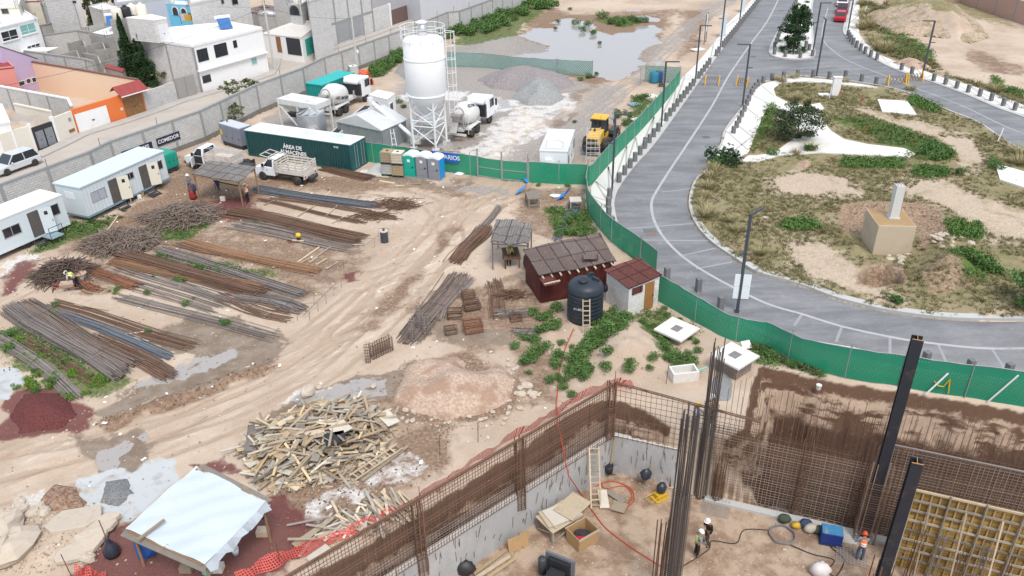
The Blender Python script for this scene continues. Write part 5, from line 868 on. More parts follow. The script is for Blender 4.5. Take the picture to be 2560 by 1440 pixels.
m.build('frame',M_ssteel,T)
def heap(name,label,cat,px,h,mat,power=1.0,seed=1,dent=None,cell=.22,rough=.12,group=None,z=0,zb=0):
 P=wpoly(px,z);xs=[p[0] for p in P];ys=[p[1] for p in P];x=np.arange(min(xs)-.5,max(xs)+.5,cell);y=np.arange(min(ys)-.5,max(ys)+.5,cell);X,Y=np.meshgrid(x,y)
 w=.5*fbm(X,Y,.8,seed+5);d=sdf(X+w,Y+w,P);m=d.max();t=np.clip(d/m,-.2,1);Z=h*np.sign(t)*np.abs(t)**power*(1 if power!=9 else 1)+rough*fbm(X,Y,2.2,seed)*np.clip(d*2,0,1)+.3*h*fbm(X,Y,.5,seed+9)*np.clip(d,0,1)
 for(cx_,cy_),r_,dp in(dent or[]):c_=G2((cx_,cy_),z+h*.5);Z-=dp*np.exp(-((X-c_[0])**2+(Y-c_[1])**2)/(r_*r_))
 Z=np.where(d<0,np.maximum(-.3,d),Z)+z;ny,nx=X.shape;keep=d>-.35;idx=-np.ones(X.size,int);me=MB();c0=(sum(xs)/len(xs),sum(ys)/len(ys));kk=np.where(keep.ravel())[0];idx[kk]=np.arange(len(kk));Xr,Yr,Zr=X.ravel(),Y.ravel(),Z.ravel();me.v=[(Xr[i]-c0[0],Yr[i]-c0[1],Zr[i]) for i in kk]
 for j in range(ny-1):
  for i in range(nx-1):
   q=[j*nx+i,j*nx+i+1,(j+1)*nx+i+1,(j+1)*nx+i];q=[idx[k] for k in q]
   if min(q)>=0:me.f.append(tuple(q));me.m.append(0)
 o=me.build(name,mat,None,True);o.location=(*c0,0);return tag(o,label,cat,group)
def Mgran(name,c1,c2,sc=9,c3=None):
 if name in MATS:return MATS[name]
 k=NT(name);g=k.add('NewGeometry');P=g.outputs['Position'];n=k.noise(P,sc,4,.7);n2=k.noise(P,.7,4);c=k.mix(k.ramp(n,.35,.65),c1,c2)
 if c3:c=k.mix(k.math('MULTIPLY',k.ramp(n2,.48,.62),.8),c,c3)
 k.t.links.new(c,k.p.inputs['Base Color']);k.p.inputs['Roughness'].default_value=.95;k.p.inputs['Specular IOR Level'].default_value=.15
 b=k.add('Bump');b.inputs['Strength'].default_value=.8;b.inputs['Distance'].default_value=.05;k.t.links.new(n,b.inputs['Height']);k.t.links.new(b.outputs[0],k.p.inputs['Normal']);MATS[name]=k.m;return k.m
heap('gravel_heap','wide purplish gravel heap in front of the faded green fence','gravel heap',[(1195,200),(1240,185),(1330,178),(1420,195),(1440,215),(1350,235),(1230,222)],2.0,Mgran('purple_gravel',(.19,.17,.168),(.33,.30,.295)),.75,3)
heap('gravel_heap','rounded grey gravel heap nearest the loader yard','gravel heap',[(1282,245),(1300,222),(1350,210),(1400,225),(1408,248),(1380,264),(1320,264)],1.9,Mgran('grey_gravel',(.21,.215,.21),(.37,.375,.37)),.7,5)
heap('sand_heap','low dark grey sand heap along the compound wall behind the silo','sand heap',[(985,180),(1000,160),(1060,155),(1130,180),(1120,205),(1020,205)],.9,Mgran('dark_sand',(.24,.22,.21),(.33,.31,.295)),.8,8,cell=.4)
for px,l in(((908,192),'orange metal machine part against the compound wall weeds, upper'),((916,212),'orange metal machine part on the ground below the other one')):
 o=MB().ell((0,0,.45),(.9,.5,.45),10,6,.15).box(-.5,.9,-.1,.25,.1,.5).build('machine_part',M('safety_orange',(.62,.10,.025),.5,.1));tag(o,l,'machine part').location=G(*px)
 # --- vehicles (x forward, near side first)
def xf(pf,pr):
 f=G(*pf);r=G(*pr);return f,r,yaw(r.xy,f.xy),(f-r).length
M_wp=M('white_coachwork',(.76,.78,.80),.3,.03,1,dirt=(.55,.52,.48),dsc=.8,damt=.2);M_silv=M('silver_coachwork',(.62,.65,.68),.25,.03,1,metal=.3);M_lamp=M('lamp_glass',(.75,.74,.7),.2,0);M_tail=M('tail_lamp',(.5,.02,.02),.3,0);M_amber=M('amber_lamp',(.8,.3,.03),.4,0)
def loft(m,lo,hi,z0,z1):
 return m.add([(lo[0],-lo[2],z0),(lo[1],-lo[2],z0),(lo[1],lo[2],z0),(lo[0],lo[2],z0),(hi[0],-hi[2],z1),(hi[1],-hi[2],z1),(hi[1],hi[2],z1),(hi[0],hi[2],z1)],[(3,2,1,0),(4,5,6,7),(0,1,5,4),(1,2,6,5),(2,3,7,6),(3,0,4,7)])
def car(label,loc,rz,L,W,Hh,paint,hood=.28,tail=.1,wb=.6,group=None,pick=False):
 T=thing('parked_car',label,'car',loc,rz,group);w=W/2;zb=.32;belt=Hh*.56;x0,x1=-L/2,L/2
 prof=[(x0+.05,zb),(x1-.05,zb-.03),(x1,zb+.22),(x1-.08,belt*.86),(x1-L*hood,belt),(x0+L*tail*.5,belt+.03),(x0,belt*.92),(x0,zb+.3)]
 b=MB().side(prof,-w,w).build('body',paint,T,bevel=.09);c0=x1-L*hood;c1=x0+L*tail
 if pick:c1=x0+L*.42
 g_=MB();loft(g_,(c1-.02,c0,w-.06),(c1+L*.07,c0-L*.17,w-.22),belt,Hh-.05);g_.build('glasshouse',glass,T);r_=MB();loft(r_,(c1+L*.065,c0-L*.165,w-.21),(c1+L*.085,c0-L*.185,w-.27),Hh-.06,Hh);r_.build('roof',paint,T,bevel=.03)
 pl_=MB()
 for s in(-1,1):
  for xa,xb in((c0-.03,c0-L*.165),(c1+.02,c1+L*.075),((c0+c1)/2-.1,(c0+c1)/2-.1)):pl_.bar((xa,s*(w-.065),belt),(xb,s*(w-.215),Hh-.03),.07)
 pl_.build('pillar',paint,T)
 for s in(-1,1):
  for x in(-L*wb/2-.02*L,L*wb/2):wheelset(T,x,s*(w-.1),.34*Hh/1.55,.22,out=s)
  o=MB().ell((x1-.12,s*(w-.3),belt*.72),(.1,.2,.09),8,5).build('headlight',M_lamp,T);o=MB().box(x0-.03,x0+.05,s*(w-.22)-.15,s*(w-.22)+.15,belt*.66,belt*.86).build('tail_light',M_tail,T)
  o=MB().ell((c0-.35,s*(w+.08),belt+.1),(.1,.1,.08),8,5).build('mirror',paint,T)
 MB().box(x0-.02,x0+.02,-.26,.26,belt*.45,belt*.57).build('number_plate',M_lamp,T);MB().box(x1-.04,x1+.02,-w*.6,w*.6,zb+.1,zb+.3).build('grille',black,T);MB().box(x0-.05,x0+.03,-w+.05,w-.05,zb,zb+.2).build('bumper',paint if not pick else chrome,T)
 if pick:MB().box(x0+.1,c1-.1,-w+.12,w-.12,belt+.02,belt+.045).build('load_bed',black,T)
 return T
f,r,rz,wb=xf((19,439),(86,415));c_=(f+r)/2;o_=Matrix.Rotation(rz,3,'Z')@Vector((0,-.82,0))
car('silver white sport utility car parked in the town street',c_+o_,rz,4.5,1.92,1.66,M_silv,.27,.02,.61)
d_=(G2((2113,0))[0]-G2((2100,55))[0],G2((2113,0))[1]-G2((2100,55))[1]);rz=math.atan2(d_[1],d_[0])
for px,m_,l,k in(((2100,50),M('red_coachwork',(.42,.012,.03),.3,.03),'bright red car parked nearest, at the end of the row',{}),((2104,31),M('maroon_coachwork',(.25,.02,.045),.3,.03),'maroon pickup parked between the red car and the white car',{'pick':True}),((2105,13),M_wp,'white car parked beyond the maroon pickup',{}),((2107,-4),M_silv,'grey car farthest up the parked row',{})):
 car(l,G(*px),rz,4.4,1.78,1.5,m_,.26,.14 if not k else.05,.6,'cars parked along the kerb',**k)
def truck(label,pf,pr,bed,kind='stake',dopen=False,W=2.05):
 f,r,rz,wb=xf(pf,pr);o_=Matrix.Rotation(rz,3,'Z')@Vector((0,-W/2+.15,0));T=thing('flatbed_truck',label,'truck',r+o_,rz);w=W/2;xf_=wb;hz=1.18
 b=MB().side([(xf_-1.35,.5),(xf_+.75,.45),(xf_+.95,.75),(xf_+.92,1.12),(xf_+.6,1.25),(xf_-.15,1.38),(xf_-1.35,1.36)],-w+.06,w-.06).build('body',M_wp,T,bevel=.08)
 g_=MB();loft(g_,(xf_-1.36,xf_-.12,w-.1),(xf_-1.3,xf_-.62,w-.26),1.36,2.0);g_.build('glasshouse',glass,T);q_=MB();loft(q_,(xf_-1.36,xf_-.6,w-.25),(xf_-1.3,xf_-.68,w-.3),1.97,2.06);q_.build('roof',M_wp,T,bevel=.03);pz=MB()
 for s in(-1,1):pz.bar((xf_-.14,s*(w-.11),1.36),(xf_-.63,s*(w-.255),2.0),.09);pz.bar((xf_-1.3,s*(w-.11),1.36),(xf_-1.28,s*(w-.255),2.0),.16)
 pz.build('pillar',M_wp,T)
 for s in(-1,1):
  wheelset(T,xf_,s*(w-.14),.42,.26,out=s);wheelset(T,0,s*(w-.2),.42,.5,out=s);o=MB().ell((xf_+.86,s*(w-.35),.98),(.09,.18,.12),8,5).build('headlight',M_lamp,T);o=MB().box(xf_-.35,xf_-.2,s*(w+.02),s*(w+.2),1.38,1.66).build('mirror',black,T)
  o=MB().box(xf_-.62,xf_-.5,s*(w-.058)-.01,s*(w-.058)+.01,1.02,1.08).build('door_handle',black,T)
 MB().box(xf_+.9,xf_+1.02,-w+.1,w-.1,.45,.68).build('bumper',black if kind!='stake' else chrome,T);MB().box(-bed*.42,xf_-.2,-.45,.45,.5,.7).build('chassis',darkm,T);x0,x1=xf_-1.5-bed,xf_-1.5
 MB().box(x0,x1,-w,w,.92,1.06).build('deck',M_ow,T);MB().box(x0-.03,x0+.03,-w,w,.6,.98).build('tail_board',M_ow,T)
 for s in(-1,1):o=MB().box(x0-.05,x0-.03,s*(w-.25)-.1,s*(w-.25)+.1,.72,.86).build('tail_light',M_tail,T);o=MB().box(-.75,-.7,s*(w-.2)-.25,s*(w-.2)+.25,.3,.9).build('mud_flap',black,T)
 def panel(a,b):
  m=MB();d=(Vector(b)-Vector(a));n=max(2,int(d.length/.7))
  if kind=='stake':
   for k in range(4):z=1.12+.24*k;m.bar(Vector(a)+Vector((0,0,z)),Vector(b)+Vector((0,0,z)),.03,.14)
   for k in range(n+1):p=Vector(a)+d*k/n;m.bar(p+Vector((0,0,1.06)),p+Vector((0,0,1.98)),.07)
  else:m.bar(Vector(a)+Vector((0,0,1.35)),Vector(b)+Vector((0,0,1.35)),.05,.6)
  m.build('side_rack' if kind=='stake' else 'side_panel',M_ow,T)
 panel((x0,-w+.03,0),(x1,-w+.03,0));panel((x0,w-.03,0),(x1,w-.03,0));panel((x1,-w,0),(x1,w,0));panel((x0+.05,-w,0),(x0+.05,w,0))
 if kind=='stake':
  m=MB();
  for y in(-.75,0,.75):m.bar((x1-.05,y,2.02),(xf_+.1,y,2.32),.06)
  for t_ in(0,.5,1):m.bar((x1+(xf_+.1-x1)*t_,-.78,2.04+.3*t_),(x1+(xf_+.1-x1)*t_,.78,2.04+.3*t_),.06)
  m.build('overhead_rack',M_ow,T)
 if dopen:
  d=MB().box(-1.0,0,-.03,.03,.55,1.36).build('open_door',M_wp,T);d.location=(xf_-.28,w-.03,0);d.rotation_euler.z=-1.15+0;o=MB().box(xf_-1.2,xf_-.3,w-.055,w-.05,.6,1.34).build('doorway',black,T)
 return T
M_ow=M('scuffed_white_boards',(.58,.54,.49),.8,.15,3,dirt=(.30,.22,.17),dsc=2.5,damt=.6)
truck('white stake bed truck parked beside the long green container',(661,449),(747,462),3.0)
truck('white flatbed pickup with an open door behind the shelter roof',(487,421),(592,435),3.0,'panel',True)
m=MB()
for y in(0,.4):m.tube([(0,y,0),(4.2,y,0)],.03,5)
for k in range(13):m.tube([(.2+.32*k,0,0),(.2+.32*k,.4,0)],.02,4)
o=m.build('aluminium_ladder',steel);a,b=G(485,366,2.1),G(575,381,1.7);o.location=a;o.rotation_euler=(0,math.asin((a.z-b.z)/(b-a).length),yaw(a.xy,b.xy));tag(o,'aluminium ladder lying on top of the flatbed pickup','ladder')
M_mw=M('dusty_mixer_white',(.68,.68,.67),.5,.08,1,dirt=(.42,.40,.37),dsc=1.3,damt=.7);M_dirty=M('cement_splashed_steel',(.36,.345,.33),.85,.25,2,dirt=(.55,.53,.5),dsc=1.5,damt=.6);M_ltr=M('dark_lettering',(.03,.035,.05),.6,0)
def mixer(label,pf,pr,txt,flip):
 f,r,rz,wb=xf(pf,pr);w=1.2;o_=Matrix.Rotation(rz,3,'Z')@Vector((0,w-.15,0));T=thing('mixer_truck',label,'mixer truck',r+o_,rz);X=wb;s_=wb/4.6
 MB().box(-1.6,X+.9,-.5,.5,.75,1.05).build('chassis',M_dw,T);cb_=MB().side([(X-.75,.75),(X+1.15,.7),(X+1.2,1.7),(X+1.02,2.85),(X-.75,2.95)],-w,w).build('cab',M_wp,T,bevel=.1)
 MB().add([(X+1.215,-w+.15,1.75),(X+1.215,w-.15,1.75),(X+1.06,w-.2,2.65),(X+1.06,-w+.2,2.65)],[(0,1,2,3)]).build('windscreen',glass,T)
 for s in(-1,1):
  o=MB().box(X-.1,X+.95,s*(w+.004)-.01,s*(w+.004)+.01,1.75,2.6).build('side_window',glass,T);o=MB().box(X+1.1,X+1.3,s*(w+.1),s*(w+.25),1.7,2.4).build('mirror',black,T);wheelset(T,X,s*(w-.16),.5,.3,out=s)
  for x in(-.65,.65):wheelset(T,x,s*(w-.25),.5,.5,out=s)
  o=MB().side([(-1.3,.9),(-1.25,1.12),(1.25,1.12),(1.3,.9),(1.2,.9),(1.15,1.05),(-1.15,1.05),(-1.2,.9)],s*(w-.25)-.28,s*(w-.25)+.28).build('mudguard',M_dw,T)
 MB().box(X-1.15,X-.8,-w+.1,w-.1,1.0,2.3).build('water_tank',black,T);MB().lathe([(.28,-.9),(.32,-.8),(.32,.8),(.28,.9)],(X-1.0,0,2.55),14,'y').build('air_tank',M_wp,T,True)
 R=Matrix.Rotation(.24,3,'Y');L=4.0
 MB().lathe([(.35,-.1),(.7,0),(1.14,1.15),(1.16,2.0),(.98,3.1),(.6,3.75),(.5,3.8)],(-1.35,0,2.55),26,'x',R).build('drum',M_mw,T,True);tip=R@Vector((-.3,0,0))+Vector((-1.35,0,2.55))
 o=MB().lathe([(.62,0),(.66,.25),(.7,.3)],(-1.42,0,2.56),22,'x',R).build('drum_ring',M_dirty,T);ms=MB().add([(-2.3,-.5,2.55),(-1.5,-.5,2.55),(-1.5,.5,2.55),(-2.3,.5,2.55),(-2.05,-.2,1.8),(-1.75,-.2,1.8),(-1.75,.2,1.8),(-2.05,.2,1.8)],[(0,1,5,4),(1,2,6,5),(2,3,7,6),(3,0,4,7)]);ms.build('loading_hopper',M_dirty,T)
 c_=MB().lathe([(.33,3.0),(.4,3.02),(.4,3.3),(.3,3.34)],(0,0,0),12);MB().add([(-2.05,-.2,1.8),(-2.05,.2,1.8),(-2.9,.35,1.0),(-2.9,-.35,1.0),(-2.05,-.3,2.0),(-2.05,.3,2.0),(-2.9,.42,1.2),(-2.9,-.42,1.2)],[(0,1,2,3),(0,3,7,4),(1,5,6,2)]).build('chute',M_dirty,T)
 st=MB()
 for y in(-.55,.55):st.bar((-1.5,y,1.05),(-1.75,y,2.7),.12);st.bar((-.9,y,1.05),(-1.6,y,2.2),.1);st.bar((X-1.7,y,1.05),(X-1.6,y,1.7),.14)
 st.build('drum_support',M_dirty,T);MB().box(-2.3,-2.15,-w+.1,w-.1,.55,.75).build('rear_bumper',M_dw,T);MB().tube([(-1.7,-w+.05,.6),(-1.75,-w+.05,2.6),(-1.55,-w+.45,2.7)],.04,5).build('rear_ladder',M_dw,T)
 tx=text('lettering',txt,.52,M_ltr,(0,0,0),(0,0,0),T,.0,bold=.012);c0=R@Vector((1.75,0,0))+Vector((-1.35,0,2.55))
 for v in tx.data.vertices:
  x=v.co.x*1.12;a=(v.co.y)/1.17;
  if flip:x=-x;a=-a
  ph=(math.pi*1.5-.3 if not flip else math.pi*1.5+.85)+a;rr=1.195-abs(x)*.07
  v.co=(R@Vector((1.75+x,rr*cos(ph),rr*sin(ph)+0)))+Vector((-1.35,0,2.55)) if False else(R@Vector((1.75+x,-rr*cos(ph-math.pi*1.5),rr*sin(ph-math.pi*1.5))))+Vector((-1.35,0,2.55))
 return T
mixer('white mixer truck standing between teal container and aggregate bin',(915,254),(858,286),'AEI MIXER',False);mixer('white mixer truck parked right of the cement silo',(1224,308),(1187,337),'AEI MIXER',True)
a,b=G(1514,381),G(1537,352);rz=yaw(a.xy,b.xy);o_=Matrix.Rotation(rz,3,'Z')@Vector((0,.95,0));T=thing('wheel_loader','yellow wheel loader seen from behind next to the white box office','wheel loader',a+o_,rz);M_yel=M('loader_yellow',(.72,.40,.035),.45,.08,1,dirt=(.45,.3,.1),dsc=1,damt=.35)
WB=2.9
for s in(-1,1):
 for x in(0,WB):wheelset(T,x,s*.95,.72,.55,M_yel,out=s)
 o=MB().side([(WB-.9,1.2),(WB-.8,1.55),(WB+.7,1.55),(WB+.9,1.1),(WB+.75,1.1),(WB+.6,1.4),(WB-.7,1.4)],s*.95-.3,s*.95+.3).build('mudguard',darkm,T);o=MB().box(.9,1.5,s*1.0-.2,s*1.0+.2,.7,1.0).build('step',darkm,T)
MB().side([(-1.5,1.0),(-1.55,1.5),(-1.4,2.0),(.5,2.15),(.5,1.0)],-.62,.62).build('engine_hood',M_yel,T,bevel=.08);g_=MB()
for k in range(5):g_.box(-1.58,-1.52,-.5,.5,1.08+.14*k,1.16+.14*k)
g_.build('grille',black,T);MB().box(-1.7,-1.4,-.85,.85,.6,1.0).build('counterweight',darkm,T);MB().box(-1.3,WB+.6,-.4,.4,.6,1.1).build('frame',darkm,T);MB().lathe([(.09,0),(.09,.6),(.07,.62)],(-.4,.1,2.1),10).build('exhaust',black,T)
g_=MB();loft(g_,(.45,1.75,.68),(.55,1.6,.62),1.6,3.05);g_.build('cab_glass',glass,T);pz=MB()
for s in(-1,1):
 for xa,xb in((.46,.56),(1.74,1.6)):pz.bar((xa,s*.68,1.55),(xb,s*.62,3.06),.1)
pz.build('cab_frame',darkm,T);r_=MB().box(.3,1.85,-.78,.78,3.05,3.2).build('cab_roof',M_yel,T,bevel=.05);MB().lathe([(.06,3.2),(.05,3.35)],(.5,-.2,0),8).build('beacon',M_amber,r_);MB().box(.5,1.7,-.72,.72,1.15,1.6).build('cab_base',M_yel,T)
for s in(-1,1):o=MB().bar((WB-.4,s*.45,1.6),(WB+1.6,s*.5,.6),.16,.3).build('lift_arm',M_yel,T);o=MB().bar((1.8,s*.75,2.9),(1.95,s*1.15,2.6),.04).box(1.9,2.0,s*1.15-.05,s*1.15+.05,2.3,2.75).build('mirror',black,T)
MB().side([(WB+1.5,.2),(WB+2.4,.12),(WB+2.5,.2),(WB+1.65,.32),(WB+1.6,1.0),(WB+1.9,1.2),(WB+1.85,1.25),(WB+1.45,1.05)],-1.25,1.25).build('bucket',M('rusty_bucket',(.22,.13,.09),.8,.2),T)
T=thing('scaffold_frame','pale tubular scaffold frame beside loader and box office','scaffold',G(1465,415),-.1);m=MB()
for x in(0,1.2):
 for y in(0,1.0):MB().tube([(x,y,0),(x,y,3.4)],.03,5).build('upright',M_dw,T)
for k in range(7):
 z=.3+.5*k;m.tube([(0,0,z),(1.2,0,z)],.025,4).tube([(0,1,z),(1.2,1,z)],.025,4)
m.tube([(.4,0,.3),(.4,0,3.3)],.02,4).tube([(.8,0,.3),(.8,0,3.3)],.02,4);m.build('rail',M_dw,T)
# --- reinforcing bars in the storage yard
def bundle(label,a,b,n,w,mat,layers=2,z=.12,r=.025,curve=.3,fan=0,name='rebar_bundle',end=.5,seed=None,zb=0):
 A_=G(*a,zb);B_=G(*b,zb);d=(B_-A_);L=d.length;u=d.normalized();v=Vector((-u.y,u.x,0));T=MB();R_=random.Random(int(a[0]*7+b[1]))
 cv=[R_.uniform(-1,1)*curve for _ in range(3)]
 n=int(n*1.25)
 for i in range(n):
  l_=i*layers//n;y=(R_.random()-.5)*w*1.25*(1-.18*l_)+math.copysign(max(0,R_.gauss(0,.12)),R_.random()-.5);x0=R_.uniform(-end,end);x1=L+R_.uniform(-end,end);g0=R_.uniform(-1,1)*.12;fa=R_.uniform(-1,1)*fan;k=R_.uniform(-.25,.25);pts=[]
  for t in(0,.25,.5,.75,1):
   x=x0+(x1-x0)*t;s=sin(math.pi*t)*cv[0]+sin(2*math.pi*t)*cv[1]*.5;pts.append(u*x+v*(y*(1+k*cos(3*t))+s+g0*t+fa*t*t)+Vector((0,0,z-.06+l_*(.062 if layers>3 else.045)+R_.random()*.045)))
  T.tube(pts,r*R_.uniform(.6,1.25),4,cap=False)
 for t in(.2,.5,.8):
  c_=u*L*t+v*sin(math.pi*t)*cv[0]+v*sin(2*math.pi*t)*cv[1]*.5;T.tube([c_+v*w*.55+Vector((0,0,.05)),c_+v*w*.4+Vector((0,0,z+layers*.06)),c_-v*w*.4+Vector((0,0,z+layers*.06)),c_-v*w*.55+Vector((0,0,.05))],.014,4,cap=False)
 o=T.build(name,mat);o.location=A_;return tag(o,label,'rebar bundle')
g_,ru,ro,sb=grebar,rust,rust2,srebar
for q in[('long blue grey bar bundle lying in front of the stake truck',(645,474),(935,517),56,1.0,sb,3),('short blue grey bars stacked against the long blue grey bundle',(648,480),(742,492),26,.7,sb,2),('thin rusty bars on sleepers in front of the blue grey bundle',(652,500),(905,558),10,.5,ru,1),('second thin row of rusty bars on sleepers',(690,494),(995,548),12,.6,ru,1),('dark brown bar bundle running past the yellow cut-off saw',(578,532),(895,602),70,1.7,ru,3),('loose dark bars beside the cut-off saw',(590,560),(880,622),26,1.4,g_,1),('flat orange brown bar bundle on short sleepers',(470,606),(788,680),44,.75,M('brown_rust',(.24,.135,.075),.85,.2,6,isl=.5),2),('slim dark bars beside the flat orange bundle',(440,612),(700,668),10,.5,ru,1),('dark grey bar bundle with weeds along its edge',(400,628),(752,738),50,1.0,g_,3),('thick brown bar bundle in the middle of the storage yard',(305,640),(655,735),84,1.3,ru,4),('second thick brown bundle with bent ends',(290,655),(645,720),60,1.0,M('brown_rust',(.24,.135,.075)),3),('thin scattered bars in front of the thick brown bundles',(275,672),(560,762),26,2.0,g_,1),('orange rusty bundle beside the dark tangled heap',(225,676),(336,718),50,.8,ro,3),('short orange rusty bars behind the bending man',(196,702),(246,726),24,.6,ro,2),('grey bar bundle ending at the haul road',(605,742),(750,774),56,1.0,g_,3),('loose dark bars under the grey bundle at the haul road',(560,735),(730,790),22,1.6,ru,1),('large grey bar bundle tied with wire, nearest the puddle',(25,772),(298,942),90,1.15,g_,4),('large brown grey bundle beside the tied grey one',(62,764),(322,918),84,1.3,M('mid_rebar',(.165,.125,.105),.85,.3,8,isl=.6),4),('slim blue grey bar bundle behind the large tied bundles',(96,772),(420,893),40,.45,sb,3),('fanned loose bars spilling into the muddy water',(230,848),(428,940),34,.9,ru,2),('narrow grey bundle across green weeds at left edge',(-20,838),(190,994),44,.55,g_,3),('thin bars lying across pale dirt behind the blue grey bundle',(135,760),(482,866),14,.8,ru,1),('long thin bars stretched toward the haul road',(300,742),(682,842),12,.9,g_,1),('slim brown bundle crossing the weeds beside the red heap',(60,850),(240,960),12,.5,ru,1),('brown bar bundle left of the small canopy',(1142,655),(1216,572),56,1.1,ru,3),('long single row of bars pointing up the haul road',(1158,640),(1250,519),16,.35,g_,2),('fanned grey bars beside the standing cages',(1022,852),(1150,692),70,1.3,M('mid_rebar',(.165,.125,.105)),2),('loose grey bars right of the fanned bars',(1085,800),(1165,700),30,1.0,g_,1),('bars leaning on ground behind the stirrup stacks',(1245,790),(1238,705),26,.9,ru,1),('low bar cage lying in front of the green container',(812,424),(922,446),60,1.0,ru,3),('grey bars lying under weeds by the green fence',(1392,600),(1432,505),24,.5,sb,2),('short grey bars on the weedy ground beside the tank',(1290,832),(1350,842),20,.6,g_,2),('coiled dark bars on ground right of the stirrup stacks',(1250,788),(1320,782),40,.6,g_,3)]:
 bundle(*q)
for px,l,s in(((972,512),'tangle of bent offcut bars at the end of the blue grey bundle',1.4),((925,545),'second tangle of bent bars at the end of rusty rows',1.1),((1010,520),'small tangle of bent bars nearest the haul road',.9),((1278,740),'coiled bent bars beside the red shed',.8)):
 m=MB()
 for i in range(int(90*s)):
  c_=Vector((RG(0,.7*s),RG(0,.35*s),.05+abs(RG(0,.12))));a_=RG(.4,.5);l_=RU(.4,1.5);e=Vector((cos(a_),sin(a_),RU(-.08,.12)))*l_/2;bend=Vector((RU(-.15,.15),RU(-.15,.15),0));m.tube([c_-e,c_+bend,c_+e],.02,4,cap=False)
 tag(m.build('rebar_offcuts',rust),l,'bent bars').location=G(*px)
def tangle(label,px,rx,ry,h,n,mat):
 m=MB()
 for i in range(n):
  a_=RU(0,6.28);q=math.sqrt(random.random())*.95;x,y=rx*q*cos(a_),ry*q*sin(a_);z=h*(1-q*q)*RU(.35,1.05);b_=RU(0,3.14);l_=RU(.7,2.2);e=Vector((cos(b_),sin(b_),RU(-.3,.3)))*l_/2;c_=Vector((x,y,max(.08,z)));pts=[c_-e,c_-e*.3+Vector((RU(-.12,.12),RU(-.12,.12),RU(0,.18))),c_+e*.4+Vector((RU(-.12,.12),RU(-.12,.12),RU(0,.12))),c_+e]
  for p in pts:p.z=max(p.z,.03)
  m.tube(pts,RU(.014,.032),4,cap=False)
 o=m.build('branch_heap',mat);o.location=G(*px);return tag(o,label,'branch heap')
M_br=M('dry_branch',(.20,.155,.125),.9,.35,5,isl=.6,dirt=(.34,.29,.26),dsc=4,damt=.5);M_brd=M('dark_branch',(.125,.09,.072),.9,.35,5,isl=.6)
tangle('wide heap of tangled grey brown branches near the small trailer',(305,610),2.9,2.3,1.0,900,M_br);tangle('tall heap of tangled branches behind the shelter post',(462,548),2.9,2.2,1.25,900,M_br);tangle('dark rounded heap of tangled branches beside the bending man',(160,690),1.9,1.6,1.15,700,M_brd);tangle('low spread of thin brown branches between two heaps',(400,545),2.0,1.2,.35,200,M_br)
for i,(a,b) in enumerate((((668,456),(678,452)),((740,478),(755,467)),((812,492),(826,478)),((888,500),(900,488)),((660,512),(690,500)),((745,540),(790,512)),((815,540),(845,512)),((830,557),(865,540)),((745,655),(798,618)),((780,650),(826,617)),((750,658),(776,645)),((775,656),(794,643)),((790,662),(817,646)),((815,673),(847,654)),((680,670),(715,652)),((590,640),(600,632)),((255,665),(300,633)),((250,602),(295,540)),((300,838),(362,829)),((288,835),(372,853)),((185,762),(270,775)),((880,612),(912,612)))):
 A_=G(*a,.06);B_=G(*b,.06);m=MB().bar((0,0,0),B_-A_,.1,.07);tag(m.build('timber_batten',wood),'pale timber batten lying on the ground among the bar bundles','timber','timber battens of the storage yard').location=A_
def fcage(label,px,L,W,Hh,rz,n,mat=rust,sp=.18,z0=0):
 g_=G(*px,z0);m=MB()
 for i in range(n):
  x=L*(i+.5)/n-L/2
  for y in(-W/2,W/2):m.tube([(x,y,0),(x+.03,y,Hh*RU(.93,1.05))],.02,4,cap=False)
 k=max(2,int(Hh/sp))
 for j in range(k):z=Hh*(j+.5)/k;m.tube([(-L/2,-W/2,z),(L/2,-W/2,z),(L/2,W/2,z),(-L/2,W/2,z),(-L/2,-W/2,z)],.016,4,cap=False)
 o=m.build('rebar_cage',mat);o.location=g_;o.rotation_euler.z=rz;return tag(o,label,'rebar cage')
fcage('slim standing bar cage on the haul road edge',(921,905),.3,.3,1.25,.2,3);fcage('wide standing bar cage with spiky top beside the slim one',(955,885),1.5,.35,1.0,.75,9,sp=.11);fcage('tall standing bar cage, left one of the group',(1032,850),.35,.35,1.6,.1,3,grebar);fcage('tall standing bar cage, middle one of the group',(1050,822),.35,.35,1.7,.3,3,grebar);fcage('standing bar cage in weeds, right one of the group',(1068,836),.5,.4,1.5,.4,4,grebar)
for px,l,s in(((1137,792),'dark stack of square stirrups nearest the fanned bars',.75),((1180,772),'tall stack of rusty stirrups in the middle',.85),((1183,826),'orange rusty stack of stirrups nearest the camera',.95),((1172,745),'upper stack of rusty stirrups toward the red shed',.7),((1127,832),'small hexagonal ring bundle on wet ground',.6),((1290,800),'round coil of dark wire below the weeds',.6)):
 m=MB()
 for k in range(int(14*s)):
  z=.05+.05*k;h_=s*.6;jx,jy=RU(-.05,.05),RU(-.05,.05);m.tube([(-h_+jx,-h_*.8+jy,z),(h_+jx,-h_*.8+jy,z+.02),(h_+jx,h_*.8+jy,z),(-h_+jx,h_*.8+jy,z+.02),(-h_+jx,-h_*.8+jy,z)],.018,4,cap=False)
 o=m.build('stirrup_stack',rust2 if 'orange' in l else rust);o.location=G(*px);o.rotation_euler.z=RU(-.2,.3);tag(o,l,'stirrup stack')
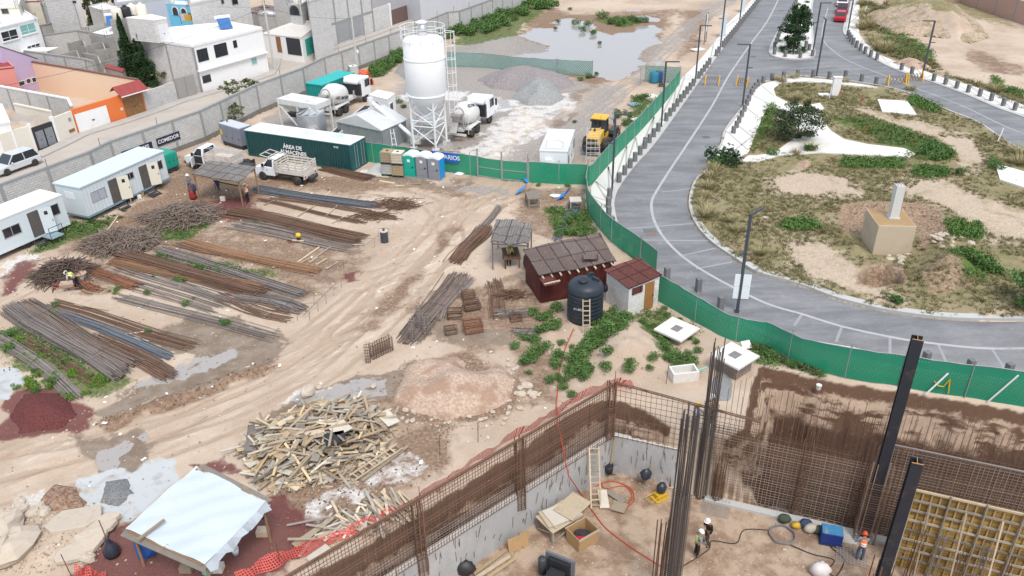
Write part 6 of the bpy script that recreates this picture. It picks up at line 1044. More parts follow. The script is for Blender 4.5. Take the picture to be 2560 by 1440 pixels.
for a,b,l in(((805,700),(960,590),'long thin bar frame standing on pale ground near the drum'),((760,800),(840,720),'thin bent bar frame standing by the haul road')):
 A_=G(*a);B_=G(*b);m=MB().tube([(0,0,.35),B_-A_+Vector((0,0,.35))],.018,4);n_=4
 for i in range(n_+1):p=(B_-A_)*i/n_;m.tube([p+Vector((-.4,-.1,.0)),p+Vector((-.4,.1,.6)),p+Vector((.4,.1,.6)),p+Vector((.4,-.1,0))],.016,4)
 tag(m.build('rebar_stand',grebar),l,'bar frame').location=A_
g_=G(962,605);T=thing('steel_drum','dark drum with welded spikes on the pale haul road','drum',g_);MB().lathe([(.3,0),(.31,.05),(.29,.1),(.3,.45),(.29,.5),(.3,.85),(.28,.9)],n=16).build('body',darkm,T,True);MB().lathe([(.29,.9),(.29,.95),(.05,.96)],n=16).build('lid',conc,T);MB().box(-.08,.08,-.08,.08,.96,1.15).build('fitting',rust,T)
g_=G(748,603);T=thing('cutoff_saw','yellow and black cut-off saw standing by the dark bar bundle','saw',g_);MB().ell((0,0,.5),(.22,.18,.2),10,6).build('guard',M('yellow_guard',(.75,.47,.02),.5),T,True);MB().box(-.12,.12,-.12,.12,.12,.42).build('motor',black,T);MB().bar((-.5,0,.08),(.4,-.2,.08),.12).build('base',wood,T)
T=thing('red_drum','dark red steel drum in front of the shelter post','drum',G(484,497));MB().lathe([(.29,0),(.3,.28),(.29,.3),(.3,.58),(.29,.6),(.3,.88),(.05,.885)],n=16).build('body',M('drum_red',(.26,.025,.025),.6,.2),T,True);MB().lathe([(.305,.86),(.305,.9)],n=16).build('rim',rust,T)
for px,m_,l in(((325,505),Mi[1],'cream plastic can beside the trailer wheel'),((350,497),M_wp,'white round gas bottle under the trailer steps'),((357,492),Mi[0],'brown plastic can beside the white gas bottle')):
 T=thing('plastic_can',l,'can',G(*px));MB().box(-.16,.16,-.12,.12,0,.4).build('body',m_,T,bevel=.04);MB().lathe([(.05,.4),(.05,.47)],(.08,0,0),8).build('cap',black,T)
 # --- sheds, canopies and tanks on the site
def Msheet(name,c1,c2,bw=.95,bh=1.6,ax=0,per=.2):
 if name in MATS:return MATS[name]
 k=NT(name);tc=k.add('TexCoord');sx=k.add('SeparateXYZ');k.ln(tc.outputs['Object'],sx);b=k.add('TexBrick');k.ln(tc,b,3);b.inputs['Scale'].default_value=1;b.inputs['Brick Width'].default_value=bw;b.inputs['Row Height'].default_value=bh;b.inputs['Mortar Size'].default_value=.045;b.offset=.0
 b.inputs['Color1'].default_value=(*c1,1);b.inputs['Color2'].default_value=(*c2,1);b.inputs['Mortar'].default_value=(*[x*.4 for x in c1],1)
 n=k.noise(tc.outputs['Object'],2.5,5,.7);c=k.mix(k.math('MULTIPLY',k.ramp(n,.5,.75),.5),b.outputs[0],[x*1.5 for x in c2]);k.t.links.new(c,k.p.inputs['Base Color']);k.p.inputs['Roughness'].default_value=.85;k.p.inputs['Specular IOR Level'].default_value=.2
 w=k.math('SINE',k.math('MULTIPLY',sx.outputs[ax],6.2832/per));bp=k.add('Bump');bp.inputs['Strength'].default_value=.9;bp.inputs['Distance'].default_value=.04;k.t.links.new(w,bp.inputs['Height']);k.t.links.new(bp.outputs[0],k.p.inputs['Normal']);MATS[name]=k.m;return k.m
M_rs=Msheet('brown_grey_sheet',(.14,.105,.092),(.21,.168,.15));M_rsr=Msheet('dark_red_sheet',(.125,.045,.038),(.17,.07,.058),.9,1.1);M_rsg=Msheet('grey_fibre_sheet',(.19,.175,.165),(.25,.235,.22),.95,1.2);M_rwall=M('red_corrugated',(.10,.018,.015),.7,.2,1,corr=(3,.2,1.0),dirt=(.2,.08,.06),dsc=1,damt=.4)
def roofed(name,label,cat,px,zs,roofm,postm=woody,posts=True,th=.05,group=None,wave=.0):
 P=[G(p[0],p[1],z) for p,z in zip(px,zs)];o=P[0];rz=yaw(P[0].xy,P[1].xy);T=thing(name,label,cat,(*o.xy,0),rz,group);R=Matrix.Rotation(-rz,3,'Z');L=[R@(p-Vector((*o.xy,0))) for p in P];n=16;m=MB();vs=[]
 for j in range(n+1):
  for i in range(n+1):
   u,v=i/n,j/n;p=(L[0]*(1-u)+L[1]*u)*(1-v)+(L[3]*(1-u)+L[2]*u)*v;vs.append(p+Vector((0,0,wave*sin(u*9+v*4)+wave*.5*cos(v*11)+wave*.35*sin(u*23-v*17))))
 k=len(vs);vs2=vs+[p-Vector((0,0,th)) for p in vs];fs=[];N=n+1
 for j in range(n):
  for i in range(n):q=(j*N+i,j*N+i+1,(j+1)*N+i+1,(j+1)*N+i);fs+=[q,tuple(k+a for a in q[::-1])]
 for i in range(n):fs+=[(i,k+i,k+i+1,i+1),(n*N+i+1,k+n*N+i+1,k+n*N+i,n*N+i),((i+1)*N,k+(i+1)*N,k+i*N,i*N),(i*N+n,k+i*N+n,k+(i+1)*N+n,(i+1)*N+n)]
 m.add(vs2,fs).build('roof',roofm,T)
 if posts:
  for a in L:q=a*.93+(L[0]+L[1]+L[2]+L[3])/4*.07;MB().tube([(q.x,q.y,-.1),(q.x+.03,q.y,q.z-th)],.06,6).build('post',postm,T)
  for a,b in((L[0],L[1]),(L[3],L[2])):MB().bar(a*.97+b*.03-Vector((0,0,th+.05)),b*.97+a*.03-Vector((0,0,th+.05)),.08).build('beam',postm,T)
 return T,L
T,L=roofed('work_shelter','open shelter with grey fibre sheet roof on wooden poles near the stake truck','shelter',[(478,436),(598,456),(640,416),(521,400)],[2.55,2.45,2.6,2.7],M_rsg,M('pole_wood',(.27,.17,.1),.9,.2),wave=.03)
g_=G(578,486);T=thing('work_bench','long bar bending bench under the open shelter','bench',g_,yaw(G2((545,478)),G2((620,495))));MB().box(-1.6,1.6,-.25,.25,.85,.93).build('top',woody,T)
for x in(-1.4,1.4):MB().bar((x,-.2,0),(x,.2,.86),.08).build('leg',woodd,T);MB().bar((x,.2,0),(x,-.2,.86),.08).build('leg',woodd,T)
MB().tube([(-1.5,0,.97),(1.3,.05,.97)],.05,5).build('clamped_bars',grebar,T)
tag(MB().ell((0,0,1.4),(.18,.1,.55),9,6,.25).build('hanging_jacket',M('navy_cloth',(.04,.06,.12),.9)),'dark jacket hanging from the shelter beam','jacket').location=G(550,492)
tag(MB().box(-.2,.2,-.15,.15,0,.4).build('tub',M_cream,bevel=.03),'pale plastic tub on the ground under the shelter bench','tub').location=G(558,502)
tag(MB().ell((0,0,1.15),(.2,.15,.3),9,6,.2).build('hanging_bag',M('navy_cloth',(.04,.06,.12))),'dark blue bag hanging on the shelter post by the red drum','bag').location=G(492,500)
P=[G(p[0],p[1],z) for p,z in(((1307,622),2.35),((1500,581),2.6),((1541,652),2.25),((1347,687),2.1))]
T,L=roofed('sheet_shed','dark red corrugated sheet shed with brown grey roof sheets','shed',[(1347,690),(1541,653),(1500,581),(1307,622)],[2.15,2.25,2.65,2.55],M_rs,posts=False,wave=.04);m=MB()
cl=[a*.95+(L[0]+L[1]+L[2]+L[3])/4*.05 for a in L];zt=[a.z-.1 for a in cl];MB().prism([(a.x,a.y) for a in cl],-.2,zt).build('wall',M_rwall,T)
for k in range(9):t_=(k+.4)/9;a=L[0]*(1-t_)+L[1]*t_;MB().bar(a+Vector((0,-.3,-.1)),a+Vector((0,.4,-.06)),.1,.08).build('rafter',wood,T)
o=MB().box(.02,1.0,-.7,.5,1.95,2.0,Matrix.Rotation(.12,3,'X')).build('porch_sheet',M_rsr,T);MB().bar((.1,-.75,1.9),(1.2,-.7,1.95),.09).build('porch_beam',wood,T)
tag(MB().box(0,1.0,0,.6,0,.04,Matrix.Rotation(.1,3,'X')).build('loose_sheet',M_rs),'loose brown sheet lying on the red shed roof','sheet').location=G(1458,650,2.5)
tag(MB().ell((0,0,.7),(.3,.25,.7),10,7,.12).build('black_bag',black),'black plastic bag hanging at the left corner of the red shed','bag').location=G(1318,675)
T,L=roofed('block_hut','small white block hut with dark red sheet roof and wooden door','hut',[(1572,722),(1657,687),(1597,642),(1510,674)],[2.2,2.3,2.45,2.35],M_rsr,posts=False,wave=.015);cl=[a*.9+(L[0]+L[1]+L[2]+L[3])/4*.1 for a in L]
MB().prism([(a.x,a.y) for a in cl],-.2,[a.z-.13 for a in cl]).build('wall',Mblock('white_block',(.68,.675,.65),(.5,.49,.47),.4,.2,.08),T)
a,b=cl[0],cl[1];d=(b-a);d.z=0;d.normalize();q=a+d*1.35;o=MB().box(0,.75,-.05,.02,.05,2.0).build('door',M('varnished_wood',(.32,.15,.05),.6,.2,2),T);o.location=(q.x,q.y,0);o.rotation_euler.z=math.atan2(d.y,d.x);MB().box(.62,.68,-.1,-.052,.95,1.05).build('handle',darkm,o)
o=MB().box(.25,1.1,-.06,.02,1.55,2.0).build('sheet_panel',M_rsr,T);o.location=(a.x,a.y,0);o.rotation_euler.z=math.atan2(d.y,d.x);tag(MB().ell((0,0,0),(.16,.14,.28),9,6,.2).build('hanging_bag',black),'dark bag hanging on the block hut left wall','bag').location=G(1518,718,1.3)+Vector((-.1,-.15,0))
T,L=roofed('bending_canopy','small canopy of warped grey sheets over the bar bending bench','canopy',[(1226,606),(1322,612),(1331,556),(1240,546)],[2.2,2.2,2.4,2.4],M_rsg,grebar,wave=.09)
g_=G(1278,658);T=thing('bending_bench','rusty bench heaped with bars beside the lime vest worker','bench',g_,.1);MB().box(-.6,.6,-.9,.9,.75,.85).build('top',rust,T)
for x in(-.5,.5):
 for y in(-.8,.8):MB().box(x-.05,x+.05,y-.05,y+.05,0,.75).build('leg',rust,T)
m=MB();
for i in range(22):m.tube([(RU(-.5,.5),RU(-1,-.3),.9),(RU(-.5,.5),RU(.3,1),.9+.1*random.random())],.025,4)
m.build('bar_pile',rust,T)
g_=G(1463,790);r_=1.12;T=thing('water_tank','big black ribbed water tank with a wooden ladder leaning on it','water tank',(4.62,43.6,0));prof=[(r_,0)]
for k in range(8):z=.1+.27*k;prof+=[(r_,z),(r_+.02,z+.02),(r_+.02,z+.2),(r_,z+.23)]
M_tk=M('tank_blue_black',(.022,.03,.042),.45,.15,.6,dirt=(.08,.09,.1),dsc=1,damt=.4);MB().lathe(prof+[(r_,2.35),(r_*.86,2.55),(r_*.5,2.72),(.3,2.76),(.05,2.77)],n=32).build('body',M_tk,T,True)
l_=MB().lathe([(.3,2.7),(.3,2.9),(.27,2.9),(.2,2.86)],(-.2,-.25,0),16).build('filler_neck',M_tk,T,True);MB().lathe([(.2,2.865),(.19,2.87)],(-.2,-.25,0),14).build('opening',black,l_)
for a_ in(.9,-.3):o=MB().side([(0,0),(.55,-.12),(.5,.1),(.1,.25)],-.1,.1).build('lifting_lug',M_tk,T);o.location=(.35*cos(a_),.35*sin(a_)+.2,2.68);o.rotation_euler.z=a_
text('painted_mark','71.002',.22,M_wtxt,(-.55,-r_-.035,1.25),(math.pi/2,0,-.3),T,.002)
def ladder(label,foot,head,w,n,mat,wd=.06,rung=None):
 A_=Vector(foot);B_=Vector(head)-A_;T=thing('wooden_ladder',label,'ladder',A_);v=B_.cross(Vector((0,0,1))).normalized() if B_.normalized().z<.99 else Vector((1,0,0))
 for s in(-w/2,w/2):MB().bar(v*s,B_+v*s,wd,wd*1.2).build('rail',mat,T)
 for k in range(n):p=B_*(k+.6)/n;MB().bar(p-v*(w/2+.04),p+v*(w/2+.04),.06,.05).build('rung',mat,T)
ladder('pale wooden ladder leaning on the black water tank',G(1466,832),(4.55,42.35,2.05),.42,7,wood)
def manhole(label,px,S,Hh,brick,rz):
 T=thing('manhole_box',label,'manhole',G(*px),rz);MB().box(-S*.72,S*.72,-S*.72,S*.72,-.4,Hh-.14).build('wall',brick,T);s=MB().box(-S,S,-S,S,Hh-.14,Hh).build('lid_slab',concw,T,bevel=.02);MB().box(-.32,.32,-.26,.26,Hh,Hh+.015).build('cover',M('iron_lid',(.2,.19,.185),.8,.3,6),s)
manhole('flat square concrete manhole slab near the green fence',(1690,840),1.0,.55,M('block_brick',(.35,.28,.22),.9,.2),.78);manhole('raised square manhole box with brick side on the pit rim',(1832,925),.98,1.05,Mblock('dark_brick',(.17,.11,.08),(.42,.38,.34),.24,.09,.2),.68)
tag(MB().box(-.3,.3,-.25,.25,0,.05).build('paving_slab',concw),'small tilted white slab behind the raised manhole box','slab').location=G(1865,862,.35);bpy.data.objects['paving_slab'].rotation_euler=(.7,0,.3)
T=thing('concrete_trough','open pale concrete trough on the dirt near the pit corner','trough',G(1708,945),.15);m=MB();a=[(-.75,-.42),(.75,-.42),(.75,.42),(-.75,.42)]
m.prism(a,0,.1).box(-.75,.75,-.42,-.32,.1,.62).box(-.75,.75,.32,.42,.1,.62).box(-.75,-.65,-.32,.32,.1,.62).box(.65,.75,-.32,.32,.1,.62);m.build('body',concw,T);MB().tube([(.7,-.1,.5),(1.4,.1,.48)],.05,6).build('pipe',M('aqua_pipe',(.2,.5,.45),.5),T)
heap('concrete_spill','grey fresh concrete spill beside the raised manhole box','concrete spill',[(1785,945),(1810,925),(1828,960),(1826,1000),(1800,998),(1775,970)],.18,Mgran('fresh_concrete',(.19,.195,.195),(.29,.295,.295),14),.5,4,cell=.12,rough=.05)
heap('red_gravel_heap','dark red volcanic gravel heap at left edge','gravel heap',[(20,1040),(60,985),(150,985),(205,1035),(150,1075),(50,1080)],.75,Mgran('red_gravel',(.095,.03,.03),(.15,.052,.048),10),.9,6)
heap('earth_heap','broad heap of pinkish sandy earth with a hollow top in the middle of site','earth heap',[(1000,955),(1010,920),(1060,900),(1140,890),(1240,900),(1285,950),(1270,1005),(1200,1040),(1110,1048),(1030,1030),(990,1000)],1.15,Mgran('pink_earth',(.36,.255,.19),(.52,.40,.315),6,(.31,.2,.14)),.6,7,[((1185,905),1.3,.7),((1085,935),.9,.45)],.16,.14)
heap('rubble_heap','brown clod heap beside the pale lime puddle','rubble heap',[(105,1250),(140,1210),(200,1215),(215,1260),(180,1290),(120,1290)],.4,Mgran('brown_clods',(.16,.09,.06),(.36,.25,.18),6),.6,9,cell=.12,rough=.25)
heap('wet_gravel_heap','small dark wet gravel heap in the pale lime puddle','gravel heap',[(245,1260),(262,1205),(310,1200),(335,1230),(290,1265)],.3,Mgran('wet_gravel',(.12,.125,.125),(.27,.275,.275),16),.7,10,cell=.1,rough=.08)
heap('grey_waste_heap','pale grey concrete washout patch in front of long container','washout',[(905,440),(940,408),(990,398),(1010,425),(960,440)],.15,M('kerb_concrete'),.5,11)
def rock_mesh(seed,n=14):
 random.seed(seed);m=MB();m.ell((0,0,.25),(.5,.42,.36),9,6,.16);return m.mesh('stone',M_stone)
M_stone=M('pale_stone',(.50,.43,.35),.95,.2,2,dirt=(.34,.26,.2),dsc=2,damt=.5,bump=.5,bsc=12)
RK=[rock_mesh(s) for s in range(6)];random.seed(11)
def stone(px,s,label,group,fl=1):o=bpy.data.objects.new('stone',RK[random.randrange(6)]);COL.objects.link(o);o.location=G(*px);o.rotation_euler=(RU(-.3,.3),0,RU(0,6));o.scale=(s,s*RU(.7,1),s*.8*fl);tag(o,label,'stone',group)
for px in[(1000+6*i+random.randint(-8,8),y+random.randint(-10,10)) for i,y in zip(range(0,50,2),[1040,1052,1046,1038,1055]*10)]+[(1290+random.randint(-20,15),random.randint(900,1030)) for _ in range(18)]+[(random.randint(1010,1280),random.randint(950,1040)) for _ in range(20)]:stone(px,RU(.12,.42),'pale loose stone scattered on and around the sandy earth heap','stones round the earth heap')
for px,s,l in(((770,985),1.0,'pale boulder lying alone between haul road and mud'),((797,970),.4,'small pale stone next to the lone boulder'),((935,968),.45,'square pale stone at the mud edge'),((50,1385),2.3,'large broken concrete lump at lower left corner'),((15,1330),1.9,'grey concrete lump at the left edge'),((110,1290),.9,'grey concrete lump beside white rubbish'),((220,1400),.8,'rounded lump below the broken slabs'),((12,1300),.9,'small grey lump at left edge above the large ones')):stone(px,s,l,None)
for px,s,l in(((185,1305),1.0,'largest broken concrete slab beside the lime puddle'),((240,1330),.75,'long broken slab edge near the black bag'),((215,1360),.8,'cracked slab piece below the largest slab'),((260,1310),.55,'tilted slab sliver by the puddle edge'),((190,1385),.7,'jagged slab piece at the foot of broken slabs')):
 pts=[(1.3*s*cos(t_)*RU(.75,1.15),.9*s*sin(t_)*RU(.75,1.15)) for t_ in LS_(0,6.28,11)[:-1]];o=MB().prism(pts,0,.22).build('broken_slab',concw if 0 else M_stone,bevel=.03);o.location=G(*px,.12);o.rotation_euler=(RU(-.15,.15),RU(-.15,.15),.5);tag(o,l,'broken slab')
for px,n,l in(((2360,600),26,'white broken concrete rubble beside the concrete cube'),((1325,985),10,'pale rubble stones on brown dirt left of plants'),((2250,650),9,'white stones on the grass below the cube'),((1940,540),10,'pale stones on the grassy bank of the park'),((60,1270),9,'white rubble near the left edge')):
 for k in range(n):stone((px[0]+RG(0,24),px[1]+RG(0,12)),RU(.25,.75),l,l,.7)
 # --- timber heap
WM=[wood,woodg,wood,M('grey_white_wood',(.48,.44,.37),.9,.2,3,isl=.5),M('brown_wood',(.32,.235,.15),.85,.25,3,isl=.5),woodg,woody]
BM=[]
for k,(l,w,t_) in enumerate(((1.3,.1,.05),(1.9,.1,.05),(.8,.09,.05),(1.0,.28,.025),(.55,.4,.022),(2.6,.12,.05),(.7,.18,.025),(1.1,.09,.09))):
 for mt in range(len(WM)):BM.append((MB().box(-l/2,l/2,-w/2,w/2,-t_/2,t_/2).mesh('scrap_board',WM[mt]),l))
HP=wpoly([(608,1125),(640,1075),(720,1040),(800,1010),(900,1010),(975,1045),(985,1080),(955,1110),(985,1125),(900,1165),(840,1200),(740,1222),(660,1215),(620,1180)])
hx0,hx1,hy0,hy1=min(p[0] for p in HP),max(p[0] for p in HP),min(p[1] for p in HP),max(p[1] for p in HP)
def hin(x,y):d=sdf(np.array([x]),np.array([y]),HP)[0];return d
st=MB();cnt=0
def rboard():
 while True:
  x,y=RU(hx0,hx1),RU(hy0,hy1);d=hin(x,y)
  if d>0:return x,y,min(1.15,.12+d*.55)
mats_s=[WM[0],WM[1],WM[2],WM[3],WM[4]]
for i in range(760):
 x,y,h=rboard();l=RU(.25,1.1);a_=RG(.7,.9);e=Vector((cos(a_),sin(a_),RU(-.35,.35)))*l/2;c_=Vector((x,y,max(.06,h*RU(.35,.95))));st.mi=random.randrange(5);st.bar(c_-e,c_+e,RU(.06,.16),RU(.03,.07),(RU(-.4,.4),RU(-.4,.4),1))
tag(st.build('timber_scrap',mats_s),'mass of short scrap timber filling the big timber heap',None,None,'stuff')
for i in range(285):
 x,y,h=rboard();me_,l=BM[random.randrange(len(BM))];o=bpy.data.objects.new('scrap_board',me_);COL.objects.link(o);o.location=(x,y,h+RU(-.05,.12));a_=RG(.75,.8) if random.random()<.75 else RU(0,3.14);o.rotation_euler=(RG(0,.3),RG(0,.22),a_);tag(o,'loose scrap board lying on the big timber heap','board','boards of the big timber heap')
for i in range(52):
 t_=random.random();px=(790+225*t_+RG(0,14),1330-75*t_+RG(0,12));me_,l=BM[random.choice([0,1,7,8,9,10,2,35,36])];o=bpy.data.objects.new('scrap_board',me_);COL.objects.link(o);o.location=G(*px,.1+.2*random.random());o.rotation_euler=(RG(0,.1),RG(0,.1),RG(-.95,.35) if t_>.3 else RG(.6,.3));tag(o,'pale board in the loose row under the red safety net','board','boards under the red safety net')
for a,b,w,l,mt in(((640,1130),(650,1060),1.2,'grey corrugated sheet at the left end of the timber heap',M_rsg),((735,1365),(870,1275),.4,'long pale plank under the safety net',wood),((770,1400),(820,1365),.35,'grey white plank at the rim under the net',WM[3]),((795,1345),(1000,1240),.2,'narrow long plank along the loose board row',wood),((775,1350),(868,1275),.14,'dark narrow plank above the loose board row',woodg),((660,1170),(750,1220),.5,'wide plywood plank at the front of the timber heap',wood),((775,1172),(835,1200),.4,'grey trough shaped plank at the front of the timber heap',woodg),((905,1202),(1020,1115),.15,'long pale batten right of the heap ladder',wood),((645,1225),(690,1190),.14,'pale batten pointing out of the timber heap front',wood),((830,1080),(870,1060),.9,'large pale plywood sheet on top of timber heap',WM[3]),((955,1030),(985,1060),.7,'pale plywood square at the right end of timber heap',WM[3]),((812,1100),(862,1090),.9,'black board near the middle of the timber heap',black)):
 zz=1.2 if 'top' in l or 'middle' in l else(.5 if 'heap' in l and 'front' not in l and 'batten' not in l else.15);A_=G(*a,zz);B_=G(*b,zz);m=MB().bar((0,0,0),B_-A_,w,.045);tag(m.build('plank',mt),l,'plank').location=A_
T_=ladder('weathered wooden ladder lying at the right end of the timber heap',G(880,1195,.25),G(1000,1115,.35),.45,9,wood)
# --- tarpaulin shelter on the red gravel
T,L=roofed('tarp_shelter','large pale blue tarpaulin shelter on poles above the red gravel','shelter',[(314,1322),(512,1412),(665,1253),(490,1163)],[2.3,2.15,2.4,2.55],M('tarpaulin',(.50,.56,.60),.6,.05,.5,dirt=(.42,.46,.5),dsc=.7,damt=.4),M('pole_wood',(.27,.17,.1)),wave=.055,th=.03)
m=MB();a,b=L[0],L[1];m.add([a+Vector((-.1,-.25,-.18)),b+Vector((.1,-.2,-.18)),b+Vector((.05,.15,-.03)),a+Vector((-.05,.15,-.03)),a+Vector((-.1,-.25,-.22)),b+Vector((.1,-.2,-.22))],[(0,1,2,3),(4,5,1,0)]).build('fibre_sheet_edge',woodg,T);a,b=L[3],L[2];MB().add([a+Vector((0,-.1,-.06)),b+Vector((0,-.1,-.06)),b+Vector((.1,.3,-.14)),a+Vector((.1,.3,-.14))],[(0,1,2,3)]).build('fibre_sheet_edge',woodg,T)
a,b=L[1],L[2];vs=[];
for i in range(13):t_=i/12;p=a*(1-t_)+b*t_;vs+=[p+Vector((.02,0,0)),p+Vector((.22+.1*sin(i*2.1),0,-.3-.12*sin(i*1.7))),p+Vector((.16,0,-.33-.12*sin(i*1.7)))]
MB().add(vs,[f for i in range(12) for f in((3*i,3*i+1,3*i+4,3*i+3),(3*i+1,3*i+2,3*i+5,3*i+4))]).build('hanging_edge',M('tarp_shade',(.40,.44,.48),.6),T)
A_=G(412,1302,2.5);B_=G(345,1353,2.35);tag(MB().bar((0,0,0),B_-A_,.1).build('batten',wood),'pale batten lying on the left edge of the tarpaulin','batten').location=A_+Vector((0,0,.06))
a,b=G(345,1340,1.4),G(390,1365,1.2);tag(quad_uv('tarp_sheet',[(G(347,1400),G(326,1340,1.7)),(G(366,1398),G(350,1352,1.6)),(G(392,1388),G(388,1362,1.5))],M('blue_tarp',(.015,.12,.42),.5,.1)),'bright blue tarp hanging under the left end of the tarpaulin shelter','tarp')
T=thing('bucket','white plastic bucket on the red gravel under the tarpaulin edge','bucket',G(590,1385));MB().lathe([(.13,0),(.16,.34),(.15,.34)],n=14).build('body',M_wp,T,True);MB().lathe([(.165,.33),(.165,.36)],n=14).build('rim',M_wp,T)
tag(MB().ell((0,0,1.25),(.25,.18,.28),10,7,.2).build('hanging_bag',black),'black backpack hanging on the right pole of the tarpaulin shelter','bag').location=G(665,1335)-Vector((0,0,0))
T=thing('rubbish_bag','black rubbish bag tied on a stake beside the broken slabs','bag',G(283,1388));MB().lathe([(.02,0),(.34,.08),(.36,.35),(.2,.7),(.06,.95),(.1,1.05)],n=12).build('bag',M('bin_liner',(.03,.035,.05),.3,.3,4),T,True);MB().tube([(0,0,0),(-.05,0,2.1)],.025,5).build('stake',rust,T)
for a,l in(((658,1335),'small wooden stool on the red gravel, upper'),((468,1425),'wooden box under the tarpaulin front'),((545,1425),'cardboard box at the lower frame edge')):o=MB().box(-.25,.25,-.2,.2,0,.3).build('wooden_box',wood if 'card' not in l else M_cream);tag(o,l,'box').location=G(*a)
for px,l in(((520,1432),'green helmet like tub under the tarpaulin corner'),):tag(MB().ell((0,0,.1),(.25,.22,.2),10,6).build('tub',M('pale_green',(.2,.42,.33),.5)),l,'tub').location=G(*px)
tag(MB().tube([(0,0,0),(-.05,0,1.3)],.02,5).build('bar_stake',rust),'thin rusty stake standing near the left end of red net','stake').location=G(178,1440)
def table(label,px,L_,W__,Hh,rz,mat,name='saw_table'):
 T=thing(name,label,'table',G(*px),rz);MB().box(-L_/2,L_/2,-W__/2,W__/2,Hh-.08,Hh).build('top',mat,T)
 for x in(-L_/2+.06,L_/2-.06):
  for y in(-W__/2+.06,W__/2-.06):MB().box(x-.05,x+.05,y-.05,y+.05,0,Hh-.08).build('leg',woodg,T)
 MB().bar((-L_/2,-W__/2+.06,.3),(L_/2,-W__/2+.06,.3),.06).build('stretcher',woodg,T);return T
table('rough wooden saw table with posts near the blue sheets',(1333,512),1.1,1.6,.9,.15,woodg);table('pale topped wooden crate table against the street fence',(1438,520),.95,1.0,.8,0,M('pale_ply',(.52,.48,.41),.85,.12,2))
for a,b,c,l in(((1290,482),(1310,470),(1318,458),'crumpled bright blue sheet, left of the saw table'),((1395,495),(1412,485),(1425,473),'bright blue sheet lying between the tables'),((1302,450),(1312,440),(1322,452),'blue cloth hanging on the fence by the saw table'),((1432,535),(1440,530),(1444,528),'small blue sheet in the weeds below the crate table')):
 P_=[G(*a,.1),G(*b,.45),G(*c,.15)];tag(quad_uv('blue_sheet',[(p+Vector((-.15,-.35,-.05)),p+Vector((.2,.4,.05+.1*i))) for i,p in enumerate(P_)],M('bright_blue_sheet',(.02,.24,.72),.5,.15)),l,'sheet')
for px,l in(((1388,492),'white crumpled sack between the saw table and the blue sheet'),((1148,437),'white flat slab at the foot of green fence')):
 tag(MB().ell((0,0,.1),(.5,.3,.14),10,5,.2).build('sack',M_wp),l,'sack').location=G(*px)
for px,s,l in(((952,442),1.6,'long pale plank on dirt in front of water cubes, upper'),((968,456),1.6,'white pale plank on dirt in front of water cubes, middle'),((1000,465),.8,'short pale board on dirt in front of the toilets'),((1040,460),1.0,'thin batten below the grey toilet')):o=MB().box(-s/2,s/2,-.12,.12,0,.06).build('plank',wood);o.location=G(*px,.02);o.rotation_euler.z=RU(-.6,.1);tag(o,l,'plank')
for px,m_,l in(((1635,207),M('faded_blue',(.03,.2,.3),.6),'faded teal drum in the far green fence corner'),((1647,205),M('navy_drum',(.03,.06,.2),.6),'dark blue drum in the far green fence corner')):T=thing('plastic_drum',l,'drum',G(*px));MB().lathe([(.5,0),(.55,.2),(.55,1.2),(.5,1.3)],n=14).build('body',m_,T,True);MB().lathe([(.52,1.3),(.5,1.36)],n=14).build('lid',m_,T)
for px,s,l in(((1625,243),1.1,'white concrete slab leaning by the street fence weeds'),((1600,300),1.0,'white manhole ring behind the street fence'),((1745,125),1.2,'white slab at the foot of the information board'),((1587,262),.8,'grey blue crumpled sheet near weeds behind the fence')):o=MB().box(-s,s,-.5,.5,0,.15).build('loose_slab',concw if 'blue' not in l else M_trim,bevel=.03);o.location=G(*px,.02);o.rotation_euler=(.1,.08,.7);tag(o,l,'slab')
# --- the excavation: cast wall, mesh, columns, formwork
def zat(base,top,zb=0):
 b=G(*base,zb);best=(1e9,0)
 for i in range(1,1600):z=zb+i*.01;d=(G(*top,z)-b).xy.length;best=min(best,(d,z))
 return best[1]
uL=Vector((-.765,-.643,0)).normalized();uR=Vector((.932,-.363,0)).normalized();C0=Vector((*PC,0))
def cast(label,u,L,z1,flip,jogs):
 T=thing('cast_wall',label,'retaining wall',C0,math.atan2(u.y,u.x));s=1 if flip else-1
 MB().box(0,L,min(0,s*.3),max(0,s*.3),PIT-.1,z1).build('wall',concd,T);m=MB()
 for k in range(int(L/2.4)):m.box(2.4*(k+1)-.008,2.4*(k+1)+.008,-s*.004,0,PIT,z1) if s>0 else m.box(2.4*(k+1)-.008,2.4*(k+1)+.008,0,.004,PIT,z1)
 MB().box(0,L,min(.02*s,s*.28),max(.02*s,s*.28),z1,z1+.03).build('rough_top',concw,T);b=MB()
 for k in range(int(L*5)):x=RU(.3,L);z=RU(PIT+.3,z1-.5);b.tube([(x,-s*.002,z),(x+RU(-.1,.1),-s*RU(.02,.12),z+RU(.3,.9))],.012,4,cap=False)
 b.build('starter_bars',rust,T);return T
cast('grey cast concrete retaining wall along the left side of the pit',uL,24,-1.4,False,0);cast('grey cast concrete retaining wall at the back of pit behind the bar columns',uR,3.6,-1.4,True,0)
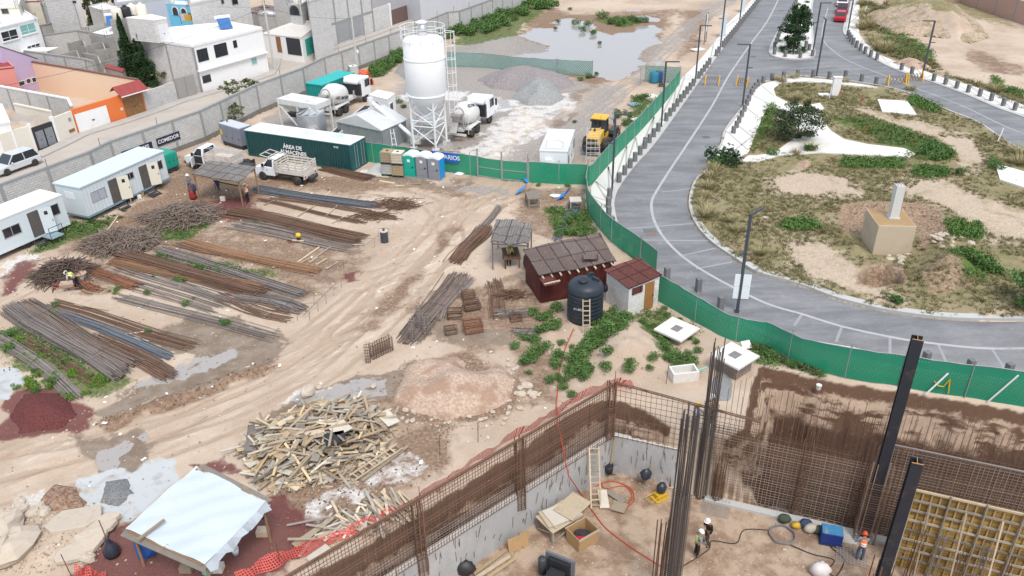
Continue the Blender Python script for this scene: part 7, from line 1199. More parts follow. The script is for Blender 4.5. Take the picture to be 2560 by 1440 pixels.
def meshwall(label,o,u,L,z0,z1,dz,dx,mat,off_=0,z1b=None,r=.015,over=.08,name='rebar_mesh_wall',jit=.02,hz=True,ztop=None):
 T=thing(name,label,'rebar mesh',o,math.atan2(u.y,u.x));m=MB();n=int(L/dx);f=lambda x:z1+(z1b-z1)*x/L if z1b is not None else z1
 for i in range(n+1):x=i*dx;m.tube([(x+RU(-jit,jit),off_,z0),(x+RU(-jit,jit),off_+RU(-jit,jit),f(x)+RU(-over,over)+(ztop or 0)*(i%2))],r,4,cap=False)
 m.build('vertical_bars',mat,T)
 if hz:
  h=MB();k=int((max(z1,z1b or z1)-z0)/dz)
  for j in range(k+1):
   z=z0+.05+dz*j;x1=L
   if z1b is not None and z>min(z1,z1b):x1=L*max(0,min(1,(z1-z)/(z1-z1b+1e-6)))
   pts=[(x,off_+.03,z+RU(-.015,.015)) for x in LS_(0,max(x1,.1),6)];h.tube(pts,r,4,cap=False)
  h.build('horizontal_bars',mat,T)
 return T
n1=Vector((-uL.y,uL.x,0))
T=meshwall('tall rust brown rebar mesh standing on the left retaining wall',C0,uL,19,-1.42,2.15,.2,.165,rust,.05,r=.0135);t2=MB()
for z in(2.1,2.22):t2.tube([(-.1,.0,z),(19,.05,z)],.04,5)
t2.build('top_rail',rust,T)
meshwall('paler second rebar mesh layer behind the left retaining wall',C0,uL,20,-2.4,-.75,.16,.18,M('cement_dusted_bar',(.36,.33,.31),.85,.2),-.28 if False else-.32,r=.014)
T=meshwall('tall open rebar mesh at the back of pit right of the corner',C0,uR,7.3,-1.42,2.15,.34,.27,rust,-.05,1.7,r=.0135);t2=MB()
for z in(.0,.1):t2.tube([(-.1,0,2.1+z),(7.3,-.05,1.5+z)],.035,5)
t2.build('top_rail',rust,T);meshwall('dense lower rebar mesh at the back of pit beside the corner',C0,uR,3.6,-1.5,-.9,.14,.18,rust,.3,r=.014)
C1=C0+uR*5.2
M_dr=M('dusty_rebar',(.25,.19,.15),.85,.3,8,isl=.5)
meshwall('dense rebar mesh wall left of the tall black column, front layer',C1,uR,7.4,PIT,.4,.17,.2,M_dr,.0,r=.014);meshwall('dense rebar mesh wall left of the tall black column, rear layer',C1,uR,7.4,PIT,.5,.17,.2,rust,.4,r=.014)
meshwall('dense rebar mesh wall right of the tall black column, front layer',C1+uR*7.8,uR,15,PIT,1.7,.17,.2,M_dr,.0,r=.014);meshwall('dense rebar mesh wall right of the tall black column, rear layer',C1+uR*7.8,uR,15,PIT,1.8,.2,.2,rust,.4,r=.014)
meshwall('tall spaced rebar verticals rising above the right mesh wall',C1+uR*.4,uR,21,PIT,3.2,9,.25,rust,.42,r=.0145,over=.5,hz=False);meshwall('second row of tall rebar verticals behind the right mesh wall',C1+uR*1.1,uR,20,PIT,2.6,9,.3,rust,.8,r=.014,over=.6,hz=False)
q=C1+uR*8.0;tag(MB().tube([q+Vector((0,-.06,1.82)),q+uR*12+Vector((0,-.06,1.75))],.045,6).build('waler_pipe',grebar),'grey pipe rail tied along the right mesh wall top','pipe')
def barcol(label,o,z0,z1,n,s,mat,hoops=True,jit=.6,r=.028):
 T=thing('rebar_column',label,'rebar column',(o.x,o.y,z0),.3);h=z1-z0
 for i in range(n):
  a_=2*math.pi*i/n;x,y=s*math.copysign(min(1,abs(cos(a_)*1.3)),cos(a_)),s*math.copysign(min(1,abs(sin(a_)*1.3)),sin(a_));MB().tube([(x,y,0),(x+RU(-.03,.03),y,h*.5),(x+RU(-.07,.07),y+RU(-.07,.07),h-random.random()*jit)],r,5).build('bar',mat,T)
 if hoops:
  m=MB();z=.1
  while z<h*.62:m.tube([(-s-.03,-s-.03,z),(s+.03,-s-.03,z),(s+.03,s+.03,z),(-s-.03,s+.03,z),(-s-.03,-s-.03,z)],.016,4,cap=False);z+=.13
  m.build('stirrups',mat,T)
 return T
zA=zat((1750,1240),(1785,838),PIT);barcol('tall bar column of dark rebar rising in front of the pit back wall',G(1750,1240,PIT),PIT,zA,12,.24,M('dark_rebar',(.085,.068,.06),.8,.3,8),jit=1.6)
zB=zat((1672,1520),(1698,1012),PIT);barcol('bar column of rusty rebar nearest the camera at centre',G(1672,1520,PIT),PIT,zB,14,.27,M('dark_rebar',(.085,.068,.06)),jit=1.0,r=.03)
barcol('short cluster of bars left of the nearest bar column',G(1640,1500,PIT),PIT,zat((1640,1500),(1655,1280),PIT),8,.2,rust,False,.8);barcol('slim bar column between the spur and the right mesh wall',G(1790,1250,PIT),PIT,-.9,8,.2,rust)
barcol('pillar cage inside the left mesh wall near the corner',C0+uL*.3,-1.4,2.4,8,.18,rust,True,.1);barcol('pillar cage inside the left mesh wall at its middle',C0+uL*6.6-n1*.1,-2.4,2.2,8,.2,rust,True,.1);barcol('pillar cage inside the left mesh wall nearest the camera',C0+uL*12.6,-2.4,2.1,8,.2,rust,True,.1)
for s_,l in((4.6,'bundled rebar pillar in the right mesh wall left of the black column'),(7.2,'bundled rebar pillar in the right mesh wall nearest to the black column'),(16,'bundled rebar pillar in the right mesh wall near the frame edge')):barcol(l,C1+uR*s_+Vector((0,.3,0)),PIT,1.2,10,.28,rust,True,.8,.02)
M_beam=M('black_steel_paint',(.022,.026,.036),.45,.25,2,dirt=(.12,.075,.05),dsc=1.2,damt=.6);M_bcut=M('cut_steel_edge',(.42,.22,.07),.6,.2)
def hbeam(label,base,ztop,w,rz):
 T=thing('steel_column',label,'steel column',(base.x,base.y,PIT),rz);h=ztop-PIT;t_=.03
 for s in(-1,1):MB().box(-w/2,w/2,s*w*.5-t_,s*w*.5+t_,0,h-(.0 if s<0 else.05)).build('flange',M_beam,T)
 MB().box(-.014,.014,-w*.5+t_,w*.5-t_,0,h-.02).build('web',M_beam,T);e=MB().box(-w/2+.005,w/2-.005,-w*.5-t_+.003,-w*.5+t_-.003,h,h+.006).box(-.012,.012,-w*.5+t_+.004,w*.5-t_-.004,h-.02,h-.012);e.build('cut_end',M_bcut,T);MB().box(-w*.75,w*.75,-w*.75,w*.75,0,.04).build('base_plate',M_beam,T);return T
hb=G(2158,1340,PIT);hbeam('tall black steel H column rising above the green fence',hb,zat((2158,1340),(2302,845),PIT),.45,-.38);b=MB()
T=thing('rebar_column','rebar cage wrapped round the foot of the tall black column','rebar column',(hb.x,hb.y,PIT),-.38)
for x in(-.45,-.25,.25,.45):
 for y in(-.45,.45):MB().tube([(x,y,0),(x,y,5.6-random.random()*.6)],.026,5).build('bar',M('dusty_rebar',(.23,.165,.125)),T)
for k in range(26):b.tube([(-.5,-.5,.1+.15*k),(.5,-.5,.1+.15*k),(.5,.5,.1+.15*k),(-.5,.5,.1+.15*k),(-.5,-.5,.1+.15*k)],.015,4,cap=False)
b.build('stirrups',rust,T)
h2=G(2188,1500,PIT);zt2=zat((2188,1500),(2292,1150),PIT);hbeam('shorter black steel H column beside the yellow formwork',h2,zt2,.45,-.38);T=thing('rebar_column','rebar cage wrapped round the foot of the shorter black column','rebar column',(h2.x,h2.y,PIT),-.38)
for x in(-.45,-.2,.2,.45):
 for y in(-.45,.45):MB().tube([(x,y,0),(x,y,2.6-random.random()*.7)],.026,5).build('bar',rust,T)
zf=.95;A_=G(2279,1222,zf);B_=G(2640,1304,zf);d=(B_-A_);FL=d.length;T=thing('wall_formwork','yellow timber wall formwork with walers and props at lower right','formwork',(A_.x,A_.y,0),math.atan2(d.y,d.x));MB().box(0,FL,.12,.16,PIT,zf-.05).build('yellow_panel',Mblock('yellow_form_panel',(.42,.265,.07),(.16,.11,.06),1.2,.62,.4,.02,(.27,.19,.11),.7),T);m=MB()
for k in range(int(FL/.36)):x=.18+.36*k;m.box(x-.03,x+.03,.04,.118,PIT,zf-.06)
m.build('studs',M('stud_wood',(.38,.27,.14),.85,.2,3),T)
for k in range(8):z=zf-.02-.6*k;MB().box(-.12,FL,-.03,.04,z-.05,z+.05).build('waler',woodg if k else wood,T)
for k in range(5):x=.15+1.45*k;MB().bar((x,-.06,zf+.12),(x+.05,-.1,PIT),.09,.06).build('soldier',woodg,T)
for k in range(4):x=.9+1.45*k;MB().bar((x,-.08,zf-.6),(x+.1,-.9,PIT),.09,.07).build('prop',wood,T)
for i in range(5):barcol('loose bar column standing in front of the yellow formwork',T.location+Vector((d.normalized().x*(.6+.9*i),d.normalized().y*(.6+.9*i)-.55,0)),PIT,-1.4+random.random(),6,.14,[rust,grebar][i%2],False,.7,.018).__setitem__('group','bar columns in front of the formwork')
m=MB();
for i in range(22):p=Vector((RG(0,.5),RG(0,.35),.1+random.random()*.2));a_=random.random()*3.14;e=Vector((cos(a_),sin(a_),RU(-.3,.3)))*RU(.2,.6);m.bar(p-e,p+e,.07,.04)
tag(m.build('scrap_timber',woodg),'small heap of scrap timber at the foot of the yellow formwork','timber heap').location=G(2415,1415,PIT)
tag(MB().box(0,12.5,-.55,-.12,PIT-.1,PIT+.16).build('footing_strip',M('kerb_concrete')),'pale concrete footing strip at the foot of right mesh wall','footing').location=C1;bpy.data.objects['footing_strip'].rotation_euler.z=math.atan2(uR.y,uR.x)
for px,l in(((1790,1275),'grid of starter bars on pit floor below the slim bar column'),((2130,1395),'grid of starter bars beside the orange vest worker'),((1965,1290),'grey kerb of tied bars along the right pit edge')):
 m=MB();
 for i in range(9):m.tube([(.16*i-.7,-.5,.05),(.16*i-.7,.5,.05),(.16*i-.7,.55,.35)],.014,4,cap=False);m.tube([(-.75,.11*i-.45,.07),(.7,.11*i-.45,.07)],.012,4,cap=False)
 o=m.build('starter_grid',M('cement_dusted_bar',(.36,.33,.31)));o.location=G(*px,PIT);o.rotation_euler.z=-.38;tag(o,l,'starter bars')
ladder('pale wooden ladder leaning on the left retaining wall',G(1490,1272,PIT),tuple(C0+uL*1.75+Vector((.15,-.1,-1.05))),.5,11,wood,.08)
T=thing('plywood_table','rough table stacked with tilted plywood sheets by the retaining wall','table',G(1398,1320,PIT),.62);MB().box(-1.0,1.0,-.7,.7,.8,.86).build('top',M('used_ply',(.46,.38,.27),.85,.15,2,dirt=(.25,.2,.15),dsc=1.5,damt=.5),T)
for x in(-.92,.92):
 for y in(-.62,.62):MB().box(x-.05,x+.05,y-.05,y+.05,0,.8).build('leg',woodg,T)
MB().bar((-.92,-.66,.1),(.92,-.66,.75),.06).build('brace',woodg,T);MB().bar((-.97,-.6,.75),(-.97,.6,.1),.06).build('brace',woodg,T)
for k,(x,y,a_) in enumerate(((.0,.1,.1),(-.05,.0,-.2),(.15,.1,-.12),(.7,.5,.25))):o=MB().box(-.85,.85,-.6,.6,0,.025).build('plywood_sheet',M('used_ply',(.46,.38,.27)) if k!=2 else M('pale_ply',(.52,.48,.41)));o.location=T.location+Vector((x,y,.88+.04*k));o.rotation_euler=(0,.03,.62+a_);tag(o,['lowest plywood sheet on the rough table','second plywood sheet on the rough table','pale top plywood sheet on the rough table','plywood sheet sliding off the back of the rough table'][k],'plywood')
T=thing('wooden_crate','open plywood crate holding dark clothes and a red cloth','crate',G(1455,1352,PIT),.6);m=MB().box(-.62,.62,-.5,.5,0,.05);MB().box(-.62,.62,-.5,.5,0,.05).build('bottom',M('used_ply',(.46,.38,.27)),T)
for s in(-1,1):MB().box(-.62,.62,s*.5-.02,s*.5+.02,.05,.85).build('side',M('crate_ply',(.42,.27,.13),.8,.2,2,dirt=(.2,.15,.1),dsc=1.5,damt=.5),T);MB().box(s*.62-.02,s*.62+.02,-.47,.47,.05,.85).build('side',M('crate_ply',(.42,.27,.13)),T)
for s in(-1,1):MB().box(-.66,.66,s*.54-.02,s*.54+.02,.74,.84).build('batten',woodg,T)
o=MB().ell((0,.1,.42),(.45,.3,.14),12,6,.2).build('clothes',M('dark_cloth',(.04,.035,.04),.9,.5,6));o.location=T.location;tag(o,'dark clothes lying inside the plywood crate','clothes');o=MB().ell((-.05,-.28,.46),(.3,.14,.1),12,6,.2).build('cloth',M('red_cloth',(.5,.02,.03),.9));o.location=T.location;tag(o,'red cloth lying inside the plywood crate','cloth')
for a,b,w,l,mt in(((1505,1225),(1512,1270),.5,'broken white board by the foot of the pit ladder',WM[3]),((1520,1228),(1560,1255),.35,'grey plank by the foot of the pit ladder',woodg),((1530,1262),(1565,1272),.7,'broken plywood piece by the foot of pit ladder',wood),((1283,1265),(1310,1368),.1,'long yellow batten leaning at the retaining wall',woody),((1185,1435),(1265,1375),.18,'brown plank in the timber pile at pit bottom',WM[4]),((1190,1445),(1275,1390),.2,'pale plank in the timber pile at pit bottom',wood),((1210,1450),(1290,1395),.15,'narrow batten in the timber pile at pit bottom',woody)):
 A_=G(*a,PIT+.12);B_=G(*b,PIT+.15);m=MB().bar((0,0,0),B_-A_,w,.045);tag(m.build('plank',mt),l,'plank').location=A_
o=MB().box(-.55,.55,-.03,.03,0,.75).box(-.55,.55,-.06,-.031,.0,.08).box(-.55,.55,-.06,-.031,.67,.75).build('form_panel',M('crate_ply',(.42,.27,.13)));o.location=G(1297,1372,PIT);o.rotation_euler=(-.2,0,.45);tag(o,'small framed wooden panel leaning at the wall foot','panel')
tag(MB().bar((0,0,0),(C0+uL*9.6+Vector((0,0,-1.5)))-(C0+uL*11.6+n1*-1.0+Vector((0,0,.9))),.16,.1).build('strut_plank',woody),'long yellow plank strut crossing the left mesh wall','plank').location=C0+uL*11.6+n1*-1.0+Vector((0,0,.9));bpy.data.objects['strut_plank'].location=G(1092,1222,.2);
T=thing('tamping_rammer','tamping rammer covered with a dark blue bag by back wall','rammer',G(1615,1215,PIT),.3);MB().box(-.18,.18,-.14,.14,0,.06).build('foot',steel,T);MB().lathe([(.1,.06),(.12,.15),(.1,.45),(.13,.5)],n=12).build('bellows',woody,T,True);MB().ell((-.05,0,.85),(.34,.26,.36),10,7,.12).build('bag',M('bin_liner',(.03,.035,.05)),T,True);MB().bar((.1,0,.8),(.35,.05,1.4),.06).build('handle',woody,T)
T=thing('plate_compactor','yellow plate compactor with a dark covered engine by back wall','compactor',G(1650,1245,PIT),.5);M_yc=M('machine_yellow',(.55,.34,.03),.5,.15);MB().box(-.45,.4,-.3,.3,.02,.1).build('plate',M_yc,T,bevel=.02);MB().box(-.3,.3,-.25,.25,.1,.4).build('frame',M_yc,T,bevel=.04);MB().ell((.05,0,.7),(.3,.26,.34),10,7,.1).build('engine_cover',M('bin_liner',(.03,.035,.05)),T,True);MB().tube([(-.3,-.2,.35),(-.8,-.25,.25),(-.8,.25,.25),(-.3,.2,.35)],.03,6).build('handle',M_yc,T)
T=thing('bucket_stand','black rubber bucket and grey plate beside pole by the corner','bucket',G(1528,1190,PIT),0);MB().lathe([(.22,0),(.26,.5),(.24,.5)],(-.15,0,.3),14).build('bucket',black,T,True);MB().box(.05,.35,-.1,-.04,.25,.75).build('plate',steel,T);MB().tube([(-.1,.1,0),(.1,.1,2.6)],.04,6).build('pole',woody,T)
o=MB().lathe([(.0,0),(.03,0)],n=6);
def hose(label,pts,r,mat,name='hose',z=PIT+.04):P_=smooth_line([G2(p,z) for p in pts],5);tag(MB().tube([(x,y,z) for x,y in P_],r,5).build(name,mat),label,'hose')
M_or=M('orange_hose',(.45,.07,.03),.6);hose('long orange hose crossing the pit floor from wall to columns',[(1450,1230),(1490,1290),(1520,1325),(1580,1370),(1640,1408),(1660,1420)],.035,M_or);hose('coiled orange hose by the pit corner',[(1490,1215),(1530,1203),(1575,1220),(1585,1250),(1565,1268),(1580,1240),(1560,1215),(1510,1220),(1500,1190)],.03,M_or)
A_=G(1390,1000,.05);m=MB().tube([A_,G(1395,1060,.4),C0+uL*4.0+Vector((0,0,1.0)),C0+uL*4.0+Vector((.4,-.5,-1.3)),G(1450,1232,PIT+.05)],.03,5);tag(m.build('hose',M_or),'orange hose hanging over the left mesh wall into pit','hose');hose('orange hose running from the black tank down to mesh wall',[(1434,822),(1410,880),(1398,930),(1392,1000)],.03,M_or,z=.06)
M_bk=M('black_cable',(.02,.02,.02),.7);hose('black cable snaking across the right pit floor',[(1970,1360),(2030,1385),(2085,1400),(2070,1425),(2090,1440),(2110,1400),(2080,1370),(2055,1340)],.025,M_bk,'cable');hose('black cable running behind the two inspectors',[(1700,1420),(1770,1375),(1780,1352),(1840,1358),(1860,1325),(1920,1325)],.022,M_bk,'cable')
T=tag(MB().tube([(.62*cos(t_)*(1+.03*sin(7*t_)),.62*sin(t_)*(1+.03*cos(5*t_)),.06+.02*(i%6)) for i,t_ in enumerate(LS_(0,6.283*7,160))],.03,5).build('cable_coil',M('grey_cable',(.17,.18,.2),.6)),'big round coil of grey cable on the pit floor','cable coil');T.location=G(1955,1340,PIT)
T=thing('welding_set','blue welding set with paint splashes on top on pit floor','welding set',G(2075,1352,PIT),-.3);MB().box(-.5,.5,-.35,.35,.06,.75).build('case',M('welder_blue',(.015,.04,.20),.5,.1),T,bevel=.03);MB().box(-.48,.48,-.34,.34,.75,.78).build('top',M('worn_blue',(.05,.22,.42),.6,.2,3,dirt=(.5,.42,.1),dsc=2.5,damt=.8),T);MB().box(-.55,.55,-.4,.4,0,.06).build('skid',darkm,T)
for px,mt,s,l in(((1960,1305),M('olive_cloth',(.06,.08,.05),.9),.35,'olive bag beside the cable coil'),((1990,1320),M_yc,.25,'yellow and white bucket among the bags by the mesh'),((2012,1318),M('navy_cloth',(.04,.06,.12)),.35,'dark blue backpack among the bags by the mesh'),((2025,1330),M('cream_sack',(.5,.45,.36),.9),.35,'cream sack beside the dark blue backpack'),((2043,1332),M('olive_cloth',(.06,.08,.05)),.32,'dark green bag next to the blue welding set'),((2050,1436),M('cement_sack',(.62,.58,.56),.8,.2,3),.5,'white cement sack lying at the lower frame edge'),((1165,1432),black,.5,'black rubbish bag on the timber pile at pit bottom')):
 tag(MB().ell((0,0,s*.7),(s,s*.7,s*.75),10,7,.14).build('bag',mt,None,True),l,'bag').location=G(*px,PIT)
o=MB().box(-.45,.45,-.35,.35,0,.05).build('steel_plate',M('grey_plate',(.36,.35,.33),.7));o.location=G(2118,1352,PIT);o.rotation_euler=(.45,0,-.3);tag(o,'grey metal plate leaning beside the orange vest worker','plate')
T=thing('concrete_pump','grey framed black machine with radiator on white lime floor','machine',G(1400,1440,PIT),-.5);M_mg=M('machine_grey',(.14,.15,.17),.5,.1);f=MB().box(-.75,.75,-.06,.06,1.2,1.36).box(-.75,-.6,-.06,.06,0,1.2).box(.6,.75,-.06,.06,0,1.2);f.build('frame',M_mg,T);MB().box(-.55,.55,-.2,.02,.2,1.12).build('radiator',black,T);MB().lathe([(.2,.3),(.2,1.2),(.16,1.25)],(-.75,-.4,0),12).build('air_filter',darkm,T,True);MB().box(-.4,.4,-1.0,-.25,.1,.75).build('engine',black,T,bevel=.05);MB().box(-.75,.75,-1.1,.1,0,.1).build('skid',M_mg,T)
M_net=Mnet('red_safety_net',(.62,.07,.05),.13,.42,None,None,.7,.95)
M_net=Mnet('red_safety_mesh',(.56,.085,.07),.12,.38,None,False,.7,1)
def net(label,px,hs,lean):
 P_=[G(p[0],p[1],0) for p in px];Q=[];n=6
 for i in range(len(P_)-1):
  for j in range(n):Q.append((P_[i].lerp(P_[i+1],j/n),hs[i]+(hs[i+1]-hs[i])*j/n))
 Q.append((P_[-1],hs[-1]));tag(quad_uv('safety_net',[(q+Vector((.12*sin(i*1.3),.1*sin(i*.9),.05)),q+Vector((lean[0]+.1*sin(i*.8),lean[1]+.08*cos(i*1.1),h*(1+.08*sin(i*1.9))))) for i,(q,h) in enumerate(Q)],M_net),label,'safety net')
net('red safety netting sagging along the pit rim behind left mesh wall',[(890,1345),(985,1290),(1050,1245),(1127,1198),(1200,1152),(1280,1100),(1350,1062),(1412,1022),(1470,990),(1535,968),(1572,975)],[.7,.75,.85,.8,.9,.95,.85,.95,.9,.85,.5],(.35,-.25))
net('red safety netting crumpled over the loose boards',[(600,1462),(690,1418),(780,1385),(860,1350),(930,1320),(1000,1285)],[.45,.55,.5,.35,.45,.35],(-.25,.2));net('short red safety netting at the bottom left corner',[(188,1452),(225,1442),(262,1452)],[.8,.5,.3],(.1,.1))
for px,l in(((700,1412),'thin rusty stake in the red net near the boards'),((1050,1270),'thin rusty stake in the red net at its middle'),((1100,1140),'thin bar standing on dirt above the red net'),((1195,1105),'pair of thin bars standing on pale dirt above red net'),((1535,975),'thin bar standing on the dirt at the pit corner'),((1665,960),'thin leaning bar beside the concrete trough')):tag(MB().tube([(0,0,-.1),(.05,0,1.3)],.018,5).build('bar_stake',rust),l,'stake').location=G(*px)
tag(MB().tube([G(2150,980,-.6),G(2300,1003,-.7),G(2385,1026,-.75)],.05,6).build('aqua_pipe',M('aqua_pipe',(.2,.5,.45))),'aqua green plastic pipe on the cut earth below the fence','pipe')
tag(MB().lathe([(.12,-.3),(.16,0)],(0,0,0),10).build('post_footing',concw),'broken concrete footing hanging under a fence post','footing').location=G(2048,962,-.1)
# --- street furniture
M_lampp=M('lamp_grey',(.055,.065,.08),.5,.1)
def lamp(px,adir,label,grp=None):
 T=thing('street_lamp',label,'street lamp',G(*px,.05),0,grp);MB().box(-.08,.08,-.08,.08,0,6.82).build('post',M_lampp,T);u=Vector((cos(adir),sin(adir),0));a=MB().bar(Vector((0,0,6.78))-u*.08,Vector((0,0,6.78))+u*1.35,.15,.1).build('arm',M_lampp,T);MB().bar(Vector((0,0,6.722))+u*.5,Vector((0,0,6.722))+u*1.25,.1,.01).build('led_panel',M_lamp,a);MB().bar(Vector((0,0,4.3)),Vector((0,0,4.3))-u*.6,.12,.08).build('lower_arm',M_lampp,T);MB().box(-.16,.16,-.16,.16,0,.03).build('base_plate',M_lampp,T);return T
for px,a_,l in(((1530,478),-.15,'tall grey street lamp beside the sidewalk bend'),((1653,318),-.1,'grey street lamp on the sidewalk by the far fence corner'),((1738,207),-.1,'grey street lamp near the striped barricade on sidewalk side'),((1800,126),-.1,'grey street lamp standing by the white signs'),((1848,62),-.1,'farthest grey street lamp on the left sidewalk'),((1856,266),2.9,'grey street lamp at the park corner with arm to the left'),((2041,190),1.4,'grey street lamp at the round end of park'),((2031,138),0,'grey street lamp on the median tip'),((2120,74),.2,'grey street lamp beside the parked cars'),((2304,196),2.95,'grey street lamp on the outer right sidewalk'),((1843,778),.75,'tall dark street lamp with sign panel nearest the camera')):lamp(px,a_,l)
g_=G(1843,778);T=thing('sign_panel','blank white two part sign panel mounted on nearest street lamp','sign',(g_.x+.05,g_.y-.12,0),-.15);MB().box(-.5,.5,-.02,.02,1.9,2.75).build('panel',M('sign_white',(.72,.76,.8),.5,.03),T);MB().box(-.5,.5,-.02,.02,1.0,1.86).build('panel',M('sign_white',(.72,.76,.8)),T);MB().box(-.54,.54,-.015,.015,.96,.99).build('frame',M_lampp,T)
def board(label,px,w,h,rz,z0=.5):T=thing('information_board',label,'sign',G(*px),rz);[MB().box(x-.05,x+.05,-.05,.05,0,z0+h+.2).build('post',M_lampp,T) for x in(-w/2,w/2)];MB().box(-w/2+.06,w/2-.06,-.03,.03,z0,z0+h).build('panel',M('sign_white',(.72,.76,.8)),T)
board('white information board on two dark posts behind the sidewalk',(1762,108),1.6,2.4,1.2,1.6)
for px,l in(((1806,92),'tall pale panel standing on the sidewalk, nearer one'),((1856,30),'tall pale panel standing on the sidewalk, farther one')):T=thing('sidewalk_panel',l,'panel',G(*px),.9);MB().box(-.8,.8,-.06,.06,.1,3.2).build('panel',M('pale_blue_panel2',(.58,.66,.72),.5,.04),T);MB().box(-.85,.85,-.12,.12,0,.1).build('foot',conc,T)
bp=MB().box(-.17,.17,-.17,.17,-.15,.98).mesh('bollard',M('bollard_grey',(.165,.165,.17),.8,.15,2,dirt=(.26,.24,.22),dsc=1,damt=.4))
def z3(L):return[(1280+x/4,y/4) for x,y in L]
def z4(L):return[(1920+x/4,y/4) for x,y in L]
def z7(L):return[(1280+x/4,360+y/4) for x,y in L]
BL={'bollards along the kerb of the green fence sidewalk':z7([(1325,55),(1280,118),(1228,183),(1180,248),(1125,318),(1068,392),(975,552),(963,645),(965,738),(998,842),(1050,948),(1128,1062),(1235,1130),(1545,1362)])+z3([(1330,1470),(1373,1437),(1415,1378),(1460,1323),(1540,1218),(1578,1168),(1615,1122),(1650,1073),(1685,1028),(1718,988),(1748,948),(1780,908),(1810,868),(1867,793),(1893,763),(1920,723),(1947,688),(1972,653),(2040,568),(2065,538)]+[(2110+370*i/21,478-470*i/21) for i in range(22)])+[(1745,728),(1800,775),(2310,915),(2420,935),(2515,945)],'bollards round the white park paving':z3([(2210,1357),(2240,1302),(2265,1252),(2293,1192),(2320,1137),(2345,1078),(2365,1033),(2390,972),(2408,942),(2430,908),(2460,872),(2507,842)])+z4([(35,812),(150,792),(290,778),(445,778),(607,793),(770,783),(930,820),(1075,850)]),'bollards along the outer right kerb':z4([(795,367),(808,392),(825,417),(848,447),(882,477),(922,507),(967,538),(1022,572),(1085,602),(1330,707),(1432,747),(1650,817),(1768,852),(1880,892),(1995,932),(2110,972),(2225,1017),(2345,1067),(2460,1112),(2600,1168)]),'bollards round the median island':z4([(60,552),(62,488),(80,445),(95,402),(108,372),(122,342),(135,312),(150,282),(163,252),(178,222),(195,192),(210,162),(225,132),(245,102),(262,72),(280,42),(440,572),(408,512),(375,482),(318,587),(168,577)])}
for g_n,L_ in BL.items():
 lab={'b':'square grey concrete bollard standing in the row '}['b']+g_n.split(' ',1)[1]
 for p in L_:o=bpy.data.objects.new('bollard',bp);COL.objects.link(o);o.location=G(*p);o.rotation_euler.z=RU(-.06,.06)+.3;tag(o,lab,'bollard',g_n)
M_by=M('barricade_yellow',(.75,.42,.02),.6,.1)
for a,b,l in(((1762,212),(1796,213),'yellow folding barricade at the left side of the road'),((1842,214),(1868,217),'yellow folding barricade near the park corner lamp'),((2217,213),(2261,211),'yellow folding barricade on the right road, left one'),((2266,207),(2302,203),'yellow folding barricade on the right road, right one')):
 A_=G(*a);B_=G(*b);d=B_-A_;T=thing('barricade',l,'barricade',A_,math.atan2(d.y,d.x));L=d.length
 for x in(0,L):
  for s in(-1,1):MB().bar((x,s*.35,0),(x+.05,0,1.2),.1).build('leg',M_by,T)
 m=MB();n=5
 for k in range(n):x0,x1=L*k/n,L*(k+1)/n;m.bar((x0,.03,.2),(x1,.03,1.05),.06,.03);m.bar((x0,-.03,1.05),(x1,-.03,.2),.06,.03)
 m.build('lattice',M('lattice_brown',(.20,.12,.07),.8),T)
CB=[(26.45,51.9),(29.1,51.65),(29.5,54.6),(26.85,54.9)];rz=yaw(CB[0],CB[1]);T=thing('foundation_cube','large tan concrete cube foundation with a slim white column on top','concrete base',(*CB[0],0),rz);M_cube=M('tan_concrete',(.50,.415,.31),.9,.08,1,dirt=(.36,.28,.2),dsc=.7,damt=.4);M_cubet=M('rust_stained_top',(.36,.235,.115),.85,.15,.6,dirt=(.46,.37,.27),dsc=.6,damt=.6)
MB().box(0,2.65,0,3.0,-.9,2.0).build('block',M_cube,T,bevel=.03);MB().box(.06,2.59,.06,2.94,2.0,2.012).build('stained_top',M_cubet,T);c=MB().box(1.15,1.75,1.2,1.8,2.012,4.55).build('column',M('pale_column',(.58,.58,.55),.9,.1,1,dirt=(.4,.4,.38),dsc=1,damt=.4),T);MB().box(1.05,1.85,1.1,1.9,2.012,2.1).build('column_foot',conc,T);m=MB()
for x in(1.25,1.45,1.65):
 for y in(1.3,1.5,1.7):m.tube([(x,y,4.5),(x,y,4.65)],.02,4)
m.build('bar_ends',rust,c)
T=thing('pedestal','tall white rectangular pedestal in the far park grass','pedestal',G(2086,243),-.1);MB().box(-.45,.45,-.25,.25,-.1,2.3).build('body',M_slab,T,bevel=.02);MB().box(-.5,.5,-.3,.3,2.3,2.36).build('cap',M_slab,T);tag(MB().box(-1.2,0,-.3,.3,0,.2).build('fallen_slab',M_slab),'white fallen slab lying left of the pedestal','slab').location=G(2072,238,.15);tag(MB().tube([(0,0,0),(.05,0,1.6)],.04,5).build('pipe',M_wp),'thin white pipe standing beside the pedestal','pipe').location=G(2072,252)
for a,l in(((2150,258),'orange red stake in the far park grass'),((2156,338),'short orange post in the middle park grass'),((2095,245),'orange stake at the foot of the pedestal')):tag(MB().tube([(0,0,0),(.15,0,.9)],.05,5).build('marker_stake',M_or),l,'stake').location=G(*a)
for px,l in(((2159,40),'white slanted post beside outer sidewalk grass'),((2492,360),'thin white post on the park edge near right frame'),):tag(MB().tube([(0,0,0),(.2,0,1.6)],.06,5).build('marker_post',M_wp),l,'post').location=G(*px)
bw=[G2((2215,-4)),G2((2400,6)),G2((2530,52)),G2((2700,110))];blockwall('long brick and block boundary wall at the upper right corner',bw,3.2,Mblock('pink_brick',(.46,.27,.21),(.45,.4,.37),.3,.1,.12,samt=.25),cap=None,col=4)
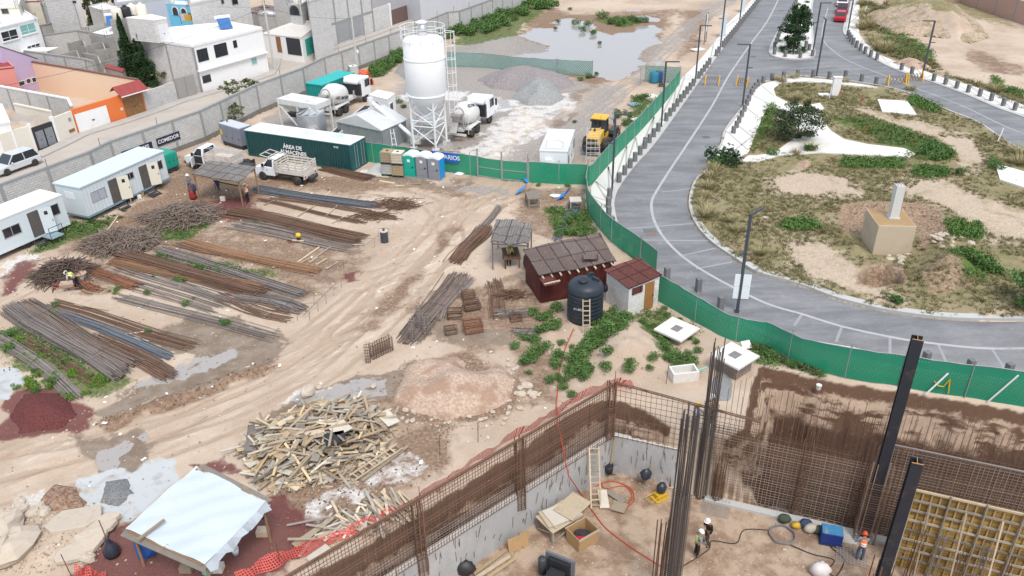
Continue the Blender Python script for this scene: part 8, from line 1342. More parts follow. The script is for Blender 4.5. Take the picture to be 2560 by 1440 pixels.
heap('spoil_heap','long spoil heap of tan rubble and dry grass at upper right','spoil heap',[(2155,40),(2230,12),(2320,5),(2400,20),(2450,60),(2475,95),(2430,110),(2340,95),(2230,85)],2.6,Mgran('spoil',(.30,.225,.16),(.48,.385,.29),3,(.235,.195,.115)),.8,12,cell=.5,rough=.3)
heap('dirt_heap','small tan stony dirt heap in the park grass','dirt heap',[(1978,415),(2000,400),(2030,402),(2042,418),(2010,428)],.45,Mgran('pink_earth',(.36,.255,.19),(.52,.40,.315),6),.7,13)
heap('dirt_heap','low pinkish dirt heap beside outer sidewalk','dirt heap',[(2225,158),(2260,148),(2310,158),(2335,172),(2290,178)],.8,Mgran('pink_earth',(.36,.255,.19),(.52,.40,.315),6),.8,14,cell=.4)
# --- people: one skinned body each, clothes as skinned children
M_skin=M('skin',(.30,.16,.10),.6,.05);M_hair=M('dark_hair',(.015,.012,.01),.8);M_boot=M('dark_boots',(.03,.025,.022),.7)
def skin(name,V,E,R,mat,T,lv=1,root=0):
 me=bpy.data.meshes.new(name);me.from_pydata([tuple(v) for v in V],E,[]);me.materials.append(mat);o=bpy.data.objects.new(name,me);COL.objects.link(o);o.parent=T
 m=o.modifiers.new('skin','SKIN');sv=me.skin_vertices[0].data
 for i,r in enumerate(R):sv[i].radius=r if hasattr(r,'__len__') else(r,r);sv[i].use_root=(i==root)
 m.use_smooth_shade=True;s=o.modifiers.new('sub','SUBSURF');s.levels=s.render_levels=lv;return o
def person(label,loc,rz,pose,top,legs,helmet=None,vest=None,stripe=True,sc=1.0,hold=None):
 J=dict(hip=(0,0,.95),waist=(0,0,1.1),chest=(.02,0,1.36),neck=(.02,0,1.5),head=(.05,0,1.64),crown=(.04,0,1.76),sl=(.0,.19,1.44),sr=(.0,-.19,1.44),el=(-.03,.25,1.17),er=(-.03,-.25,1.17),wl=(.06,.25,.93),wr=(.06,-.25,.93),hl=(0,.09,.92),hr=(0,-.09,.92),kl=(.03,.1,.5),kr=(.03,-.1,.5),al=(-.02,.11,.09),ar=(-.02,-.11,.09));J.update(pose);J={k:Vector(v) for k,v in J.items()}
 T=thing('person',label,'person',loc,rz);T.scale=(sc,)*3
 names=['hip','waist','chest','neck','head','crown','sl','el','wl','sr','er','wr','hl','kl','al','hr','kr','ar'];R=[(.12,.15),(.11,.14),(.11,.155),.055,(.088,.08),(.06,.055),.06,.045,.033,.06,.045,.033,.085,.062,.045,.085,.062,.045]
 V=[J[n] for n in names];ix={n:i for i,n in enumerate(names)};E=[(ix[a],ix[b]) for a,b in(('hip','waist'),('waist','chest'),('chest','neck'),('neck','head'),('head','crown'),('chest','sl'),('sl','el'),('el','wl'),('chest','sr'),('sr','er'),('er','wr'),('hip','hl'),('hl','kl'),('kl','al'),('hip','hr'),('hr','kr'),('kr','ar'))]
 fd=(J['head']-J['neck']).cross(Vector((0,1,0))).normalized();fd=fd if fd.x>-.2 else-fd
 for s,w,e in((1,'wl','el'),(-1,'wr','er')):
  d=(J[w]-J[e]).normalized();p=J[w]+d*.075;V.append(p);R.append((.03,.02));pi=len(V)-1;E.append((ix[w],pi));sd=d.cross(Vector((1,0,0)));sd=sd.normalized() if sd.length>.1 else Vector((0,0,1));cu=d.cross(sd).normalized()
  for k,l in enumerate((.075,.085,.08,.065)):b=p+sd*(.024*(k-1.5));V+=[b+d*.035,b+d*l*.8+cu*.02,b+d*l+cu*.045];n=len(V);R+=[.009,.0085,.008];E+=[(pi,n-3),(n-3,n-2),(n-2,n-1)]
  V+=[J[w]+d*.04+sd*.04,J[w]+d*.07+sd*.06];n=len(V);R+=[.011,.009];E+=[(ix[w],n-2),(n-2,n-1)]
 for a in('al','ar'):V.append(J[a]+Vector((.15,0,-.05)));R.append((.04,.035));E.append((ix[a],len(V)-1))
 bd=skin('body',V,E,R,M_skin,T)
 h=J['head'];fm=MB();fm.ell(h+fd*.095+Vector((0,0,-.01)),(.022,.014,.025),6,5)
 fm.build('nose',M_skin,T,True);e_=MB().ell(h+fd*.085+Vector((0,.032,.02)),(.012,.014,.009),6,4);e_.build('eye',M_hair,T);MB().ell(h+fd*.085+Vector((0,-.032,.02)),(.012,.014,.009),6,4).build('eye',M_hair,T);MB().ell(h+fd*.083+Vector((0,0,-.055)),(.008,.026,.007),6,4).build('mouth',M('lips',(.22,.08,.07),.6),T);MB().ell(h-fd*.025+Vector((0,0,.03)),(.088,.085,.095),9,6).build('hair',M_hair,T,True)
 skin('shirt',[J['waist']-Vector((0,0,.1)),J['waist'],J['chest'],J['neck']-Vector((0,0,.06)),J['sl'],J['el'],J['wl'].lerp(J['el'],.1),J['sr'],J['er'],J['wr'].lerp(J['er'],.1)],[(0,1),(1,2),(2,3),(2,4),(4,5),(5,6),(2,7),(7,8),(8,9)],[(.13,.16),(.125,.155),(.13,.175),.075,.075,.06,.048,.075,.06,.048],top,T)
 skin('trousers',[J['hip']+Vector((0,0,.06)),J['hip'],J['hl'],J['kl'],J['al']+Vector((0,0,.03)),J['hr'],J['kr'],J['ar']+Vector((0,0,.03))],[(0,1),(1,2),(2,3),(3,4),(1,5),(5,6),(6,7)],[(.13,.165),(.13,.165),.1,.078,.068,.1,.078,.068],legs,T)
 for a in('al','ar'):skin('boot',[J[a]+Vector((0,0,.05)),J[a]+Vector((.0,0,-.03)),J[a]+Vector((.17,0,-.045))],[(0,1),(1,2)],[.055,(.055,.05),(.045,.04)],M_boot,T)
 if vest:
  v_=skin('vest',[J['waist']-Vector((0,0,.12)),J['waist'],J['chest'],J['chest'].lerp(J['neck'],.7)],[(0,1),(1,2),(2,3)],[(.145,.18),(.14,.175),(.148,.2),(.09,.13)],vest,T)
  if stripe:m=MB();ax=(J['chest']-J['waist']).normalized();R_=ax.to_track_quat('Z','Y').to_matrix();[m.lathe([(.178,-.02),(.18,.02)],J['waist']+ax*z,14,'z',R_@Matrix.Diagonal((.86,1.1,1))) for z in(-.02,.1)];m.build('reflective_band',M('reflective_band',(.75,.75,.7),.4),v_)
 if helmet:
  ax=(J['crown']-J['neck']).normalized();R_=ax.to_track_quat('Z','Y').to_matrix();hm=MB().lathe([(.125,0),(.122,.05),(.1,.1),(.055,.135),(.01,.145)],J['head']+ax*.035,14,'z',R_).build('helmet',helmet,T,True);MB().lathe([(.16,-.004),(.155,.008)],J['head']+ax*.035+fd*.03,14,'z',R_).build('brim',helmet,hm)
 return T
M_hw=M('helmet_white',(.80,.80,.80),.35,0);M_hy=M('helmet_yellow',(.75,.55,.03),.35,0);M_hr=M('helmet_red',(.62,.08,.03),.35,0);M_vo=M('vest_orange',(.80,.20,.05),.7,.05);M_vl=M('vest_lime',(.50,.72,.15),.7,.05);M_jean=M('jeans',(.07,.10,.16),.9,.1);M_dk=M('dark_trousers',(.018,.018,.022),.9,.1);M_gr=M('grey_shirt',(.24,.25,.26),.9,.1);M_bl=M('light_blue_shirt',(.20,.30,.42),.9,.1);M_tan=M('tan_shirt',(.40,.36,.30),.9,.15)
FWD=dict(el=(.12,.24,1.2),wl=(.36,.14,1.15),er=(.12,-.24,1.2),wr=(.36,-.14,1.15));LOOK=dict(head=(.09,0,1.62),crown=(.11,0,1.73))
person('person in orange vest and white helmet bending bars under the shelter',G(621,507),2.7,{**FWD,**LOOK},M_gr,M_dk,M_hw,M_vo);person('person in plaid shirt and white helmet standing by the red drum',G(478,482),-1.2,{'kl':(.08,.1,.5),'er':(.05,-.28,1.2),'wr':(.2,-.1,1.1)},M('plaid_shirt',(.22,.22,.22),.9,.7,9),M_jean,M_hw)
BEND=dict(waist=(.1,0,1.05),chest=(.36,0,1.16),neck=(.48,0,1.2),head=(.6,0,1.2),crown=(.7,0,1.17),sl=(.38,.19,1.14),sr=(.38,-.19,1.14),el=(.44,.22,.88),er=(.44,-.22,.88),wl=(.5,.15,.66),wr=(.5,-.15,.66),kl=(.08,.11,.5),kr=(.02,-.11,.5))
person('person in pale shirt, lime vest and white helmet bending over a wheelbarrow',G(196,722),2.9,BEND,M('pale_shirt',(.55,.56,.54),.9),M_dk,M_hw,M_vl,False);person('person in lime vest bent over the bar bending bench',G(1272,664),1.2,{**BEND,**dict(chest=(.2,0,1.28),neck=(.3,0,1.4),head=(.38,0,1.5),crown=(.42,0,1.6),sl=(.2,.19,1.33),sr=(.2,-.19,1.33))},M_vl,M_dk,M_hw,M_vl,False)
person('person in orange vest and yellow helmet looking down behind the mesh',G(1734,1074),-.4,{**FWD,**LOOK},M_bl,M_jean,M_hy,M_vo);person('person in tan shirt, orange vest and white helmet behind the bar column',G(1780,1056),2.6,{**FWD,**LOOK},M_tan,M_dk,M_hw,M_vo,False)
person('person in lime vest, dark trousers and white helmet on the pit floor',G(1740,1390,PIT),.25,{'er':(.02,-.27,1.2),'wr':(-.12,-.1,1.05),'el':(.14,.24,1.2),'wl':(.3,.1,1.2),**LOOK},M_gr,M_dk,M_hw,M_vl,False);person('person in black jacket and white helmet standing with legs apart in pit',G(1766,1360,PIT),3.5,{'kl':(.12,.16,.5),'al':(.02,.22,.09),'kr':(-.04,-.16,.5),'ar':(-.1,-.2,.09),'er':(.08,-.26,1.22),'wr':(.22,-.05,1.3),**LOOK},M('black_jacket',(.012,.012,.015),.8),M('charcoal_trousers',(.05,.05,.055),.9),M_hw)
person('person in orange vest, jeans and red helmet seen from behind in pit',G(2147,1400,PIT),1.3,{'el':(.05,.3,1.2),'wl':(.2,.3,1.02),'er':(.05,-.3,1.2),'wr':(.2,-.28,1.05),'kl':(.05,.12,.5),'kr':(.0,-.12,.5),**LOOK},M_bl,M_jean,M_hr,M_vo)
T=thing('wheelbarrow','rusty wheelbarrow with pale tray in front of the bending person','wheelbarrow',G(176,728),.3);MB().add([(-.5,-.35,.7),(.45,-.3,.65),(.45,.3,.65),(-.5,.35,.7),(-.25,-.22,.4),(.25,-.2,.38),(.25,.2,.38),(-.25,.22,.4)],[(4,5,6,7),(0,4,7,3),(1,2,6,5),(0,1,5,4),(3,7,6,2)]).build('tray',M('dusty_tray',(.45,.36,.3),.8,.2),T);wheelset(T,.6,0,.19,.1)
for s in(-.2,.2):MB().tube([(.6,s*.4,.2),(-.2,s,.4),(-1.0,s*1.3,.6)],.025,5).build('handle',M_or,T)
T=thing('cable_drum','round wooden topped drum beside the dark branch heap','drum',G(205,698));MB().lathe([(.32,0),(.33,.45)],n=16).build('body',conc,T);MB().lathe([(.42,.45),(.42,.5),(.05,.51)],n=16).build('top',M('pink_wood',(.5,.33,.24),.8),T)
# --- plants
def leafmat(name,c1,c2,sc=2.5):
 k=NT(name);g=k.add('NewGeometry');oi=k.add('ObjectInfo');n=k.noise(g.outputs['Position'],sc,3);ri=g.outputs['Random Per Island'];c=k.mix(ri,c1,c2);c=k.mix(k.math('MULTIPLY',k.ramp(n,.35,.65),.5),c,[x*.55 for x in c1]);k.t.links.new(c,k.p.inputs['Base Color']);k.p.inputs['Roughness'].default_value=.7;k.p.inputs['Specular IOR Level'].default_value=.2;MATS[name]=k.m;return k.m
L_weed=leafmat('weed_leaf',(.075,.145,.04),(.15,.26,.075));L_dark=leafmat('dark_leaf',(.022,.055,.02),(.05,.10,.038));L_dry=leafmat('dry_grass',(.30,.26,.13),(.48,.42,.25));L_oliv=leafmat('olive_leaf',(.075,.105,.04),(.15,.17,.075));L_lime=leafmat('lime_leaf',(.10,.20,.02),(.18,.30,.05));L_shrub=leafmat('shrub_leaf',(.07,.15,.04),(.15,.25,.075))
def leaf(m,c,s,rnd):
 a=Vector((rnd.gauss(0,1),rnd.gauss(0,1),rnd.gauss(0,.7))).normalized();b=a.orthogonal().normalized();b.rotate(Matrix.Rotation(rnd.uniform(0,6.28),3,a));c=Vector(c);m.add([c-a*s,c+b*s*.45,c+a*s,c-b*s*.45],[(0,1,2,3)])
def bush_mesh(seed,n,r,h,s,mat,clumps=7,low=.1):
 rnd=random.Random(seed);m=MB();cs=[]
 for i in range(clumps):t=rnd.uniform(0,6.28);q=rnd.uniform(.1,.55)*r;cs.append((Vector((q*cos(t),q*sin(t),h*rnd.uniform(.3,.7))),r*rnd.uniform(.3,.5),h*rnd.uniform(.25,.4)))
 for i in range(n):
  c,cr,ch=cs[rnd.randrange(clumps)];d=Vector((rnd.gauss(0,1),rnd.gauss(0,1),rnd.gauss(0,1))).normalized()*rnd.uniform(.6,1.05);p=c+Vector((d.x*cr,d.y*cr,d.z*ch));p.z=max(p.z,low*.5);leaf(m,p,s*rnd.uniform(.6,1.3),rnd)
 return m.mesh('foliage',mat)
def tuft_mesh(seed,n,r,h,mat,w=.02):
 rnd=random.Random(seed);m=MB()
 for i in range(n):
  t=rnd.uniform(0,6.28);q=r*.35*math.sqrt(rnd.random());b=Vector((q*cos(t),q*sin(t),0));l=h*rnd.uniform(.6,1.1);k=r*rnd.uniform(.3,1.0);tip=b+Vector((cos(t)*k,sin(t)*k,l*(.95-.35*k/r)));mid=b.lerp(tip,.5)+Vector((0,0,l*.15));sd=Vector((-sin(t),cos(t),0))*w
  m.add([b-sd,b+sd,mid+sd*.8,mid-sd*.8,tip],[(0,1,2,3),(3,2,4)])
 return m.mesh('grass_tuft',mat)
BM_={'weed':[bush_mesh(i,420,.55,.48,.06,L_weed,9) for i in range(4)],'lime':[bush_mesh(10+i,260,.5,.3,.055,L_lime) for i in range(3)],'shrub':[bush_mesh(20+i,300,.7,.75,.09,L_shrub) for i in range(3)],'olive':[bush_mesh(30+i,240,.7,.6,.08,L_oliv) for i in range(3)],'tuft':[tuft_mesh(i,150,.8,.85,L_dry,.014) for i in range(3)],'dark':[bush_mesh(40+i,400,.9,1.0,.1,L_dark,9) for i in range(2)]}
def plant(kind,px,s,name,label,cat,grp=None,z=None,hs=1.0):
 me_=BM_[kind][random.randrange(len(BM_[kind]))];o=bpy.data.objects.new(name,me_);COL.objects.link(o);g_=G(*px);o.location=(g_.x,g_.y,z if z is not None else ground_z(g_.x,g_.y));o.rotation_euler.z=RU(0,6.28);o.scale=(s*RU(.85,1.15),s*RU(.85,1.15),s*hs);return tag(o,label,cat,grp)
_gc=np.empty(len(ground.data.vertices)*3,np.float32);ground.data.vertices.foreach_get('co',_gc);_gc=_gc.reshape(-1,3)
_ys=np.unique(_gc[:,1]);_ncol=len(_gc)//len(_ys);_gx=_gc[:,0].reshape(len(_ys),_ncol);_gz=_gc[:,2].reshape(len(_ys),_ncol);_gy=_gc[:,1].reshape(len(_ys),_ncol)[:,0]
def ground_z(x,y):
 j=int(np.clip(np.searchsorted(_gy,y),0,len(_gy)-1));i=int(np.clip(np.searchsorted(_gx[j],x),0,_ncol-1));return float(_gz[j,i])
W_='bushy green weed on the dirt slope below the black water tank';WG='weeds on the slope below the tank'
for px,s in(((1560,815),1.3),((1545,835),1.2),((1520,835),1.3),((1500,850),1.3),((1482,862),1.3),((1470,880),1.3),((1455,895),1.2),((1440,905),1.1),((1460,925),1.2),((1440,930),1.2),((1475,930),1.0),((1425,940),1.0),((1455,945),1.1),((1535,860),1.2),((1555,850),1.1),((1565,830),1.1),((1500,875),1.0),((1360,800),1.0),((1335,785),.9),((1345,835),.9),((1388,828),1.2),((1370,835),1.1),((1395,775),1.1),((1375,790),.9),((1340,890),1.2),((1325,900),1.1),((1365,878),1.1),((1310,912),1.0),((1400,900),1.2),((1385,915),1.0),((1285,870),.8),((1310,850),.8),((1335,855),.9),((1515,905),1.0),((1510,930),.9),((1570,935),.9),((1575,925),.7),((1630,915),.8),((1625,930),.6),((1407,975),.7),((1432,990),.7),((1380,955),.8),((1395,950),.7),((1410,955),.8),((1320,935),.5),((1530,780),.8),((1515,795),.9),((1500,800),.8),((1545,815),1.2),((1530,825),1.2),((1510,845),1.2),((1490,858),1.2),((1475,872),1.2),((1462,888),1.2),((1448,900),1.2),((1450,915),1.2),((1465,940),1.1),((1555,830),1.2),((1535,848),1.2),((1510,862),1.1),((1490,812),.9),((1432,800),.7),((1405,860),.6),((1428,870),.5)):plant('weed',px,s*1.15,'weed_bush',W_,'plant',WG)
for px,s in(((1610,812),.8),((1625,825),.8),((1640,838),.9),((1650,850),.9),((1655,870),.9),((1665,885),1.0),((1680,900),1.0),((1665,905),1.0),((1695,915),.9),((1690,895),.8),((1720,890),.9),((1735,905),.9),((1725,915),1.0),((1640,820),.7),((1710,830),.7),((1725,850),.7),((1740,860),.7),((1700,800),.5),((1660,775),.6),((1740,880),.8)):plant('weed',px,s,'weed_bush','low leafy weed in the hollow between the manhole slabs','plant','weeds between the manhole slabs')
for i in range(34):t=random.random();plant('olive' if random.random()<.6 else 'weed',(1880+180*t+RG(0,8),868+66*t+RG(0,6)),RU(.4,.9),'olive_weed','olive weed clump at the foot of the green fence above pit','plant','weeds along the fence above the pit')
for px,s in(((1400,570),1.2),((1425,560),1.3),((1440,545),1.2),((1410,585),1.1),((1450,570),1.2),((1435,590),1.1),((1460,590),1.0),((1395,590),1.0),((1345,465),.6),((1420,468),.7),((1475,490),.5),((1480,520),.6),((1450,552),1.0),((1465,575),.9)):plant('weed',px,s,'weed_bush','dense weed in the corner behind the red shed','plant','weeds behind the red shed')
for i in range(56):px=random.choice([(30+RG(0,18),850),(50,880),(75,905),(100,930),(130,950),(160,900),(190,930),(215,990),(205,1000),(250,950),(110,800),(20,830),(140,780),(60,960),(90,960),(230,860),(280,940)]);plant('lime' if random.random()<.7 else 'weed',(px[0]+RG(0,14),px[1]+RG(0,10)),RU(.5,1.1),'grassy_weed','bright green weed growing between the tied bar bundles','plant','weeds among the bar bundles')
for i in range(36):px=random.choice([(425,640),(450,648),(480,655),(510,668),(540,672),(460,705),(440,700),(395,695),(360,630),(560,540),(545,535),(630,555),(700,690),(615,765),(490,745),(360,730),(290,730),(420,580),(440,575),(910,655),(340,790),(380,835),(560,815),(470,760)]);plant(random.choice(['lime','weed','weed']),(px[0]+RG(0,8),px[1]+RG(0,5)),RU(.35,.8),'small_weed','small green weed in the middle of the bar storage yard','plant','weeds in the bar storage yard')
for i in range(20):t=random.random();plant('olive',(150+150*t+RG(0,12),590-50*t+RG(0,7)),RU(.3,.6),'small_weed','low weed in front of the site trailers','plant','weeds in front of the trailers',hs=.7)
for i in range(60):t=random.random();plant('shrub',(1130+245*t+RG(0,14),95-85*t+RG(0,7)),RU(1.2,2.4),'tall_weed','tall green weed along the far compound wall','plant','weeds along the far compound wall')
for i in range(26):t=random.random();plant('shrub',(935+75*t+RG(0,4),188-48*t+RG(0,4)),RU(1.2,1.9),'tall_weed','dark green weed at the wall left of the silo','plant','weeds at the wall left of the silo')
for px,s in(((1505,45),1.8),((1530,60),1.6),((1560,60),1.6),((1600,55),1.5),((1470,65),1.4),((1440,60),1.3),((1545,64),1.6),((1395,55),1.0),((1455,78),1.3),((1390,72),.8),((1425,25),.9),((1500,110),1.0),((1480,85),1.2),((1613,55),1.3),((1580,52),1.4)):plant('olive' if s<1.2 else 'shrub',px,s,'weed_bush','green clump on the muddy island of the flooded area','plant','clumps in the flooded area')
for i in range(30):px=random.choice([(1475,195),(1480,190),(1600,255),(1610,245),(1595,265),(1640,215),(1660,225),(1580,300),(1570,310),(1560,340),(1550,290),(1600,320),(1430,300),(1390,300),(1000,265)]);plant('shrub' if random.random()<.5 else 'olive',(px[0]+RG(0,8),px[1]+RG(0,5)),RU(.5,1.0),'weed_bush','green weed on the rubble strip inside the street fence','plant','weeds inside the street fence')
for px,s in(((1800,412),2.2),((1820,418),2.0),((1785,420),1.8),((1930,392),1.4),((2025,385),1.4),((2350,400),1.5),((2300,390),1.4),((2330,405),1.5),((2310,378),1.6),((2340,385),1.6),((2365,395),1.5),((2325,370),1.5),((2235,760),1.1),((2240,765),1.0),((2445,570),1.0),((2420,665),1.4),((2440,670),1.5),((2465,680),1.4),((2490,690),1.2),((2400,440),1.2),((2360,440),1.3),((2320,432),1.2),((2490,430),1.4),((2475,415),1.3)):plant('dark' if s>1.9 else 'shrub',px,s*.8,'park_shrub','green shrub clump growing in the rough park grass','shrub','shrubs of the park')
for px,s in(((1765,545),1.5),((1770,475),1.2),((1760,500),1.0),((1790,440),1.3),((1775,455),1.3),((1755,520),1.1),((1842,585),1.1),((1825,560),1.0),((1780,430),1.2),((2025,380),1.3),((1985,200),1.2),((1955,210),1.3),((1995,252),1.4),((2110,210),1.2),((2155,72),2.2),((2165,55),2.2),((2175,68),2.0),((2185,110),2.0),((2210,130),2.4),((2195,125),2.0),((2155,40),2.0),((2150,12),1.8),((2275,225),1.3),((2545,415),1.5),((2550,395),1.5),((2490,230),1.5),((1940,205),1.1),((1900,640),.9),((1990,390),1.0),((1975,255),1.2)):plant('tuft',px,s,'grass_clump','dry yellow ornamental grass clump near the road edge','grass','ornamental grass clumps')
def scatter(name,label,polys,n,meshes,lo,hi,avoid=()):
 rnd=random.Random(5);PV=[];PF=[];mi=[];acc=0
 for px,cnt in polys:
  P_=wpoly(px);x0,x1,y0,y1=min(p[0] for p in P_),max(p[0] for p in P_),min(p[1] for p in P_),max(p[1] for p in P_);X=rng.uniform(x0,x1,cnt*3);Y=rng.uniform(y0,y1,cnt*3);ok=sdf(X,Y,P_)>.1
  for b in avoid:ok&=sdf(X,Y,b)<0
  dn=fbm(X,Y,.35,77);ok&=dn>rng.uniform(-.25,.12,len(X));X,Y=X[ok][:cnt],Y[ok][:cnt]
  for x,y in zip(X,Y):
   vs,fs=meshes[rnd.randrange(len(meshes))];s=rnd.uniform(lo,hi);a=rnd.uniform(0,6.28);c,q=cos(a)*s,sin(a)*s;V=np.array(vs);Z=ground_z(x,y);PV.append(np.stack([V[:,0]*c-V[:,1]*q+x,V[:,0]*q+V[:,1]*c+y,V[:,2]*s+Z],1));PF+=[tuple(i+acc for i in f) for f in fs];acc+=len(vs)
 me=bpy.data.meshes.new(name);me.from_pydata(np.concatenate(PV).tolist(),[],PF);o=bpy.data.objects.new(name,me);COL.objects.link(o);tag(o,label,None,None,'stuff');return o
def tf(seed,n,r,h,w):m=MB();rnd=random.Random(seed);[m.add([(b[0]-w,b[1],0),(b[0]+w,b[1],0),(b[0]+rnd.gauss(0,r*.6),b[1]+rnd.gauss(0,r*.6),h*rnd.uniform(.5,1.1))],[(0,1,2)]) for b in[(rnd.gauss(0,r*.4),rnd.gauss(0,r*.4)) for _ in range(n)]];return m.v,m.f
TF=[tf(i,9,.22,.22,.03) for i in range(5)];av=[wpoly(WP),wpoly([(2194,248),(2268,252),(2292,286),(2206,278)]),[(26,51),(30,51),(30,56),(26,56)]]+[wpoly(p[3]) for p in PATCH if p[0]=='soil' and p[1]>.9]+[[(c[0]+(x-c[0])*.72,c[1]+(y-c[1])*.72) for x,y in P_] for P_,c in[(q,(sum(a[0] for a in q)/len(q),sum(a[1] for a in q)/len(q))) for q in[wpoly(p[3]) for p in PATCH if p[0]=='bare']]]
o=scatter('park_grass','rough dry grass covering the park island',[([p for p in PARK],13000)],0,TF,.5,1.2,av);o.data.materials.append(leafmat('park_grass_leaf',(.25,.21,.11),(.14,.16,.06),.6))
o=scatter('park_grass','dry grass on the verge beyond outer sidewalk',[([(2150,0),(2190,10),(2240,60),(2290,120),(2380,190),(2480,215),(2600,255),(2600,305),(2445,218),(2305,174),(2190,128),(2149,75)],4200)],0,TF,1.0,2.2);o.data.materials.append(MATS['park_grass_leaf'])
def lf(seed,n,r,h,s):rnd=random.Random(seed);m=MB();[leaf(m,(rnd.gauss(0,r),rnd.gauss(0,r),abs(rnd.gauss(h*.5,h*.3))),s*rnd.uniform(.6,1.3),rnd) for _ in range(n)];return m.v,m.f
LF=[lf(i,16,.22,.3,.09) for i in range(5)]
o=scatter('ground_cover','leafy green ground cover patches in the park',[(p[3],300) for p in PATCH if p[0]=='lush'],0,LF,.6,1.4,av[:3]);o.data.materials.append(leafmat('cover_leaf',(.075,.155,.035),(.15,.25,.07)));o=scatter('ground_cover','low green ground cover patches around the site',[(p[3],150) for p in PATCH if p[0]=='green'],0,LF,.5,1.1);o.data.materials.append(L_weed)
def pb(seed,r):rnd=random.Random(seed);m=MB();m.ell((0,0,r*.3),(r,r*.75,r*.6),5,3,.2);return m.v,m.f
PB=[pb(i,.05) for i in range(5)]
YARD=[(-40,700),(400,470),(900,430),(1200,460),(1460,470),(1470,600),(1330,700),(1400,800),(1700,930),(1600,990),(1300,1070),(800,1380),(600,1440),(-60,1440)]
o=scatter('pebbles','pale pebbles strewn over the dirt yard',[(YARD,2600),([(980,1060),(1010,890),(1290,900),(1330,1000),(1200,1080)],900),([(0,1260),(240,1250),(300,1400),(100,1440),(0,1440)],900)],0,PB,.35,1.5,[RIM]);o.data.materials.append(M('pebble_stone',(.40,.33,.26),.95,.2,3,isl=.6))
o=scatter('clods','brown clods of earth along the ruts',[(p[3],300) for p in PATCH if p[0]=='brown' and p[1]>=.9]+[([(230,1050),(420,980),(700,885),(700,925),(480,1010),(250,1085)],350)],0,PB,.4,1.6,[RIM]+[wpoly(p[3]) for p in PATCH if p[0]=='puddle']);o.data.materials.append(M('clod_earth',(.19,.125,.085),.95,.2,3,isl=.6))
o=scatter('wood_chips','small wood scraps strewn round the timber heap',[([(600,1130),(700,1030),(990,1020),(1010,1110),(900,1220),(640,1240)],420),([(760,1380),(800,1300),(1000,1240),(1010,1270),(850,1370)],160)],0,[(MB().box(-.2,.2,-.03,.03,.02,.05).v,MB().box(-.2,.2,-.03,.03,.02,.05).f),(MB().box(-.07,.07,-.05,.05,.02,.05).v,MB().box(-.07,.07,-.05,.05,.02,.05).f)],.6,1.5,[RIM]);o.data.materials.append(wood)
def pf(n,P_,z,mat,name,label,s0,s1):
 P_=wpoly(P_,z);x0,x1,y0,y1=min(p[0] for p in P_),max(p[0] for p in P_),min(p[1] for p in P_),max(p[1] for p in P_);X=rng.uniform(x0,x1,n*2);Y=rng.uniform(y0,y1,n*2);k=sdf(X,Y,P_)>0;m=MB()
 for x,y in zip(X[k][:n],Y[k][:n]):s=RU(s0,s1);m.ell((x,y,ground_z(x,y)+s*.2),(s,s*.8,s*.5),5,3,.25)
 tag(m.build(name,mat),label,None,None,'stuff')
pf(420,[(1330,1300),(1540,1190),(1700,1230),(1900,1290),(2150,1350),(2200,1440),(1200,1440)],PIT,M('pebble_stone'),'floor_rubble','small rubble and crumbs on the pit floor',.02,.07)
o=scatter('litter','bits of paper, plaster and wood littering the yard',[(YARD,260),([(1480,340),(1600,240),(1640,220),(1560,330),(1490,430)],60)],0,[(MB().box(-.09,.09,-.05,.05,.01,.03).v,MB().box(-.09,.09,-.05,.05,.01,.03).f),(MB().box(-.05,.05,-.04,.04,.01,.03).v,MB().box(-.05,.05,-.04,.04,.01,.03).f)],.6,1.6,[RIM]);o.data.materials.append(M('litter_mix',(.6,.57,.52),.8,.3,3,isl=.7))
def tree(label,px,h,r,crown,leafm,trunkh,n,s,name='tree',trunk=None,clumps=26,cyl=False,cat='tree',grp=None):
 g_=G(*px);z=ground_z(g_.x,g_.y) if abs(g_.x)<90 else 0;T=thing(name,label,cat,(g_.x,g_.y,max(z,-.05)),RU(0,6),grp);rnd=random.Random(int(px[0]));t=MB();tr=max(.05,h*.02)
 t.tube([(0,0,-.2),(.05,.02,trunkh),(0,.05,h*.75)],tr*1.4,7,tr*.5);cs=[]
 for i in range(clumps):
  f=(i+.5)/clumps;z_=trunkh+(h-trunkh)*f;rr=r*crown(f);a=rnd.uniform(0,6.28);q=rr*math.sqrt(rnd.uniform(.05,.8));c=Vector((q*cos(a),q*sin(a),z_));cs.append((c,max(.18,rr*rnd.uniform(.3,.5)),max(.2,(h-trunkh)*rnd.uniform(.06,.11))))
  if i%2==0:t.tube([(0,0,max(trunkh*.8,z_-.35*r)),c],tr*.4,4,tr*.15)
 t.build('trunk',trunk or M('bark',(.14,.10,.075),.95,.2,5),T);m=MB()
 for i in range(n):
  c,cr,ch=cs[rnd.randrange(clumps)];d=Vector((rnd.gauss(0,1),rnd.gauss(0,1),rnd.gauss(0,1))).normalized()*rnd.uniform(.5,1.08);leaf(m,c+Vector((d.x*cr,d.y*cr,d.z*ch)),s*rnd.uniform(.6,1.3),rnd)
 m.build('crown',leafm,T);return T
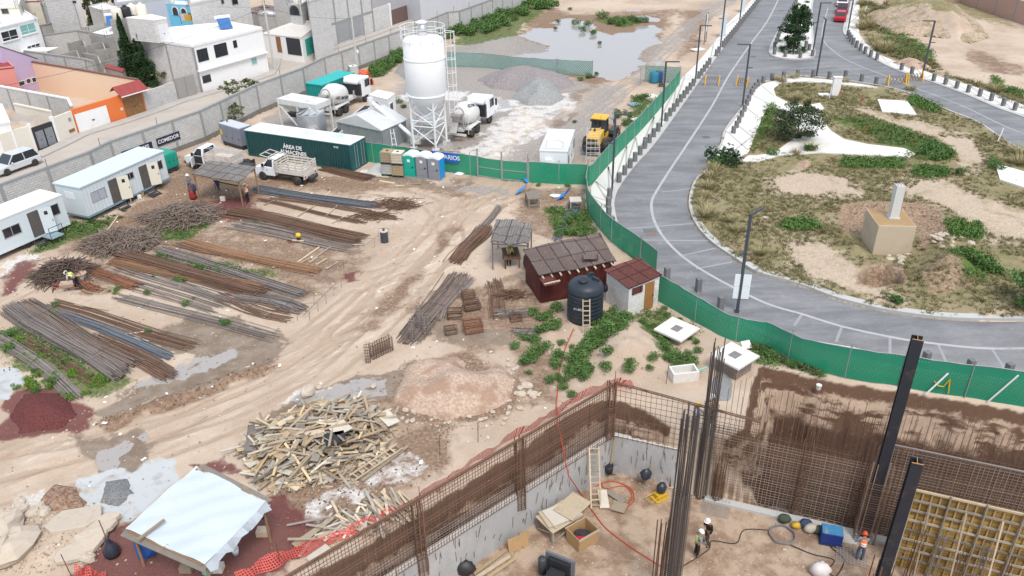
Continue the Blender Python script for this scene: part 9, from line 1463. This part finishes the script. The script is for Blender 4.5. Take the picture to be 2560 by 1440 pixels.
cyp=lambda f:max(.07,1.25*(1-f)**.85);rnd_=lambda f:math.sqrt(max(.05,1-(2*f-1)**2));ov=lambda f:math.sqrt(max(.05,1-(1.75*f-.8)**2))
tree('tall dark cypress, left one of the pair behind the peach wall',(336,204),7.9,1.3,cyp,L_dark,.2,12000,.13,'cypress_tree',clumps=60);tree('tall dark cypress, right one of the pair beside the white house',(372,214),7.2,1.35,cyp,L_dark,.2,12000,.13,'cypress_tree',clumps=50);tree('dark cypress among the far town houses',(233,70),7.0,1.1,cyp,L_dark,.3,3000,.16,'cypress_tree',clumps=30);tree('dark leafy tree behind the rooftop water tanks',(272,22),5.5,3.6,rnd_,L_dark,1,2600,.25)
tree('dark green tree with two trunks on the median island',(1982,132),6.2,2.0,ov,L_dark,1.2,6000,.14,clumps=36);tree('dark green tree behind the median tree',(1994,112),5.4,1.6,ov,L_dark,1.0,3500,.14);tree('round grey green bush tree beside the white park path',(1990,352),3.6,2.5,rnd_,leafmat('grey_green_leaf',(.045,.07,.03),(.10,.13,.065)),.4,7000,.12,'round_bush',clumps=44);tree('bright green shrub cut by the right frame edge',(2568,770),2.6,1.7,rnd_,L_shrub,.3,3200,.12,'round_bush',clumps=26)
for px,h,l in(((585,258),2.7,'sparse leafy fig tree rising behind the compound wall'),((628,232),1.8,'small sparse tree behind wall near the white house'),((590,318),2.5,'sparse leafy fig tree inside the compound wall by grey generator'),((415,212),2.2,'small bush tree behind the grey yard wall')):tree(l,px,h,1.3,rnd_,L_oliv,h*.4,230,.2,clumps=14)
m=MB();g_=G(1981,131)
for i in range(900):a=RU(0,6.28);q=RG(1.55,.2);leaf(m,(q*cos(a),q*sin(a),RU(.08,.55)),.12,random)
o=m.build('ring_hedge',L_dark);o.location=(g_.x,g_.y,.1);tag(o,'clipped ring hedge round the median tree','hedge')
for px,s in(((1947,108),1.0),((1962,82),.9),((1985,62),.9),((1995,15),1.0),((2010,28),1.0),((1984,35),1.0),((2018,8),.9),((1992,122),.7)):plant('shrub',px,s*1.1,'bed_shrub','low clipped shrub in a round bed on the median','shrub','shrubs of the median beds',z=.13,hs=.55)
